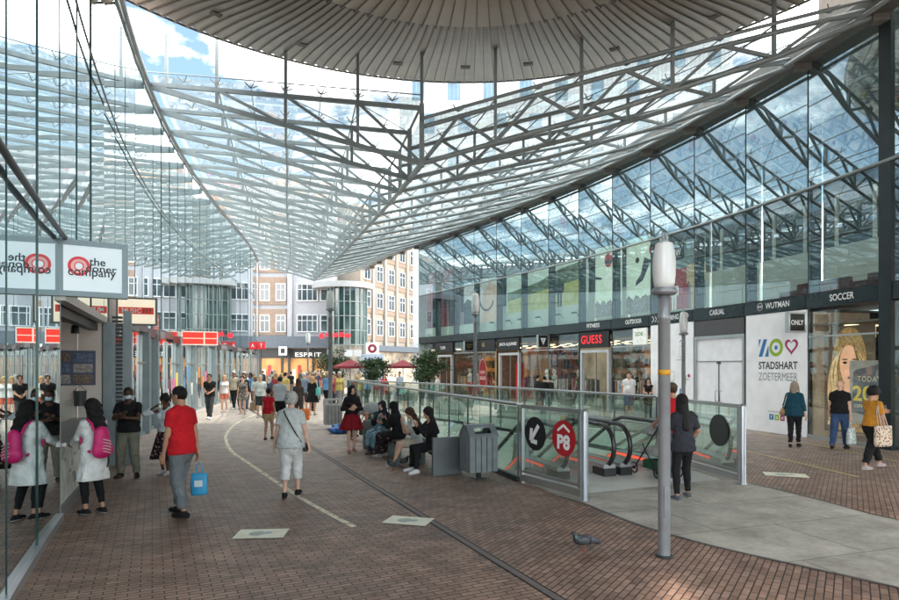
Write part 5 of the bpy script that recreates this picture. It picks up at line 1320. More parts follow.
# right eave beam with bright pipe, along the whole curve
ev = thing('eave_beam', 'long brown-grey eave beam with bright pipe along the right glass front', 'beam', (RJ[0][0], RJ[0][1], EAVE))
m = MB(); PTS = allJ[:-1]+RJ
for i in range(len(PTS)-1):
    u, n = rdir(PTS[i], PTS[i+1]); A = V((*PTS[i], EAVE-.05)); Ls = (V((*PTS[i+1], 0))-V((*PTS[i], 0))).length
    m.obox(A-n*.50-V((0, 0, .12)), u*(Ls+.03), n*.46, V((0, 0, .44)))
m.build('box_beam', mat('eave_brown', (.16, .155, .145), .5, var=.15), ev)
m = MB(); m.path([(x-.60, y-.16, EAVE-.22) for x, y in PTS], .06, 8); m.build('pipe', STEELL, ev)
# box at the end of the first truss
l, c, r = nodes[0]
# ------------------------------------------------------------------ round canopy over the photographer
CX, CY, RR = .5, 9.5, 11.35
can = thing('round_canopy', 'huge round canopy with ribbed brown-grey metal underside overhead', 'canopy', (CX, CY, 12))
prof = [(RR, 12.05), (RR-.05, 11.98), (10.6, 11.84), (9.8, 11.68), (9.1, 11.52), (8.2, 11.30), (7.3, 11.09), (6.4, 10.90), (5.6, 10.74), (5.52, 10.60), (4.5, 10.44), (3, 10.28), (.3, 10.1)]
SOF = mat('soffit_metal', (.47, .405, .345), .42, .15, var=.14, scale=.8, bump=.05)
SOFD = mat('soffit_joint', (.17, .15, .13), .5, .1)
NB = 204
m = MB(); N2 = NB*4
vs = []; fs = []
for r_, z_ in prof:
    for k in range(N2):
        a = 2*PI*k/N2; dz = {0: -.03, 1: .0, 2: .022, 3: .0}[k % 4] if r_ > 5.55 else 0
        vs.append((CX+r_*math.cos(a), CY+r_*math.sin(a), z_+dz))
for i in range(len(prof)-1):
    for k in range(N2): fs.append((i*N2+k, (i+1)*N2+k, (i+1)*N2+(k+1) % N2, i*N2+(k+1) % N2))
m.add(vs, fs, False)
m.build('soffit', SOF, can)
m = MB()
for k in range(NB):
    a = 2*PI*k/NB; e = V((-math.sin(a), math.cos(a), 0))
    for i in range(1, 12 if k % 2 == 0 else 8):
        r0, z0 = prof[i]; r1, z1 = prof[i+1]
        p = V((CX+r0*math.cos(a), CY+r0*math.sin(a), z0-.065)); q = V((CX+r1*math.cos(a), CY+r1*math.sin(a), z1-.065))
        m.beam(p, q, .026, .045)
m.build('ribs', SOFD, can)
m = MB(); m.path([(CX+(RR+.03)*math.cos(2*PI*k/180), CY+(RR+.03)*math.sin(2*PI*k/180), 11.99) for k in range(180)], .035, 6, closed=True); m.build('rim', mat('rim_dark', (.16, .15, .14), .4, .3), can)
MB().lathe((CX, CY, 12.06), [(RR-.05, 0), (RR-.05, .25), (RR-2, 1.2), (.2, 4.2)], 90).build('upper_shell', mat('canopy_top', (.30, .30, .29), .5), can)
for a in (62, 78, 90, 103, 121, 136, 45):
    a = math.radians(a); r_ = RR-2.0; MB().box((CX+r_*math.cos(a), CY+r_*math.sin(a), 11.50), (.30, .16, .04), a+PI/2).build('hatch', SOFD, can)
# posts that carry the rim from the first truss
for P, ts in ((left_pt, (.06, .26, .52, .78)), (right_pt, (0, .18, .38, .58, .79))):
    for t_ in ts:
        q = P(0, t_, 1); d = V((q.x-CX, q.y-CY)); 
        MB().beam(q, (q.x, q.y, 12.75 if t_ < .5 or P is left_pt else 12.2), .09, .09).build('post', STEEL, can)
m = MB(); m.path([left_pt(0, t_/8, 1)+V((0, -.25, .28)) for t_ in range(9)], .02, 5); m.path([right_pt(0, t_/8, 1)+V((0, -.2, .16)) for t_ in range(9)], .05, 5); m.build('edge_rail', STEEL, can)
# ------------------------------------------------------------------ buildings at the end of the street
BRICK = mat('orange_brick', (.29, .215, .165), .8, var=.16, scale=5); WHITEW = mat('white_render', (.38, .39, .42), .6, var=.06); SLATE = mat('slate_band', (.10, .125, .155), .5, var=.15); WINF = mat('window_frame_white', (.7, .71, .72), .5, var=.03)
def win_glass():
    m = mat('window_glass', (.05, .07, .085), .08, .0, var=.6, scale=.9, spec=.9); return m
WG = win_glass()
def window(pl, x, y, w, h, root, rows=1, cols=2, fw=.09, off=.05):
    m = MB()
    for p, q in (((0, 0), (w, fw)), ((0, h-fw), (w, h)), ((0, fw), (fw, h-fw)), ((w-fw, fw), (w, h-fw))): m.obox(pl.p(x+p[0], y+p[1], -.02), pl.u*(q[0]-p[0]), pl.v*(q[1]-p[1]), pl.n*(off+.02))
    for c in range(1, cols): m.obox(pl.p(x+w*c/cols-.03, y+fw, -.02), pl.u*.06, pl.v*(h-2*fw), pl.n*(off+.01))
    for r in range(1, rows+1): 
        m.obox(pl.p(x+fw, y+h*.66-.03, -.02), pl.u*(w-2*fw), pl.v*.06, pl.n*(off+.005))
    f = m.build('window', WINF, root)
    MB().add([pl.p(x+fw, y+fw, off-.03), pl.p(x+w-fw, y+fw, off-.03), pl.p(x+w-fw, y+h-fw, off-.03), pl.p(x+fw, y+h-fw, off-.03)], [(0, 1, 2, 3)]).build('pane', WG, f)
# --- brick and white block facing the photographer
DB = 60.0
ab = thing('apartment_building', 'orange brick and white rendered block with white windows facing down the street', 'building', (-16, DB, 0))
m = MB(); m.obox((-26, DB+.02, 0), (14.3, 0, 0), (0, 9, 0), (0, 0, 21)); m.build('wall', WHITEW, ab)
plA = Plane((-26, DB, 0), (1, 0, 0)); plA.n = V((0, -1, 0))
m = MB()
for x in (-19.2+26, ):
    for z0, z1 in ((5.2, 7.8), (8.25, 11.0), (11.45, 14.2), (14.7, 17.4)): m.obox(plA.p(x, z0, 0), (2.9, 0, 0), (0, 0, z1-z0), (0, -.09, 0))
m.obox(plA.p(1.0, 5.2, 0), (3.0, 0, 0), (0, 0, 14), (0, -.09, 0))
m.build('brick_panel', BRICK, ab)
for x in (6.45, 9.85): MB().obox(plA.p(x, 4.9, 0), (.45, 0, 0), (0, 0, 15.5), (0, -.25, 0)).build('pilaster', WHITEW, ab)
for z in (5.5, 8.6, 11.7, 14.8):
    for x, w, c in ((7.05, 1.0, 2), (8.65, 1.0, 2), (10.75, 2.1, 4), (1.6, 1.2, 2), (3.9, 1.2, 2), (5.2, .8, 1), (13.1, .8, 1)): window(plA, x, z, w, 1.75, ab, cols=c, off=.14)
m = MB(); m.obox(plA.p(5.0, 3.9, .05), (9.3, 0, 0), (0, 0, 1.15), (0, -.9, 0)); m.build('slate_band', SLATE, ab)
m = MB(); m.obox(plA.p(.0, 3.9, .05), (5.0, 0, 0), (0, 0, 1.15), (0, -.5, 0)); m.build('slate_band', SLATE, ab)
m = MB(); m.obox(plA.p(0, .02, .03), (14.3, 0, 0), (0, 0, 3.85), (0, -.06, 0)); m.m(1)
rnd = random.Random(5)
m.build('shop_interior', [emis('far_shop_warm', (.50, .24, .08), .55, var=.7, scale=.5)], ab)
m = MB()
for x in (.1, 3.2, 6.1, 7.0, 9.2, 9.9, 12.3, 14.0): m.obox(plA.p(x, 0, .09), (.22, 0, 0), (0, 0, 3.9), (0, -.12, 0))
m.obox(plA.p(0, 2.9, .10), (14.3, 0, 0), (0, 0, .95), (0, -.05, 0)); m.build('shop_front', mat('shopfront_dark', (.035, .04, .045), .4), ab)
m = MB()
for x in (.6, 3.6, 7.3, 10.3, 12.7):
    for j in range(3): m.m((int(x)+j) % 3).obox(plA.p(x+.55*j, .4, .10), (.35, 0, 0), (0, 0, 1.0+.4*((j*7+int(x)) % 3)), (0, -.04, 0))
m.build('window_display', [mat('fd_dark', (.05, .04, .04), .5), mat('fd_cream', (.7, .6, .45), .5, emit=.5), mat('fd_red', (.4, .05, .04), .5, emit=.3)], ab)
t = thing('sign', 'white lettered shop sign under the slate band of the far block', 'sign', (-13, DB-.2, 3.1)); plS = Plane((-15.4, DB-.16, 3.05), (1, 0, 0))
mb = MB(); text_on(mb, 'ESPRIT', plS, 0, 0, 2.6, .42, 0, bold=.01); mb.build('lettering', emis('sign_white_lit', (.9, .88, .82), .8, var=0), t)
t = thing('sign', 'square black and white sign hanging before the pilaster of the far block', 'sign', (-16.0, DB-1.2, 3.4)); mb = MB(); mb.box((-16.3, DB-1.3, 3.6), (.8, .12, .85)); mb.m(1).box((-16.3, DB-1.37, 3.6), (.4, .03, .45)); mb.build('panel', [WHITET, BLACK], t); MB().beam((-16.3, DB-1.3, 3.9), (-16.3, DB, 3.9), .05, .05).build('bracket', DARK, t)

# --- dark curved glass corner with white lid
gb = thing('glass_building', 'dark green glass corner building with a curved white roof lid', 'building', (-10.2, 58, 0))
cx, cy, rr = -10.2, 60.2, 2.0
arc = [(cx+rr*math.cos(math.radians(a)), cy+rr*math.sin(math.radians(a))) for a in range(190, 351, 16)]
TG = mat('dark_green_glass', (.018, .048, .046), .05, .1, var=.75, scale=.45, spec=1.0)
for i in range(len(arc)-1):
    p, q = V((*arc[i], 4.2)), V((*arc[i+1], 4.2)); MB().obox(p, (q-p)*.97, V((0, .05, 0)), V((0, 0, 5.6))).build('pane', TG, gb)
m = MB()
for i in range(len(arc)): m.box((arc[i][0], arc[i][1]-.04, 5.0), (.10, .16, 9.9))
for z in (4.2, 5.6, 7.0, 8.4): m.path([(x, y-.06, z) for x, y in arc], .04, 4)
m.build('mullions', mat('mullion_pale', (.30, .36, .36), .4, .4), gb)
lid = [(cx-.5+(rr+1.0)*math.cos(math.radians(a)), cy+(rr+.5)*math.sin(math.radians(a))) for a in range(170, 371, 8)]
m = MB(); m.prism(lid, 9.8, 10.35); m.build('roof_lid', mat('lid_grey', (.34, .35, .36), .5), gb)
m = MB()
for i in range(len(arc)-1): m.obox(V((*arc[i], 0))+V((0, .3, 0)), V((*arc[i+1], 0))-V((*arc[i], 0)), V((0, .05, 0)), V((0, 0, 4.2)))
m.build('shop_interior', emis('corner_shop', (.28, .24, .20), .45, var=.7, scale=.8), gb)
t = thing('sign', 'red lit lettering on the curved dark glass corner', 'sign', (-11.2, 56.8, 4.7)); plS = Plane((-12.3, 57.6, 4.75), (1, -.05, 0))
mb = MB(); text_on(mb, 'Multi-Shop', plS, .35, 0, 2.5, .62, 0, bold=.03, shear=.2); mb.poly(disc2d(plS, .0, .25, .25, .25, 0, 14)); mb.build('lettering', RED, t)
t = thing('sign', 'pair of small white panels under the red lettering at the glass corner', 'sign', (-9, 57, 3)); mb = MB(); mb.box((-9.6, 57.0, 3.35), (.75, .1, .6)); mb.box((-8.75, 57.1, 3.35), (.75, .1, .6)); mb.build('panel', mat('panel_blue_white', (.55, .58, .62), .5), t)

# --- brick flats receding to the right
bf = thing('brick_flats', 'long pale and orange brick block of flats running back behind the far glass', 'building', (-9, 62, 0))
P0f, P1f = V((-9.2, 62, 0)), V((-1.6, 78, 0)); uf = (P1f-P0f).normalized(); nf = V((uf.y, -uf.x, 0))
plF = Plane(P0f, uf); 
if plF.n.dot(nf) < 0: plF.n = -plF.n
Lf = (P1f-P0f).length
MB().obox(P0f-nf*8, uf*Lf, nf*8, V((0, 0, 19))).build('wall', mat('cream_render', (.33, .285, .235), .6, var=.06), bf)
m = MB()
for z in (5.6, 8.5, 11.4, 14.3): m.obox(plF.p(.9, z-.75, 0), uf*(Lf-1), V((0, 0, 1.7)), nf*.06)
m.build('brick_panel', BRICK, bf)
for z in (5.4, 8.3, 11.2, 14.1):
    for j in range(7): window(plF, .5+2.45*j, z, 1.3, 1.75, bf, cols=2, off=.12)
for j in range(8): MB().obox(plF.p(2.0+2.45*j, 4.3, .06), uf*.32, V((0, 0, 14)), nf*.22).build('pilaster', mat('pilaster_beige', (.40, .37, .33), .6, var=.08), bf)
MB().obox(plF.p(0, 3.7, .02), uf*Lf, V((0, 0, .6)), nf*1.3).build('awning', SLATE, bf)
MB().obox(plF.p(0, .02, .02), uf*Lf, V((0, 0, 3.6)), nf*.1).build('shop_interior', emis('flats_shop', (.40, .34, .26), .5, var=.8, scale=.7), bf)
t = thing('sign', 'round red and grey sign on a white board before the brick flats', 'sign', (-8.2, 55, 3.4)); mb = MB(); mb.box((-7.2, 56, 3.75), (1.2, .1, 1.1)); mb.build('panel', WHITEP, t); plS = Plane((-7.8, 55.93, 3.2), (1, 0, 0)); mb = MB(); mb.add(*ring2d(plS, .6, .55, .18, .42, 0)); mb.build('ring_mark', mat('dark_red', (.2, .02, .04), .5), t)
MB().tube((-7.2, 56.1, 0), (-7.2, 56.1, 3.3), .06, 8).build('pole', DARK, t)
t = thing('advert_board', 'pale blue advertising board standing in front of the brick flats', 'board', (-6.5, 52, 0)); mb = MB(); mb.box((-6.7, 52, 1.7), (2.0, .2, 2.9)); mb.build('panel', mat('board_pale_blue', (.42, .50, .62), .5, var=.08), t); MB().box((-6.7, 52, .13), (1.6, .3, .24)).build('base', DARK, t)
mb = MB(); plS = Plane((-7.7, 51.89, .4), (1, 0, 0)); mb.poly(disc2d(plS, .75, .9, .12, .2, 0, 12)); mb.poly(disc2d(plS, 1.4, .6, .1, .3, 0, 12)); mb.build('print', mat('board_ink', (.03, .05, .10), .5), t)
# --- white tower behind the arcade
tw_ = thing('office_tower', 'tall pale office tower with bluish windows seen through the glass roof', 'building', (10, 74, 0))
m = MB(); m.obox((-6, 72.02, 0), (40, 0, 0), (0, 12, 0), (0, 0, 52)); m.build('wall', mat('tower_white', (.58, .63, .66), .6, var=.05, scale=.3), tw_)
plT = Plane((-6, 72, 0), (1, 0, 0)); plT.n = V((0, -1, 0))
rnd = random.Random(9)
TWG = mat('tower_glass', (.16, .26, .34), .1, .0, var=.3, scale=.4, spec=.9)
cnt = 0
for z in range(14, 50, 4):
    for j in range(9):
        x = 1.5+4.3*j+(1.2 if (z//4) % 2 else 0)
        m = MB(); m.obox(plT.p(x, z, 0), plT.u*1.5, plT.v*2.4, plT.n*.03); m.build('window', TWG, tw_)
m = MB()
for j in range(0, 80): m.obox(plT.p(.5*j, 8, 0), plT.u*.03, plT.v*44, plT.n*.06)
m.build('panel_joints', mat('tower_joint', (.42, .47, .50), .6), tw_)
# --- low buildings left of the street end and closing the view
m_ = thing('white_block', 'plain white rendered block far left behind the mirror glass', 'building', (-30, 66, 0)); m = MB(); m.obox((-60, 66, 0), (33.5, 0, 0), (0, 10, 0), (0, 0, 18)); m.build('wall', WHITEW, m_)
plW = Plane((-60, 65.98, 0), (1, 0, 0)); plW.n = V((0, -1, 0))
for z in (5.2, 8.4, 11.6):
    for j in range(10): window(plW, 1+3.2*j, z, 1.4, 1.7, m_, cols=2, off=.1)
bk = thing('rear_terrace', 'row of brick shop houses closing the side street beyond the far tree', 'building', (4, 90, 0)); MB().obox((-4, 92, 0), (60, 0, 0), (0, 8, 0), (0, 0, 12)).build('wall', BRICK, bk)
# block behind the photographer's left and right, seen only in the mirror glass
# --- red pharmacy-like squares on a bracket
t = thing('sign', 'two red square signs side by side on a pole in the far street', 'sign', (-13.9, 42, 0))
for x, txt in ((-13.75, 'A'), (-13.15, 'T')):
    mb = MB(); mb.box((x, 42, 3.55), (.50, .14, .50)); mb.build('panel', emis('red_square', (.62, .02, .03), .5, var=0), t); plS = Plane((x-.15, 41.92, 3.40), (1, 0, 0)); mb = MB(); text_on(mb, txt, plS, .04, .03, .22, .26, 0, bold=.03); mb.build('lettering', WHITET, t)
MB().tube((-13.45, 42.1, 0), (-13.45, 42.1, 3.95), .06, 8).build('pole', GREYP, t); MB().beam((-14.0, 42.1, 3.86), (-12.9, 42.1, 3.86), .06, .06).build('bracket', GREYP, t)

# ------------------------------------------------------------------ greenery, parasols
def leaf_crown(name, c, r, n, m_, parent, seed, squash=.8, droop=0.0, leaf=.16):
    rnd = random.Random(seed); mb = MB()
    clumps = [(V((rnd.gauss(0, 1), rnd.gauss(0, 1), rnd.gauss(0, .8))).normalized()*rnd.uniform(.35, 1.0)) for _ in range(26)]
    for k in range(n):
        cl = rnd.choice(clumps); d = cl+V((rnd.gauss(0, .20), rnd.gauss(0, .20), rnd.gauss(0, .17)))
        p = V(c)+V((d.x*r, d.y*r, d.z*r*squash))
        a = V((rnd.gauss(0, 1), rnd.gauss(0, 1), rnd.gauss(0, .6)-droop)).normalized()*leaf*rnd.uniform(.6, 1.3); b_ = a.cross(V((rnd.gauss(0, 1), rnd.gauss(0, 1), rnd.gauss(0, 1)))).normalized()*leaf*.32
        mb.m(rnd.randrange(3)).add([p, p+a*.5+b_, p+a, p+a*.5-b_], [(0, 1, 2, 3)])
    ms = [mat('leaf_a', (.035, .075, .022), .5, var=.3), mat('leaf_b', (.065, .115, .035), .5, var=.3), mat('leaf_c', (.018, .042, .016), .5, var=.3)]
    return mb.build(name, ms, parent)
def pot_tree(label, x, y, r, zc, seed, n=2600):
    t = thing('potted_tree', label, 'tree', (x, y, 0))
    MB().lathe((x, y, 0), [(.38, 0), (.42, .03), (.52, .62), (.56, .64), (.56, .70), (.48, .70), (.47, .60)], 18).build('pot', mat('pot_grey', (.16, .15, .145), .6), t)
    m = MB(); m.path([(x, y, .55), (x+.05, y, 1.2), (x-.04, y+.03, zc)], [.07, .06, .04], 8)
    for a in range(6): m.path([(x, y, 1.1+.12*a), (x+r*.4*math.cos(a*2.1), y+r*.4*math.sin(a*2.1), zc+.1), (x+r*.75*math.cos(a*2.1), y+r*.75*math.sin(a*2.1), zc+.35)], [.035, .025, .01], 6)
    m.build('trunk', mat('bark', (.07, .05, .035), .9, var=.3), t)
    leaf_crown('crown', (x, y, zc), r, n, None, t, seed)
pot_tree('bushy green tree in a pot beyond the far end of the railing, right one', -1.3, 37.5, 1.15, 2.05, 21, 3400)
pot_tree('bushy green tree in a pot under the curved glass corner, left one', -5.2, 40.5, 1.15, 1.85, 22, 2600)
pot_tree('dark green tree behind the left street lamp in the far street', -8.6, 45, 1.35, 2.3, 23, 2600)
def parasol(x, y, label, R=1.2, z=2.6, group='red parasols of the far terrace'):
    t = thing('parasol', label, 'parasol', (x, y, 0), 0, group)
    mb = MB(); n = 8; top = (x, y, z); vs = [top]+[(x+R*math.cos(2*PI*k/n+.2), y+R*math.sin(2*PI*k/n+.2), z-.48) for k in range(n)]+[(x+R*math.cos(2*PI*k/n+.2), y+R*math.sin(2*PI*k/n+.2), z-.66) for k in range(n)]
    mb.add(vs, [(0, 1+k, 1+(k+1) % n) for k in range(n)]+[(1+k, 1+n+k, 1+n+(k+1) % n, 1+(k+1) % n) for k in range(n)]); mb.build('canopy', mat('parasol_red', (.22, .02, .03), .7, var=.1), t)
    MB().tube((x, y, .08), (x, y, z+.08), .03, 8).build('pole', mat('wood_pole', (.20, .14, .09), .6), t); MB().lathe((x, y, 0), [(.28, 0), (.28, .06), (.06, .12)], 14).build('base', DARK, t)
parasol(-7.2, 43.5, 'red parasol in the far terrace, left one behind the lamp'); parasol(-5.4, 45.2, 'red parasol in the far terrace, middle one'); parasol(-3.6, 46.5, 'red parasol in the far terrace, right one by the blue board')
for i, (x, y) in enumerate(((-7.6, 42.3), (-6.6, 43.9), (-5.9, 42.0))):
    t = thing('cafe_table', 'small round table of the far terrace under the red parasols', 'table', (x, y, 0), 0, 'cafe tables of the far terrace')
    MB().lathe((x, y, .72), [(.4, 0), (.4, .03)], 18).build('table_top', mat('table_grey', (.25, .25, .26), .5), t); MB().tube((x, y, .02), (x, y, .72), .03, 8).build('leg', DARK, t); MB().lathe((x, y, 0), [(.25, 0), (.25, .03)], 14).build('base', DARK, t)
    for j, a in enumerate((.4, 2.3, 4.2)):
        ax, ay = x+.75*math.cos(a), y+.75*math.sin(a); c = thing('cafe_chair', 'dark mesh chair of the far terrace', 'chair', (ax, ay, 0), a, 'chairs of the far terrace')
        MB().box((ax, ay, .45), (.44, .44, .04), a).build('seat', mat('chair_purple', (.07, .05, .075), .5), c); MB().box((ax+.21*math.cos(a), ay+.21*math.sin(a), .70), (.04, .44, .42), a).build('backrest', mat('chair_purple', (.07, .05, .075)), c)
        for sx in (-.19, .19):
            for sy in (-.19, .19): q = (ax+sx*math.cos(a)-sy*math.sin(a), ay+sx*math.sin(a)+sy*math.cos(a)); MB().tube((*q, 0), (*q, .44), .014, 5).build('leg', DARK, c)
# ------------------------------------------------------------------ railings round the escalator opening
def railing(name, label, pts, h=1.42, post_every=1.35, transom=None, z0=0.0):
    t = thing(name, label, 'railing', (pts[0][0], pts[0][1], 0))
    m = MB(); m.path([(x, y, h) for x, y in pts], .035, 8); m.build('top_rail', STAIN, t)
    m = MB()
    for i in range(len(pts)-1): m.beam((*pts[i], .05), (*pts[i+1], .05), .07, .09)
    m.build('base_channel', DARK, t)
    if transom:
        m = MB(); m.path([(x, y, transom) for x, y in pts], .02, 6); m.build('mid_rail', STAIN, t)
    # posts and panes spaced along the line
    P = [V((*p, 0)) for p in pts]; seg = [(P[i+1]-P[i]).length for i in range(len(P)-1)]; T = sum(seg); n = max(1, round(T/post_every))
    def at_(s):
        for i, l in enumerate(seg):
            if s <= l or i == len(seg)-1: return P[i].lerp(P[i+1], min(1, s/l))
            s -= l
    q = [at_(T*i/n) for i in range(n+1)]
    for i in range(n+1): MB().box((q[i].x, q[i].y, .09+(h-.09)/2), (.035, .035, h-.10)).build('post', mat('post_dark2', (.05, .07, .075), .35, .4), t)
    for i in range(n):
        d = (q[i+1]-q[i]); w = V((d.y, -d.x, 0)).normalized()*.012
        MB().obox(q[i]+d*.02+V((0, 0, .10)), d*.96, w, V((0, 0, h-.15))).build('pane', RAILG, t)
    return t
railing('glass_railing', 'long straight glass railing running back from the P8 screen behind the bench', [(1.26, 10.99), (-5.1, 30.0)])
railing('glass_railing', 'curved glass railing on the far side of the escalator opening', list(reversed(smooth_poly([(4.75, 13.75), (4.13, 14.9), (1.05, 21.0), (-2.0, 25.6), (-5.05, 29.95)], 3))), transom=.78)

def screen(label, a, b_, discs, post_end):
    a, b_ = V((*a, 0)), V((*b_, 0)); d = (b_-a); L = d.length; u = d.normalized(); w = V((u.y, -u.x, 0))
    t = thing('glass_screen', label, 'glass screen', tuple(a), 0)
    m = MB(); m.obox(a-u*.03-w*.03+V((0, 0, .0)), u*.06, w*.06, V((0, 0, 1.42))); m.obox(a+u*.03-w*.03+V((0, 0, 1.36)), u*(L-.03), w*.06, V((0, 0, .07)))
    m.obox(a+u*.03-w*.035+V((0, 0, .05)), u*(L-.03), w*.07, V((0, 0, .12))).obox(a+u*.03-w*.02+V((0, 0, .20)), u*(L-.03), w*.04, V((0, 0, .05)))
    m.build('frame', ALU, t)
    m = MB(); m.lathe(tuple(b_+u*.05), [(.0, 0), (.075, 0), (.075, .02), (.062, .03), (.062, 1.40), (.04, 1.44), (.0, 1.44)], 20); m.build('end_post', STAIN, t)
    MB().obox(a+u*(L-.09)-w*.012+V((0, 0, .06)), u*.05, w*.024, V((0, 0, 1.32))).build('edge_strip', ALU, t)
    MB().obox(a+u*.03+w*.0+V((0, 0, .25)), u*(L-.12), w*.012, V((0, 0, 1.11))).build('pane', RAILG, t)
    return t, a, u, w, L
t, a, u, w, L = screen('framed glass screen with black arrow disc and red P8 disc at the escalator entrance', (1.32, 10.87), (2.10, 9.49), None, 1)
pl = Plane(a-w*.0+V((0, 0, 0)), u)
side = 1 if pl.n.y < 0 else -1          # side towards the photographer
base_off = .016 if side*1 > 0 else .02
if side < 0: pl.n = -pl.n
off = .018
REDD = mat('disc_red', (.42, .012, .02), .4, var=.06); DBK = mat('disc_black', (.010, .011, .012), .35)
sA, sB, zc, R_ = .25*L, .73*L, .935, .295
mb = MB(); mb.poly(disc2d(pl, sA, zc, R_, R_, off, 40)); o = mb.build('arrow_disc', DBK, t)
mb = MB()
for p, q in (((.10, .15), (-.12, -.13)), ((-.12, -.13), (.06, -.15)), ((-.12, -.13), (-.10, .09))): mb.beam(pl.p(sA+p[0], zc+p[1], off+.004), pl.p(sA+q[0], zc+q[1], off+.004), .075, .004, pl.n)
mb.build('arrow', WHITET, t)
mb = MB(); mb.poly(disc2d(pl, sB, zc, R_, R_, off, 40)); mb.build('parking_disc', REDD, t)
mb = MB(); text_on(mb, 'P8', pl, sB-.16, zc-.19, .32, .25, off+.004, bold=.045)
for sx in (-1, 1): mb.beam(pl.p(sB+sx*.15, zc+.115, off+.004), pl.p(sB, zc+.215, off+.004), .04, .003, pl.n)
mb.build('lettering', WHITET, t)
t, a, u, w, L = screen('framed glass screen with two dark discs on the right of the escalator entrance', (4.80, 13.5), (5.23, 10.78), None, 1)
pl = Plane(a, u)
if pl.n.y > 0 and False: pl.n = -pl.n
for s_ in (.41*L, .77*L):
    mb = MB(); mb.poly(disc2d(pl, s_, .90, .30, .30, .02, 40)); mb.poly(disc2d(pl, s_, .90, .30, .30, -.02, 40)); mb.build('dark_disc', mat('disc_back', (.035, .042, .04), .5, var=.1), t)

# ------------------------------------------------------------------ escalators
AX = V((-.319, .948, 0)); RX = V((.948, .319, 0))
def esc_z(s, z): return z-max(0, s-1.75)*.577
def escalator(label, c):
    c = V((*c, 0)); t = thing('escalator', label, 'escalator', tuple(c), 0, 'escalators down to the car park')
    RUB = mat('handrail_rubber', (.012, .012, .013), .3, var=.1, spec=.7); RL = emis('red_light_strip', (.85, .10, .05), 1.0, var=0)
    SLV = mat('escalator_deck', (.45, .46, .47), .3, .6, var=.1)
    for sx in (-.50, .50):
        o = c+RX*sx
        loop = [(.35+.44*math.cos(math.radians(a)), .56+.42*math.sin(math.radians(a))) for a in range(-75, -286, -14)]
        loop = [(.55, .16)]+[(s_, z_) for s_, z_ in loop][::1]
        top = [(s_, esc_z(s_, .98)) for s_ in (.7, 1.2, 1.6, 1.9, 2.3, 3, 5, 8, 10.5)]
        pts = [o+AX*s_+V((0, 0, z_)) for s_, z_ in loop+top]
        m = MB(); m.path(pts, .045, 8); m.build('handrail', RUB, t)
        # glass between the deck and the handrail
        gv = [(.18, .25), (-.02, .56), (.12, .80), (.42, .93)]+[(s_, esc_z(s_, .93)) for s_ in (1.2, 1.75, 2.3, 5, 10.3)]+[(s_, esc_z(s_, .20)) for s_ in (10.3, 5, 2.3, 1.75, .3)]
        MB().poly([o+AX*s_+V((0, 0, z_)) for s_, z_ in gv]).build('glass_panel', RAILG, t)
        m = MB(); S_ = (.05, .6, 1.75, 3, 6, 10.5); 
        for i in range(len(S_)-1):
            p, q = o+AX*S_[i]+V((0, 0, esc_z(S_[i], .0)+.13)), o+AX*S_[i+1]+V((0, 0, esc_z(S_[i+1], .0)+.13)); m.beam(p, q, .26, .20)
        m.build('deck', SLV, t)
        m = MB(); e = -1 if sx > 0 else 1
        for i in range(1, len(S_)-1):
            for ee in (-1, 1):
                p, q = o+RX*(ee*.135)+AX*S_[i]+V((0, 0, esc_z(S_[i], .0)+.175)), o+RX*(ee*.135)+AX*S_[i+1]+V((0, 0, esc_z(S_[i+1], .0)+.175)); m.beam(p, q, .012, .05)
        m.build('light_strip', RL, t)
        m = MB(); m.obox(o+AX*(-.0)-RX*.15+V((0, 0, .009)), AX*.42, RX*.26, V((0, 0, .15))); m.build('newel_base', mat('newel_dark', (.03, .03, .032), .4, .3), t)
    m = MB(); m.obox(c+AX*.35-RX*.36+V((0, 0, .010)), AX*1.3, RX*.72, V((0, 0, .01))); m.build('comb_plate', ALU, t)
    m = MB()
    for j in range(21):
        s_ = 1.66+.40*j; z_ = esc_z(s_+.2, -.02); m.obox(c+AX*s_-RX*.36+V((0, 0, z_-.2)), AX*.40, RX*.72, V((0, 0, .2)))
    m.build('steps', mat('step_metal', (.16, .165, .17), .4, .6, var=.15), t)
escalator('left escalator with black handrails going down behind the P8 screen', (2.62, 11.32)); escalator('right escalator with black handrails going down beside the dark street lamp', (3.92, 11.78))
# notice posts between the escalators
t = thing('notice_post', 'small yellow notice on a slanted double rod by the left escalator', 'sign', (2.6, 13.2, 0)); MB().box((2.52, 13.1, .92), (.20, .03, .24), .2).build('notice', mat('notice_yellow', (.40, .30, .06), .5), t)
m = MB(); m.tube((2.40, 13.05, .06), (2.50, 13.1, .82), .018, 6).tube((2.58, 13.1, .06), (2.62, 13.15, .82), .018, 6); m.build('rods', STAIN, t)

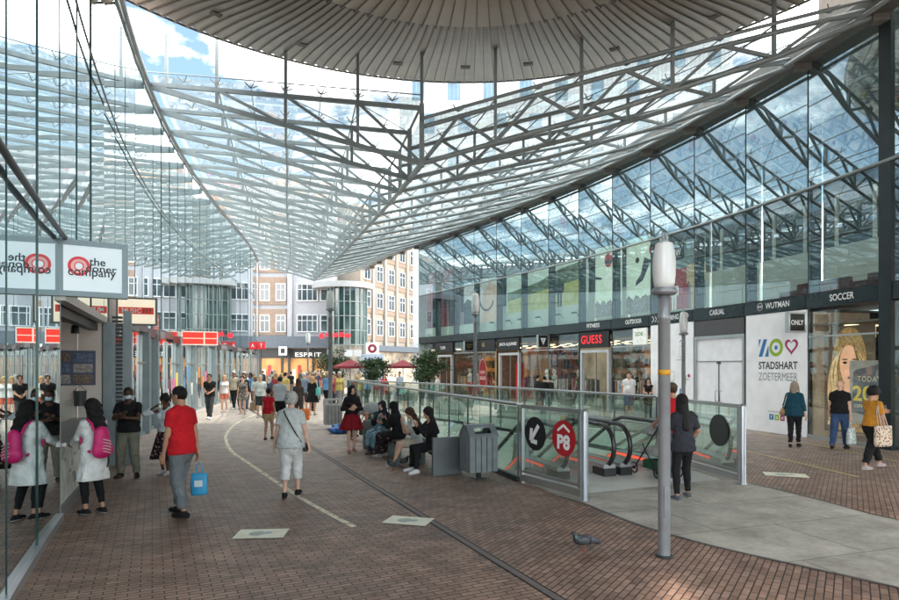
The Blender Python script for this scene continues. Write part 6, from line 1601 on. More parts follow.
# ------------------------------------------------------------------ street lamps
def lamp(label, x, y, H, r, lr, lh, sticker=False):
    t = thing('street_lamp', label, 'street lamp', (x, y, 0))
    zt = H-lh-.05
    PG = mat('lamp_pole_grey', (.24, .255, .27), .36, .35, var=.12, scale=4)
    MB().lathe((x, y, 0), [(r*1.02, 0), (r*1.02, zt-.35), (r*1.15, zt-.34), (r*1.15, zt-.30), (r*.98, zt-.28), (r*.98, zt-.06), (0, zt-.06)], 24).build('pole', PG, t)
    MB().lathe((x, y, zt-.07), [(0, 0), (lr*.9, 0), (lr*1.14, .025), (lr*1.14, .045), (lr*.98, .06), (lr*1.02, .075), (0, .08)], 24).build('collar', PG, t)
    m = bpy.data.materials.get('lamp_glass') or None
    if m is None:
        m = mat('lamp_glass', (.62, .65, .64), .25, var=.06, scale=3, spec=.6); m.node_tree.nodes['Principled BSDF'].inputs['Subsurface Weight'].default_value = .25
    prof = [(.80, 0), (.90, .12), (.98, .30), (1.0, .48), (.97, .66), (.88, .84), (.76, .96), (.70, 1.0)]
    MB().lathe((x, y, zt+.005), [(0, 0)]+[(lr*a, lh*b_) for a, b_ in prof]+[(0, lh)], 28).build('lantern', m, t)
    m = MB(); m.lathe((x, y, zt+lh), [(0, 0), (lr*.45, 0), (lr*.40, .03), (.012, .045), (.010, .13), (0, .13)], 12)
    for k in range(4):
        a = PI/4+k*PI/2; m.tube((x+lr*.2*math.cos(a), y+lr*.2*math.sin(a), zt+lh+.02), (x+lr*.28*math.cos(a), y+lr*.28*math.sin(a), zt+lh+.12), .006, 5)
    m.build('finial', STEEL, t)
    a_ = math.atan2(-y, -x)+.5; MB().obox((x+(r-.004)*math.cos(a_)+.035*math.sin(a_), y+(r-.004)*math.sin(a_)-.035*math.cos(a_), .45), (-.07*math.sin(a_), .07*math.cos(a_), 0), (.010*math.cos(a_), .010*math.sin(a_), 0), (0, 0, .34)).build('access_door', mat('pole_door', (.20, .21, .22), .45, .3), t)
    if sticker: MB().lathe((x, y, 2.02), [(r+.003, 0), (r+.004, .0), (r+.004, .06), (r+.003, .06)], 24).build('band_sticker', mat('sticker_orange', (.55, .28, .02), .5), t)
    MB().lathe((x, y, .002), [(0, 0), (r*1.5, 0), (r*1.45, .018), (r*1.06, .022), (0, .022)], 24).build('base_ring', DARK, t)
lamp('near grey street lamp with frosted barrel lantern standing in the paving', 2.39, 6.68, 3.53, .064, .125, .50, True)
lamp('slim grey street lamp with white lantern in front of the white hoarding', 7.80, 20.0, 3.95, .062, .135, .68)
lamp('grey street lamp on the left of the opening, before the curved glass corner', -4.35, 21.9, 4.88, .075, .15, .62)
lamp('grey street lamp with white lantern before the far shop doorways', 1.0, 23.2, 4.95, .066, .15, .75)
lamp('distant small street lamp with pale lantern in front of the far block', -11.8, 50, 4.9, .07, .2, .8)

# ------------------------------------------------------------------ bench and bins
BU = V((.447, -.894, 0)); BF = V((-.894, -.447, 0)); B0 = V((-1.92, 15.45, 0)); BL = 4.2
MET = mat('bench_metal', (.155, .17, .175), .42, .4, var=.12, scale=3)
t = thing('bench', 'long grey metal bench with solid end panels facing the street beside the railing', 'bench', tuple(B0+BU*2.1))
for s_ in (0, BL): MB().obox(B0+BU*(s_-.04)-BF*.30, BU*.08, BF*.62, V((0, 0, .74))).build('end_panel', MET, t, bevel=.01)
m = MB()
for j in range(5): m.obox(B0+BU*.05-BF*.22+BF*(.095*j)+V((0, 0, .41)), BU*(BL-.1), BF*.08, V((0, 0, .04)))
m.build('seat', mat('bench_slats', (.12, .11, .10), .5, var=.15), t)
for s_ in (1.4, 2.8): MB().obox(B0+BU*(s_-.03)-BF*.15+V((0, 0, .002)), BU*.06, BF*.32, V((0, 0, .405))).build('leg', MET, t)
def bin_(label, x, y, rz, col):
    t = thing('litter_bin', label, 'litter bin', (x, y, 0), rz)
    BM = mat('bin_'+col[0], col[1], .42, .3, var=.15, scale=5)
    w, d = .58, .46
    m = MB(); m.box((0, 0, .46), (w-.04, d-.04, .60))
    m.build('liner', mat('bin_liner', (.03, .03, .032), .6), t, local=True)
    m = MB(); ns = 5
    for sy in (-1, 1):
        for j in range(ns):
            ww = w/ns-.018; x0 = -w/2+w/ns*(j+.5); m.box((x0, sy*(d/2-.008), .47), (ww, .016, .64))
    for sx in (-1, 1):
        for j in range(4):
            ww = d/4-.016; y0 = -d/2+d/4*(j+.5); m.box((sx*(w/2-.008), y0, .47), (.016, ww, .64))
    m.build('slats', BM, t, local=True)
    m = MB()
    # hood: gabled lid with an opening in the sloping face
    g = [(-w/2-.02, .80), (w/2+.02, .80), (w/2*.55, 1.0), (-w/2*.55, 1.0)]
    def slope(sy):
        y0, y1 = sy*(d/2+.02), sy*.07; z0, z1 = .79, 1.0
        P = lambda a, b_, dz=0: ((-w/2-.01)+(w+.02)*a, y0+(y1-y0)*b_, z0+(z1-z0)*b_+dz)
        for a0, a1, b0, b1 in ((0, 1, 0, .25), (0, 1, .8, 1), (0, .22, .25, .8), (.78, 1, .25, .8)):
            m.hexa([P(a0, b0), P(a1, b0), P(a1, b1), P(a0, b1), P(a0, b0, .02), P(a1, b0, .02), P(a1, b1, .02), P(a0, b1, .02)])
    slope(-1); slope(1); m.box((0, 0, 1.012), (w+.02, .15, .022))
    for sx in (-1, 1): m.add([(sx*w/2, -d/2-.01, .79), (sx*w/2, d/2+.01, .79), (sx*w/2, .07, .995), (sx*w/2, -.07, .995)], [(0, 1, 2, 3)])
    m.build('hood', BM, t, local=True)
    m = MB(); m.box((0, 0, .081), (.07, .07, .158)); m.box((0, 0, .006), (.22, .2, .012)); m.build('foot', DARK, t, local=True)
bin_('grey slatted litter bin with gabled lid between the bench and the P8 screen', .55, 11.35, .42, ('grey', (.20, .225, .235)))
bin_('pale grey litter bin beside the left street lamp', -3.95, 20.3, .3, ('pale', (.34, .33, .30)))

# ------------------------------------------------------------------ small things on the ground
def lump(name, label, cat, c, r, m_, seed=0, h=.02, amp=.05, group=None):
    t = thing(name, label, cat, c, 0, group); P, lo = grid((-r[0]*1.3, -r[1]*1.3, -.02), (r[0]*1.3, r[1]*1.3, r[2]*2.4), h)
    rs = np.random.RandomState(seed); d = s_ell(P, (0, 0, r[2]*.9), r)
    for k in range(7):
        f = rs.uniform(8, 26, 3); d = d+amp*.3*np.sin(P@f.astype(np.float32)+rs.uniform(0, 6))
    d = np.maximum(d, .004-P[..., 2]); v, f_ = surface_nets(d, lo, h); link_mesh('body', np_mesh('body', v, f_, [m_]), t); return t
lump('plastic_bag', 'crumpled bright blue plastic bag lying beside the left street lamp', 'bag', (-3.45, 18.9, 0), (.34, .22, .14), mat('bag_blue', (.03, .14, .42), .3, var=.2, scale=8, bump=.3), 3)
# stroller
def stroller(label, x, y, rz, col, hood):
    t = thing('stroller', label, 'stroller', (x, y, 0), rz); fr = MB(); K = mat('frame_black', (.02, .02, .022), .4)
    for sx in (-.24, .24):
        fr.path([(sx, .35, .12), (sx, .05, .5), (sx, -.35, .98), (sx, -.48, 1.02)], .014, 6); fr.path([(sx, -.32, .12), (sx, .0, .45), (sx, .12, .62)], .012, 6)
    fr.tube((-.24, -.48, 1.02), (.24, -.48, 1.02), .016, 6); fr.build('frame', K, t, local=True)
    MB().hexa([(-.2, -.12, .40), (.2, -.12, .40), (.2, .28, .46), (-.2, .28, .46), (-.2, -.12, .46), (.2, -.12, .46), (.2, .28, .52), (-.2, .28, .52)]).build('seat', fabric(col), t, local=True)
    MB().hexa([(-.2, -.12, .42), (.2, -.12, .42), (.2, -.30, .92), (-.2, -.30, .92), (-.2, -.17, .42), (.2, -.17, .42), (.2, -.34, .92), (-.2, -.34, .92)]).build('backrest', fabric(col), t, local=True)
    m = MB(); vs = []; n = 9
    for k in range(n):
        a = math.radians(95-k*14)
        for j in range(7): b_ = PI*j/6; vs.append((.235*math.cos(b_), -.22+.38*math.cos(a)*(.35+.65*math.sin(b_)), .80+.28*math.sin(a)*math.sin(b_)*1.0+.02))
    m.add(vs, [(k*7+j, k*7+j+1, (k+1)*7+j+1, (k+1)*7+j) for k in range(n-1) for j in range(6)], True); m.build('hood', fabric(hood), t, local=True)
    for sx in (-.25, .25):
        for sy in (.36, -.33):
            wb = MB(); wb.path([(sx, sy+.10*math.cos(2*PI*k/16), .115+.10*math.sin(2*PI*k/16)) for k in range(16)], .015, 6, closed=True); wb.tube((sx-.02, sy, .115), (sx+.02, sy, .115), .03, 8)
            for k in range(5): wb.tube((sx, sy, .115), (sx, sy+.1*math.cos(k*1.257), .115+.1*math.sin(k*1.257)), .006, 4)
            wb.build('wheel', K, t, local=True)
    MB().box((0, -.02, .22), (.36, .4, .16)).build('basket', fabric((.03, .09, .05)), t, local=True)
stroller('stroller with grey hood and dark green basket behind the woman in the red skirt', -2.35, 17.3, 2.6, (.05, .16, .14), (.30, .31, .31))
stroller('small pale stroller pushed by the man in the red shirt and cap', 4.02, 11.65, .35, (.35, .36, .37), (.30, .30, .31))
# pigeons
def pigeon(label, x, y, rz, pose=0):
    t = thing('pigeon', label, 'pigeon', (x, y, 0), rz); h = .0055
    P, lo = grid((-.08, -.22, .02), (.08, .20, .26), h)
    d = union([s_ell(P, (0, 0, .135), (.052, .105, .055)), s_ell(P, (0, .07, .155), (.042, .05, .05))], .03)
    d = smin(d, s_cap(P, (0, .085, .175), (0, .115, .215), .030, .021), .02); d = smin(d, s_ell(P, (0, .122, .222), (.020, .027, .021)), .012)
    d = smin(d, s_cap(P, (0, -.09, .125), (0, -.19, .105), .030, .022, .5), .02)
    d = smin(d, s_cap(P, (0, .145, .218), (0, .168, .210), .006, .003), .004)
    v, f = surface_nets(d, lo, h); c = v[f].mean(1); mi = np.zeros(len(f), int); mi[(c[:, 1] < -.07) & (c[:, 2] > .10) & (c[:, 1] > -.12)] = 1; mi[c[:, 1] > .145] = 2; mi[(c[:, 1] > .075) & (c[:, 1] < .12) & (c[:, 2] < .205) & (c[:, 2] > .15)] = 3
    link_mesh('body', np_mesh('body', v, f, [mat('feather_dark', (.030, .033, .040), .5, var=.4, scale=60), mat('feather_white', (.55, .56, .57), .6), mat('beak', (.05, .045, .04), .4), mat('feather_green', (.02, .05, .04), .25, .3, var=.4, scale=40)], mi), t)
    for sx in (-1, 1):
        P, lo = grid((-.08, -.22, .06), (.08, .12, .22), h); d = s_ell(P, (sx*.046, -.035, .142), (.016, .115, .042)); d = np.minimum(d, s_cap(P, (sx*.036, -.10, .135), (sx*.015, -.185, .125), .016, .006))
        v, f = surface_nets(d, lo, h); c = v[f].mean(1); mi = (np.abs(c[:, 1]+.06) < .012).astype(int)
        link_mesh('wing', np_mesh('wing', v, f, [mat('wing_grey', (.055, .06, .07), .55, var=.5, scale=50), mat('wing_bar', (.014, .015, .018), .5)], mi), t)
        m = MB(); m.path([(sx*.022, .0, .10), (sx*.024, -.012, .055), (sx*.024, .004+.02*pose*sx, .006)], .0045, 6)
        for a in (-.5, 0, .5, PI): m.tube((sx*.024, .004+.02*pose*sx, .006), (sx*.024+.030*math.sin(a), .004+.02*pose*sx+.030*math.cos(a), .004), .003, 4)
        m.build('leg', mat('pigeon_leg', (.35, .10, .08), .5), t, local=True)
pigeon('dark pigeon with pale rump on the paving left of the near street lamp', 1.53, 6.85, PI/2+.15, 1)
pigeon('dark grey pigeon on the paving at the feet of the seated people', -1.14, 12.15, PI/2-.3)
pigeon('smaller-looking grey pigeon just behind the other one by the seated people', -.98, 12.55, -PI/2+.4)
# ------------------------------------------------------------------ the people of the street
def yaw_to(dx, dy): return math.atan2(-dx, dy)
def TOP(c, sleeve=.55, **k): return dict(mat=fabric(c) if not hasattr(c, 'name') else c, sleeve=sleeve, **k)
def BOT(c, kind='trousers', **k): return dict(mat=fabric(c) if not hasattr(c, 'name') else c, kind=kind, **k)
def floral(name, base, spots, scale=22):
    m = mat(name, base, .85, spec=.2); nt = m.node_tree; b = nt.nodes['Principled BSDF']
    v = nt.nodes.new('ShaderNodeTexVoronoi'); v.inputs['Scale'].default_value = scale; tc = nt.nodes.new('ShaderNodeTexCoord'); nt.links.new(tc.outputs['Object'], v.inputs['Vector'])
    r = nt.nodes.new('ShaderNodeValToRGB'); r.color_ramp.interpolation = 'CONSTANT'; e = r.color_ramp.elements
    e[0].position = 0; e[0].color = (*spots[0], 1); e[1].position = .22; e[1].color = (*spots[1], 1); q = e.new(.38); q.color = (*base, 1)
    nt.links.new(v.outputs['Distance'], r.inputs['Fac']); nt.links.new(r.outputs['Color'], b.inputs['Base Color']); return m
BLK = (.012, .012, .013)
# near group at the stall
rA, iA = person('dark wavy haired woman in long white top and black leggings at the food stall', -5.10, 8.60, yaw_to(-.85, .45), 1.62, 'tan', ('wavy', 'black'),
    TOP((.66, .67, .66), 1.97, hem=-.42, skirt=.215, g=.02, name='long_top'), BOT(BLK, 'leggings', g=.006, cut=1.8), shoes=(.015, .015, .015), sole=(.6, .6, .6), female=True, h=.012,
    pose=dict(feet=((-.09, .05, 0), (.11, -.06, 0)), hands=((-.10, .40, 1.07), (.14, .37, 1.08)), palm=((.6, 0, 1), (-.6, 0, 1)), head=(.15, .30), curl=(.5, .7)))
def strap_path(root, pts, r, name, m_, parent):
    mb = MB(); mb.path([pw(root, p) for p in pts], r, 6); return mb.build(name, m_, parent)
def sdf_thing(name, label, cat, root, fn, lo, hi, mats, h=.012, group=None, midx=None, part='body', at=(0, 0, 0)):
    """a thing carried by a person, modelled in that person's frame"""
    loc = root_matrix(root) @ (V(at)*root['_h']); t = thing(name, label, cat, tuple(loc), root.rotation_euler.z, group)
    P, l0 = grid(lo, hi, h); v, f = surface_nets(fn(P), l0, h); s = root['_h']
    link_mesh(part, np_mesh(part, (v-np.array(at))*s, f, mats, None if midx is None else midx(v[f].mean(1))), t); return t
PINKM = mat('pink_nylon', (.60, .012, .15), .5, var=.12, scale=12, bump=.2)
def f_pack(P):
    d = union([s_cap(P, (0, -.21, 1.02), (0, -.20, 1.26), .135, .11, .66), s_cap(P, (-.06, -.235, 1.0), (.06, -.235, 1.0), .10, .10, .6)], .05); d = smin(d, s_ell(P, (0, -.29, 1.02), (.10, .045, .085)), .02)
    return np.maximum(d, P[..., 1]+.135)
t = sdf_thing('backpack', 'bright pink backpack with pale laces on the back of the dark haired woman', 'backpack', rA, f_pack, (-.2, -.36, .84), (.2, -.10, 1.42), [PINKM], .011, at=(0, -.2, 1.1))
for sx in (-1, 1): strap_path(rA, [(sx*.09, -.16, 1.30), (sx*.105, -.11, 1.42), (sx*.115, -.02, 1.475), (sx*.12, .09, 1.40), (sx*.13, .125, 1.26), (sx*.15, .06, 1.08), (sx*.13, -.12, .98)], .018, 'strap', PINKM, t)
m = MB()
for k in range(5): m.path([pw(rA, (-.06, -.335+.01*k*0, 1.18-.045*k)), pw(rA, (.0, -.345, 1.165-.045*k)), pw(rA, (.06, -.335, 1.14-.045*k))], .007, 5)
m.build('laces', mat('lace_pale', (.6, .55, .55), .6), t)
m = MB(); m.path([pw(rA, (.05, -.28, .98)), pw(rA, (.07, -.27, .84)), pw(rA, (.05, -.26, .74))], .012, 5); m.build('loose_strap', BLACK, t)
c = pw(rA, (-.02, .52, 1.10)); t = thing('phone', 'dark green wallet held over the counter by the woman with the pink backpack', 'wallet', tuple(c)); MB().box(tuple(c), (.10, .17, .025), rA.rotation_euler.z).build('body', mat('wallet_green', (.02, .07, .03), .5), t, bevel=.006)

rB, _ = person('man in black T-shirt and olive trousers with face mask and clasped hands', -6.12, 11.45, yaw_to(.25, -1), 1.69, 'dark', ('crop', 'black'), TOP(BLK, .62, g=.024, ga=.024), BOT((.17, .17, .13), g=.020, g2=.030), shoes=(.02, .02, .02), h=.012, mask=True, build=1.05,
    pose=dict(feet=((-.15, .02, 0), (.15, .0, 0)), hands=((-.035, .33, 1.20), (.045, .34, 1.24)), palm=((1, -.2, 0), (-1, -.2, 0)), wrist=((.55, .5, .75), (-.55, .5, .6)), elbow_hint=((-1, -.6, -.8), (1, -.6, -.8)), head=(.15, 0), toe=(-.35, .35)))
FLOR = floral('floral_dark', (.018, .014, .016), [(.48, .30, .26), (.16, .05, .06)], 16)
rC, _ = person('young woman in white blouse and long dark floral skirt looking down', -5.55, 11.75, yaw_to(-.15, -1), 1.55, 'dark', ('bun', 'black'), TOP((.62, .66, .68), 1.55, g=.024, ga=.028, hem=.0), BOT(FLOR, 'skirt', hem=.36, r=.31, top=.10), shoes=(.45, .42, .40), sole=(.6, .6, .6), female=True, h=.012,
    pose=dict(feet=((-.08, .05, 0), (.10, -.04, 0)), hands=((-.30, .08, .95), (.17, .14, 1.50)), head=(.1, .5), palm=((1, .2, 0), (-1, -.3, 0)), elbow_hint=((-.6, -1, -.3), (1, .2, -.8))))
c = pw(rC, (-.31, .06, .86)); 
def bag(label, c, rz, w, d, hgt, m_, name='shopping_bag', cat='bag', hand=.16, group=None, print_=None):
    """bag hanging with the top of its handles at c"""
    t = thing(name, label, cat, (c[0], c[1], c[2]-hand-hgt), rz, group)
    mb = MB(); z1, z0 = 0, hgt
    n = 6; vs = []; rr_ = random.Random(int(abs(c[0])*1000)%977)
    for z_, k in ((0, .92), (hgt*.1, 1.0), (hgt*.5, 1.04), (hgt*.85, 1.0), (hgt, .98)):
        for a in range(16):
            t_ = 2*PI*a/16; cx_ = math.copysign(abs(math.cos(t_))**.5, math.cos(t_)); sy_ = math.copysign(abs(math.sin(t_))**.5, math.sin(t_))
            vs.append((w/2*k*cx_+rr_.uniform(-.006, .006), d/2*k*sy_*(1.0 if z_ < hgt*.7 else .55)+rr_.uniform(-.006, .006), z_))
    fs = [(i*16+a, i*16+(a+1) % 16, (i+1)*16+(a+1) % 16, (i+1)*16+a) for i in range(4) for a in range(16)]
    mb.add(vs, fs+[tuple(range(16))[::-1], tuple(range(64, 80))], True); mb.build('body', m_, t, local=True)
    for sy in (-1, 1):
        mb = MB(); mb.path([(-w*.2, sy*d*.2, hgt-.01), (-w*.13, sy*d*.1, hgt+hand*.75), (0, 0, hgt+hand), (w*.13, sy*d*.1, hgt+hand*.75), (w*.2, sy*d*.2, hgt-.01)], .007, 5); mb.build('handle', m_, t, local=True)
    if print_: print_(t, w, d, hgt)
    return t
bag('small white carrier bag hanging from the arm of the woman in the floral skirt', pw(rC, (-.30, .08, .90)), 0, .26, .12, .34, mat('bag_white', (.62, .64, .66), .5, var=.1))
rD, _ = person('man in bright red T-shirt and grey trousers seen from behind', -3.80, 8.52, yaw_to(-.95, .35), 1.80, 'tan', ('short', 'black'), TOP((.50, .012, .020), .60, g=.024, ga=.022, hem=-.10), BOT((.14, .155, .165), g=.020, g2=.026, cut=1.90), shoes=(.014, .014, .015), sole=(.03, .03, .03), socks=None, h=.012, build=1.08,
    pose=dict(feet=((-.10, -.13, 0), (.10, .16, 0)), hands=((-.24, .10, .80), (.24, -.06, .80)), head=(.15, .05), lean=.05))
def bluep(t, w, d, hgt):
    mb = MB(); mb.box((0, -d/2*1.06-.002, hgt*.55), (w*.5, .004, hgt*.3)); mb.build('print', mat('bag_print_white', (.6, .7, .75), .5), t, local=True)
bag('bright blue carrier bag in the hand of the man in red', pw(rD, (.25, -.07, .70)), .2, .22, .11, .31, mat('bag_cyan', (.03, .30, .55), .4, var=.1), print_=bluep)
rE, _ = person('grey haired woman in pale T-shirt and white cropped trousers walking away in the middle', -2.58, 9.75, yaw_to(-.08, 1), 1.66, 'fair', ('curly', 'grey'), TOP((.50, .53, .52), .62, g=.034, ga=.03, hem=-.12), BOT((.62, .62, .61), g=.022, g2=.026, cut=1.52), shoes=(.015, .015, .016), female=True, build=1.14, h=.012,
    pose=dict(feet=((-.085, -.10, 0), (.095, .14, .0)), hands=((-.30, .06, .82), (.32, -.02, .84)), lean=.06, elbow_hint=((-.8, -1, 0), (.8, -1, 0))))
t = thing('shoulder_strap', 'thin black bag strap across the back of the grey haired woman', 'strap', tuple(pw(rE, (0, -.15, 1.2))))
strap_path(rE, [(-.115, .04, 1.475), (-.10, -.075, 1.47), (-.06, -.135, 1.40), (.03, -.155, 1.24), (.12, -.135, 1.08), (.20, -.08, .93), (.225, .02, .86)], .011, 'strap', BLACK, t)
MB().box(tuple(pw(rE, (.245, .05, .84))), (.06, .16, .14)).build('pouch', BLACK, t, bevel=.02)

# seated people
byaw = math.atan2(.894, -.447)
def seat_pt(s_): p = B0+BU*s_+BF*.05; return p.x, p.y
SEAT = lambda **k: dict(dict(pelvis=.56, feet=((-.12, .46, 0), (.12, .42, 0)), lean=.18, hands=((-.10, .34, .86), (.10, .34, .86)), head=(0, .35), palm=((.5, 0, 1), (-.5, 0, 1))), **k)
x, y = seat_pt(3.62)
rS, _ = person('seated woman with long black hair, black clothes and white trainers', x, y, byaw+.05, 1.64, 'tan', ('long', 'black'), TOP(BLK, 1.97, g=.022, hem=-.04), BOT((.014, .014, .015), g=.014), shoes=(.70, .70, .70), sole=(.75, .75, .75), female=True, h=.012, pose=SEAT(feet=((-.22, .50, .0), (.12, .45, 0)), hands=((-.05, .40, .98), (.08, .42, .99)), head=(-.15, .25), lean=.12))
x, y = seat_pt(2.82)
rS2, _ = person('seated girl with wavy brown hair, pale top and beige shorts', x, y, byaw-.15, 1.58, 'fair', ('wavy', 'brown'), TOP((.50, .53, .52), .55, g=.018, hem=-.03), BOT((.52, .46, .38), 'shorts', g=.016, cut=.8), shoes=(.62, .58, .56), sole=(.7, .7, .7), female=True, h=.012, pose=SEAT(feet=((-.12, .58, 0), (.10, .52, 0)), hands=((-.06, .32, 1.02), (.08, .34, 1.0)), head=(.2, .4), lean=.22))
x, y = seat_pt(1.75)
rS3, _ = person('seated woman in a black headscarf and long black dress with her back half turned', x, y, byaw-.75, 1.66, 'tan', ('hijab', BLK), TOP(BLK, 1.97, g=.03, hem=-.06, skirt=.24), BOT(floral('floral_black', (.014, .013, .014), [(.30, .12, .11), (.05, .03, .03)], 12), 'trousers', g=.05, g2=.055), shoes=(.35, .33, .32), female=True, h=.012, pose=SEAT(hands=((-.05, .38, .95), (.10, .36, .92)), head=(-.25, .15), lean=.15))
x, y = seat_pt(.82)
rS4, _ = person('seated woman in navy headscarf with shiny blue film on her lap', x, y, byaw+.55, 1.62, 'fair', ('hijab', (.016, .018, .03)), TOP((.016, .018, .028), 1.97, g=.024, hem=-.05), BOT((.03, .035, .05), 'trousers', g=.03, g2=.035), shoes=(.10, .08, .06), female=True, h=.012, pose=SEAT(hands=((-.16, .30, .82), (.12, .34, .92)), head=(.05, .1), lean=.1))
def f_apron(P): 
    d = union([s_cap(P, (-.10, .08, .64), (-.12, .48, .50), .115, .10), s_cap(P, (.10, .08, .64), (.12, .46, .50), .115, .10), s_cap(P, (0, .13, .72), (0, .15, .95), .13, .10, .6), s_cap(P, (-.12, .50, .50), (-.1, .54, .26), .10, .08), s_cap(P, (.10, .48, .50), (.1, .52, .30), .10, .08)], .06)
    return d+.012*np.sin(P[..., 0]*60+P[..., 2]*22)+.008*np.sin(P[..., 1]*50)
t = sdf_thing('gift_wrap', 'sheet of shiny pale blue film on the lap of the woman in the navy headscarf', 'film', rS4, f_apron, (-.28, -.06, .15), (.28, .68, 1.08), [mat('film_blue', (.13, .24, .30), .25, var=.35, scale=9, spec=.8)], .014, at=(0, .3, .6))
c = pw(rS4, (.22, .46, .95)); t = thing('food_wrap', 'red and cream paper food wrap held between the two headscarfed women', 'food', tuple(c)); MB().lathe(tuple(c-V((0, 0, .1))), [(.02, 0), (.05, .16), (.055, .2), (.02, .23)], 10).build('wrap', mat('wrap_paper', (.55, .22, .15), .6, var=.4, scale=18), t)
c = pw(rS, (.0, .47, 1.03)); t = thing('food_wrap', 'white paper cup held by the woman in black on the bench', 'food', tuple(c)); MB().lathe(tuple(c-V((0, 0, .05))), [(.03, 0), (.042, .10), (.045, .10), (.045, .115)], 12).build('cup', mat('cup_white', (.65, .62, .58), .5), t)
# walking woman in red skirt
rF, _ = person('walking woman with black headscarf, black top and dark red skirt', -2.42, 14.85, yaw_to(.35, -1), 1.62, 'fair', ('hijab', BLK), TOP((.022, .014, .016), 1.97, g=.022, hem=.02), BOT((.22, .010, .016), 'skirt', hem=.60, r=.29, top=.12), shoes=(.34, .16, .13), female=True, h=.013, pose=dict(feet=((-.07, -.06, 0), (.10, .18, 0)), hands=((-.07, .27, 1.20), (.10, .26, 1.16)), elbow_hint=((-1, -.6, -1), (1, -.6, -1)), palm=((.5, -1, 0), (-.5, -1, 0)), head=(.2, .05)))
for i in (0, 1):   # leggings under the tunic
    pass
# escalator and entrance
rG, _ = person('long haired woman in dark grey top and black leggings near the street lamp', 3.72, 9.55, yaw_to(-.12, 1), 1.64, 'tan', ('long', 'black'), TOP((.030, .032, .040), .85, g=.026, hem=-.14), BOT((.012, .012, .014), 'leggings', g=.010), shoes=(.10, .11, .13), sole=(.6, .62, .64), female=True, h=.012, pose=dict(feet=((-.16, -.10, 0), (.15, .12, 0)), hands=((-.10, .34, 1.08), (.22, .18, .98)), elbow_hint=((-.8, -1, -.5), (1, -.8, -.3)), lean=.05, head=(0, .15)))
rH, _ = person('man in red shirt and dark cap pushing the pale stroller toward the escalators', 4.10, 10.95, yaw_to(-.25, 1), 1.78, 'tan', ('crop', 'brown'), TOP((.46, .015, .022), .6, g=.026, ga=.024), BOT((.10, .11, .13), g=.018), shoes=(.5, .5, .5), cap=(.09, .07, .04), h=.013, pose=dict(feet=((-.10, -.1, 0), (.10, .12, 0)), hands=((-.16, .36, 1.02), (.16, .36, 1.02)), lean=.08, curl=(.9, .9)))
person('person in pale clothes with reddish brown hair riding down the left escalator behind the glass', 1.70, 14.1, yaw_to(-.32, .95), 1.66, 'fair', ('bob', (.10, .045, .028)), TOP((.46, .50, .50), .6), BOT((.36, .42, .42)), female=True, h=.014, z=-.86)
# right side
rI, _ = person('woman with short fair hair, dark teal blouse and black trousers walking along the white hoarding', 9.05, 15.75, yaw_to(.62, .78), 1.68, 'fair', ('bob', (.30, .24, .19)), TOP((.010, .050, .075), 1.6, g=.032, ga=.024, hem=-.12), BOT((.012, .012, .015), g=.014, cut=1.9), shoes=(.02, .02, .02), female=True, build=1.1, h=.012, pose=dict(feet=((-.07, -.16, 0), (.08, .14, 0)), hands=((-.27, .10, .90), (.28, -.02, .82))))
c = pw(rI, (-.28, .06, .98)); t = thing('handbag', 'small tan shoulder bag on the left side of the woman in the teal blouse', 'bag', tuple(c))
P, lo = grid((-.10, -.17, -.17), (.10, .17, .15), .012); d = union([s_cap(P, (0, -.07, -.06), (0, .07, -.06), .075, .075, 1), s_ell(P, (0, 0, -.02), (.06, .13, .10))], .04); v, f = surface_nets(d, lo, .012)
o = link_mesh('body', np_mesh('body', v, f, [mat('tan_leather', (.30, .17, .08), .5, var=.2)]), t); t.rotation_euler.z = rI.rotation_euler.z
strap_path(rI, [(-.26, .06, 1.04), (-.19, .07, 1.25), (-.15, .04, 1.47), (-.16, -.06, 1.42), (-.25, -.03, 1.08)], .009, 'strap', mat('strap_white', (.5, .48, .44), .5), t)
rJ, _ = person('bald man in black T-shirt and blue jeans walking past the portrait window', 9.98, 15.35, yaw_to(.75, .66), 1.72, 'fair', ('none', 'grey'), TOP(BLK, .55, g=.028, ga=.022, hem=-.04), BOT((.040, .075, .16), g=.022, g2=.028), shoes=(.02, .02, .02), build=1.08, h=.012, pose=dict(feet=((-.10, -.26, 0), (.10, .16, 0)), hands=((-.27, .05, .82), (.25, .02, .80)), lean=.05, heel=.5))
bag('white and dark green print carrier bag carried by the bald man in jeans', pw(rJ, (.26, .0, .72)), .6, .34, .14, .40, mat('bag_green_print', (.50, .56, .54), .5, var=.55, scale=14))
rK, _ = person('woman with curly black hair, mustard top and black trousers walking right with the patterned tote', 8.62, 12.25, yaw_to(.96, .25), 1.67, 'tan', ('curly', 'black'), TOP((.46, .20, .025), .75, g=.022, ga=.03, hem=-.02), BOT((.013, .013, .015), g=.022, g2=.03, cut=1.85), shoes=(.34, .27, .26), sole=(.62, .6, .58), female=True, h=.012, pose=dict(feet=((-.09, .34, 0), (.09, -.30, 0)), hands=((-.14, .44, 1.22), (.26, .05, .88)), lean=.06, head=(-.1, .2), elbow_hint=((-.5, -.6, -1), (.5, -1, 0))))
TOTE = floral('tote_pattern', (.60, .50, .38), [(.30, .05, .05), (.12, .03, .03)], 24)
c = pw(rK, (.27, -.02, .76)); t = thing('tote_bag', 'cream tote bag with dark red pattern on the shoulder of the woman in mustard', 'bag', tuple(c), rK.rotation_euler.z)
mb = MB(); vs = []
for z_, k in ((-.21, .95), (-.15, 1.05), (.05, 1.02), (.20, 1.0)):
    for a in range(16):
        t_ = 2*PI*a/16; vs.append((.055*k*math.copysign(abs(math.sin(t_))**.6, math.sin(t_)), .20*k*math.copysign(abs(math.cos(t_))**.5, math.cos(t_)), z_))
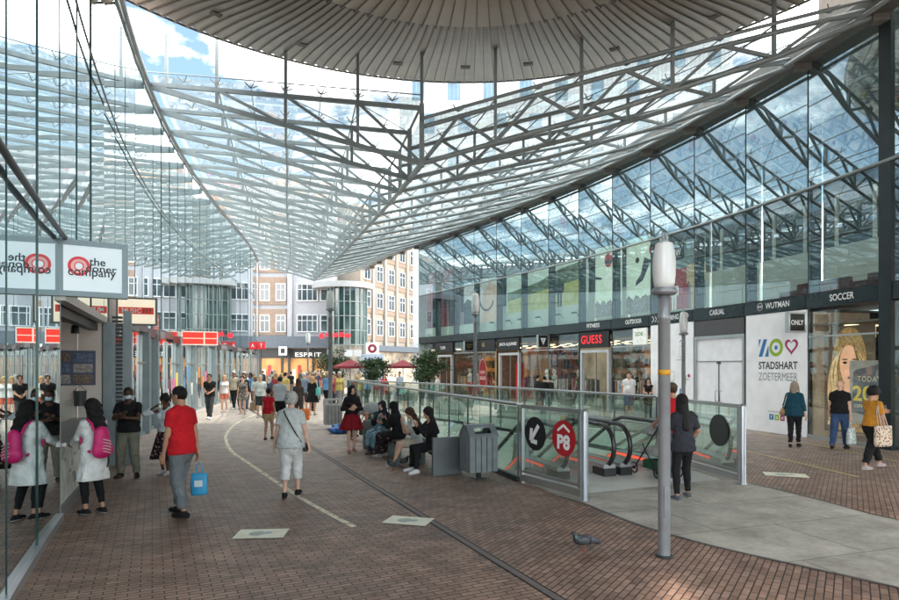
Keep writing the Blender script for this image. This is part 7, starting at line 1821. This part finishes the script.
mb.add(vs, [(i*16+a, i*16+(a+1) % 16, (i+1)*16+(a+1) % 16, (i+1)*16+a) for i in range(3) for a in range(16)]+[tuple(range(16))[::-1], tuple(range(48, 64))], True); mb.build('body', TOTE, t, local=True, recalc=True)
for sx in (-.04, .04): strap_path(rK, [(.27+sx, -.10, .95), (.20+sx*.5, -.08, 1.25), (.15, -.01, 1.485), (.20+sx*.5, .05, 1.25), (.27+sx, .06, .95)], .010, 'handle', mat('tote_strap', (.5, .42, .33), .6), t)
c = pw(rK, (-.14, .53, 1.29)); t = thing('phone', 'phone held up by the woman in the mustard top', 'phone', tuple(c)); MB().box(tuple(c), (.012, .075, .15), rK.rotation_euler.z).build('body', BLACK, t, bevel=.004)
# in front of the lit shops
person('man in white T-shirt and blue shorts standing before the doorway under the red lettered sign', 7.45, 24.9, yaw_to(-.4, -1), 1.84, 'fair', ('crop', 'brown'), TOP((.66, .66, .65), .6, g=.03), BOT((.07, .11, .20), 'shorts', cut=1.05, g=.03), shoes=(.6, .6, .6), h=.018, build=1.15)
person('slim woman in black sleeveless top and black trousers standing right of the man in white', 8.15, 24.6, yaw_to(-.3, -1), 1.62, 'fair', ('bob', 'brown'), TOP(BLK, .2), BOT(BLK), female=True, h=.018, pose=dict(hands=((-.1, .25, 1.1), (.12, .25, 1.1))))
for i, (px, D, lab, c) in enumerate(((538, 28.2, 'person in dark jacket queueing left of the lit doorway with the red panel', (.02, .02, .025)), (545, 27.6, 'person in black bending by the mannequin window', (.012, .012, .012)), (551, 28.6, 'person in dark brown standing by the mannequin window', (.04, .028, .024)))):
    person(lab, (px-450)/600*D, D, yaw_to(.7, .5)+i*.8, 1.68-.05*i, 'fair', ('short', 'black'), TOP(c, 1.9), BOT((.03, .03, .04)), h=.022)
# middle distance
rL, _ = person('man with sunglasses in black T-shirt and dark trousers walking toward us on the left', -9.55, 23.9, yaw_to(.15, -1), 1.78, 'tan', ('short', 'black'), TOP(BLK, .6, g=.024), BOT((.05, .055, .06)), shoes=(.65, .65, .65), h=.016, pose=dict(feet=((-.08, .2, 0), (.08, -.15, 0)), hands=((-.06, .28, 1.05), (.08, .28, 1.06))))
MB().box(tuple(pw(rL, (0, .12, 1.665))), (.15, .03, .04), rL.rotation_euler.z).build('sunglasses', BLACK, rL)
rM, _ = person('teenage girl in red top and beige shorts walking away behind the grey haired woman', -5.22, 17.3, yaw_to(.05, 1), 1.46, 'tan', ('bun', 'black'), TOP((.50, .012, .025), .35, g=.016), BOT((.42, .31, .18), 'shorts', g=.02, cut=.62), shoes=(.10, .06, .05), female=True, h=.014, pose=dict(feet=((-.07, -.12, 0), (.08, .14, 0))))
rN, _ = person('man in light grey shirt and black shorts walking away, right of the girl in red', -6.05, 21.4, yaw_to(.05, 1), 1.72, 'fair', ('short', 'black'), TOP((.42, .46, .48), .62, g=.034), BOT(BLK, 'shorts', cut=1.0, g=.03), shoes=(.1, .1, .1), h=.016)
rO, _ = person('woman with brown hair and dark top walking away with an orange bag', -5.62, 22.3, yaw_to(0, 1), 1.64, 'fair', ('long', (.08, .045, .03)), TOP((.06, .045, .04), 1.2), BOT((.07, .06, .055)), female=True, h=.016)
bag('bright orange shopping bag of the brown haired woman walking away', pw(rO, (.27, .0, .74)), 0, .34, .16, .42, mat('bag_orange', (.62, .15, .02), .5, var=.2))
rP, _ = person('older man in light shirt and dark shorts walking toward us with a grey shoulder bag', -7.75, 24.6, yaw_to(.2, -1), 1.74, 'fair', ('short', 'grey'), TOP((.56, .60, .58), .6, g=.03), BOT((.035, .038, .042), 'shorts', cut=.98, g=.03), shoes=(.3, .3, .3), h=.018)
bag('brown paper bag in the right hand of the older man in shorts', pw(rP, (.28, 0, .80)), 0, .26, .14, .34, mat('bag_kraft', (.30, .19, .11), .7))
rQ, _ = person('woman in short patterned dress walking toward us on the left of the older man', -9.1, 26.4, yaw_to(.1, -1), 1.68, 'fair', ('bun', 'brown'), TOP(floral('dress_pattern', (.10, .09, .08), [(.5, .47, .42), (.25, .22, .20)], 14), .5, hem=-.30, skirt=.22, g=.02, name='dress'), None, shoes=(.4, .3, .25), female=True, h=.018)
rR, _ = person('woman in white top and coral shorts with backpack straps on the far left', -10.35, 27.6, yaw_to(.2, -1), 1.68, 'fair', ('bob', 'blond'), TOP((.64, .65, .66), .45), BOT((.55, .14, .09), 'shorts', g=.02, cut=.7), shoes=(.5, .4, .35), female=True, h=.018)
rT, _ = person('person in pale blue shirt and dark trousers at the left shop window', -10.05, 29.2, yaw_to(-.3, -1), 1.76, 'fair', ('short', 'brown'), TOP((.40, .48, .56), 1.9, g=.028), BOT((.08, .08, .10)), h=.02)
rU, _ = person('man in blue grey shirt and shorts walking away beside the blonde woman', -6.55, 27.0, yaw_to(.1, 1), 1.80, 'fair', ('short', 'white'), TOP((.22, .27, .36), .6, g=.03), BOT((.07, .08, .11), 'shorts', cut=1.0, g=.03), shoes=(.3, .3, .3), h=.018)
rW, _ = person('blonde woman in short black dress with a turquoise shoulder bag walking away', -5.9, 25.8, yaw_to(.1, 1), 1.66, 'fair', ('bob', 'blond'), TOP(BLK, 1.2, hem=-.36, skirt=.27, g=.028, name='dress'), None, shoes=(.3, .25, .2), female=True, h=.018, pose=dict(feet=((-.07, -.12, 0), (.07, .12, 0))))
c = pw(rW, (.30, -.08, 1.08)); t = thing('handbag', 'turquoise bag at the side of the blonde woman in black', 'bag', tuple(c)); MB().box(tuple(c), (.16, .26, .32)).build('body', mat('bag_turquoise', (.10, .42, .40), .5, var=.15), t, bevel=.03)
MB().path([c+V((0, -.08, .14)), c+V((-.09, 0, .42)), c+V((0, .08, .14))], .01, 5).build('strap', mat('bag_turquoise', (.1, .42, .4)), t)
person('woman in pink and white summer clothes walking away right of the left street lamp', -4.55, 29.5, yaw_to(.2, 1), 1.65, 'fair', ('bob', 'blond'), TOP((.66, .48, .44), .4, hem=-.28, skirt=.24, name='dress'), None, female=True, h=.02)
person('person in cream jacket leaning at the far corner of the railing', -5.05, 34.0, yaw_to(.3, -1), 1.72, 'fair', ('short', 'blond'), TOP((.66, .64, .48), 1.9, g=.035), BOT((.2, .2, .22)), h=.02)
person('woman in red dress beyond the far corner of the railing', -3.75, 34.5, yaw_to(.2, -1), 1.66, 'fair', ('long', 'brown'), TOP((.52, .02, .03), 1.0, hem=-.45, skirt=.26, name='dress'), None, female=True, h=.02)
person('man in pale blue shirt beyond the railing left of the potted trees', -2.9, 35.0, yaw_to(-.5, -.8), 1.78, 'fair', ('short', 'brown'), TOP((.40, .47, .58), 1.9), BOT((.1, .11, .14)), h=.02)
person('person in white walking along the far railing before the tan shop window', -.6, 30.2, yaw_to(-.9, .3), 1.70, 'fair', ('short', 'brown'), TOP((.66, .66, .64), .7), BOT((.5, .48, .42)), h=.02)
person('person in red walking along the far railing by the farthest lit doorway', 1.35, 31.0, yaw_to(-.9, .4), 1.66, 'tan', ('bob', 'black'), TOP((.50, .04, .03), .7), BOT((.05, .05, .07)), female=True, h=.02)
person('person in brown coat behind the bench, beside the stroller', -2.9, 18.1, yaw_to(.5, -.9), 1.45, 'tan', ('short', 'black'), TOP((.16, .08, .06), 1.9, g=.03), BOT((.03, .05, .04)), h=.018)
# crowd in the far street
rnd = random.Random(31)
CT = [((.30, .12, .07), 'rust'), ((.55, .56, .58), 'white'), ((.05, .06, .09), 'navy'), ((.02, .02, .022), 'black'), ((.46, .26, .20), 'peach'), ((.35, .06, .07), 'dark red'), ((.25, .30, .36), 'grey blue'), ((.40, .36, .28), 'beige'), ((.10, .13, .09), 'olive'), ((.30, .31, .32), 'grey'), ((.10, .22, .42), 'blue'), ((.50, .40, .12), 'ochre')]
CB = [((.03, .035, .05), 'dark trousers'), ((.10, .13, .20), 'jeans'), ((.35, .31, .25), 'beige trousers'), ((.012, .012, .013), 'black trousers'), ((.22, .22, .23), 'grey trousers')]
HC = ['black', 'brown', 'grey', 'blond', 'brown', 'white']
spots = []
while len(spots) < 54:
    D = 28+26*rnd.random()**1.3; px = rnd.uniform(232, 342)-(D-32)*.1
    if px < 262 and D > 40: continue
    x = (px-450)/600*D
    if all(math.hypot(x-a, D-b_) > .75 for a, b_ in spots): spots.append((x, D))
spots.sort(key=lambda q: q[1])
used = set()
for i, (x, D) in enumerate(spots):
    for _ in range(50):
        ct, cn = rnd.choice(CT); cb, bn = rnd.choice(CB); hc = rnd.choice(HC); fem = rnd.random() < .5
        if (cn, bn, hc, fem) not in used: used.add((cn, bn, hc, fem)); break
    away = rnd.random() < .45
    lab = 'distant %s in %s top and %s, %s haired, walking %s' % ('woman' if fem else 'man', cn, bn, hc, 'away' if away else 'toward us')
    f = rnd.uniform(.05, .2)*rnd.choice((-1, 1))
    person(lab, x, D, yaw_to(rnd.uniform(-.3, .3), 1 if away else -1), rnd.uniform(1.56, 1.86), rnd.choice(['fair', 'fair', 'tan', 'brown']), (rnd.choice(['long', 'bob', 'bun']) if fem else rnd.choice(['short', 'crop']), hc),
           TOP(ct, rnd.choice([.5, .6, 1.9])), BOT(cb, 'shorts' if (not fem and rnd.random() < .3) else 'trousers', g=.02), shoes=rnd.choice([(.02, .02, .02), (.5, .5, .5), (.2, .12, .08)]), female=fem, h=.026, group='crowd in the far street', pose=dict(feet=((-.09, f, 0), (.09, -f, 0))))
# mannequins in the shop windows
def mann(k, x, off, label, top, bot, mcol=(.60, .52, .44), z=.12):
    A, u, n, L = bay_frame(k); p = A+u*x+n*off
    MM = mat('mannequin_%d' % int(mcol[0]*100), mcol, .4, var=.03)
    r, _ = person(label, p.x, p.y, yaw_to(-n.x, -n.y), 1.80, MM, ('none', 'black'), TOP(top, .6), BOT(bot), shoes=mcol, female=True, h=.02, z=z, name='mannequin', mannequin=True)
    MB().box((p.x, p.y, z/2+.012), (.55, .55, z-.03)).build('plinth', WHITEP, r)
mann(4, 1.9, .8, 'pale mannequin in black top in the window with red stock', BLK, (.05, .05, .06))
mann(6, .55, .75, 'left pale mannequin in grey coat in the tan window next to the lit doorway', (.22, .26, .24), (.10, .12, .12))
mann(6, 1.1, .9, 'second pale mannequin in the tan window, dressed in dark green', (.07, .09, .07), (.04, .04, .05))
mann(7, .5, .8, 'white mannequin in grey suit in the window under the triangle sign', (.30, .33, .33), (.26, .28, .28), (.66, .66, .64))
mann(7, 1.0, .7, 'white mannequin in pale jacket in the window under the triangle sign', (.46, .48, .47), (.24, .27, .28), (.66, .66, .64))
mann(10, .9, .8, 'pale mannequin in cream jacket in the window beside the farthest lit doorway', (.56, .50, .40), (.2, .2, .2))
mann(10, 1.7, .8, 'pale mannequin in white and red in the window beside the farthest lit doorway', (.6, .56, .54), (.4, .05, .08))
mann(12, 1.4, .8, 'pale mannequin in black in the last window of the arcade', BLK, BLK)
# ------------------------------------------------------------------ daylight and camera
SUN = V((.58, -.10, .81)).normalized()
el = math.asin(SUN.z); az = math.atan2(SUN.x, SUN.y)
w = bpy.data.worlds.new('World'); S.world = w; w.use_nodes = True; nt = w.node_tree; bg = nt.nodes['Background']; L_ = nt.links
sky = nt.nodes.new('ShaderNodeTexSky'); sky.sky_type = 'NISHITA'; sky.sun_disc = False; sky.sun_elevation = el; sky.sun_rotation = az; sky.dust_density = 1.5; sky.air_density = 1.0
tc = nt.nodes.new('ShaderNodeTexCoord'); sp = nt.nodes.new('ShaderNodeSeparateXYZ'); L_.new(tc.outputs['Generated'], sp.inputs[0])
za = nt.nodes.new('ShaderNodeMath'); za.operation = 'ADD'; za.inputs[1].default_value = .18; L_.new(sp.outputs['Z'], za.inputs[0])
zm = nt.nodes.new('ShaderNodeMath'); zm.operation = 'MAXIMUM'; zm.inputs[1].default_value = .12; L_.new(za.outputs[0], zm.inputs[0])
dv = nt.nodes.new('ShaderNodeVectorMath'); dv.operation = 'DIVIDE'; cb = nt.nodes.new('ShaderNodeCombineXYZ')
for k in (0, 1, 2): L_.new(zm.outputs[0], cb.inputs[k])
L_.new(tc.outputs['Generated'], dv.inputs[0]); L_.new(cb.outputs[0], dv.inputs[1])
n1 = nt.nodes.new('ShaderNodeTexNoise'); n1.inputs['Scale'].default_value = 1.35; n1.inputs['Detail'].default_value = 9; n1.inputs['Roughness'].default_value = .55; off = nt.nodes.new('ShaderNodeVectorMath'); off.operation = 'ADD'; off.inputs[1].default_value = (3.1, 2.2, 0); L_.new(dv.outputs[0], off.inputs[0]); L_.new(off.outputs[0], n1.inputs['Vector'])
rp = nt.nodes.new('ShaderNodeValToRGB'); rp.color_ramp.elements[0].position = .47; rp.color_ramp.elements[1].position = .60; L_.new(n1.outputs['Fac'], rp.inputs['Fac']); rp.color_ramp.elements[0].color = (.022, .022, .022, 1)
n2 = nt.nodes.new('ShaderNodeTexNoise'); n2.inputs['Scale'].default_value = 3; n2.inputs['Detail'].default_value = 6; L_.new(dv.outputs[0], n2.inputs['Vector'])
cr = nt.nodes.new('ShaderNodeValToRGB'); cr.color_ramp.elements[0].color = (46, 45.4, 44, 1); cr.color_ramp.elements[1].color = (76, 73.5, 69.5, 1); L_.new(n2.outputs['Fac'], cr.inputs['Fac'])
mx = nt.nodes.new('ShaderNodeMix'); mx.data_type = 'RGBA'; L_.new(rp.outputs['Color'], mx.inputs['Factor']); sg = nt.nodes.new('ShaderNodeVectorMath'); sg.operation = 'MULTIPLY'; sg.inputs[1].default_value = (1.5, 2.0, 2.0); L_.new(sky.outputs[0], sg.inputs[0]); L_.new(sg.outputs[0], mx.inputs[6]); L_.new(cr.outputs['Color'], mx.inputs[7])
L_.new(mx.outputs[2], bg.inputs['Color']); bg.inputs['Strength'].default_value = .15
sd = bpy.data.lights.new('sun', 'SUN'); sd.energy = 5.0; sd.angle = math.radians(.5); sd.color = (1, .91, .79)
so = bpy.data.objects.new('sun', sd); COL.objects.link(so); so.rotation_euler = (-SUN).to_track_quat('-Z', 'Y').to_euler(); so.location = (30, -20, 40)
cd = bpy.data.cameras.new('camera'); cd.sensor_width = 36; cd.lens = 36*600/899; cd.shift_y = 66/899; cd.clip_end = 2000; cd.clip_start = .05
co = bpy.data.objects.new('camera', cd); COL.objects.link(co); co.location = (0, 0, EYE); co.rotation_euler = (PI/2, 0, 0); S.camera = co
S.view_settings.view_transform = 'Standard'; S.view_settings.look = 'None'; S.view_settings.exposure = 0
cy = S.cycles; cy.max_bounces = 8; cy.diffuse_bounces = 3; cy.glossy_bounces = 5; cy.transmission_bounces = 4; cy.transparent_max_bounces = 24
cy.use_denoising = True; cy.sample_clamp_indirect = 6; cy.caustics_reflective = True; cy.caustics_refractive = False
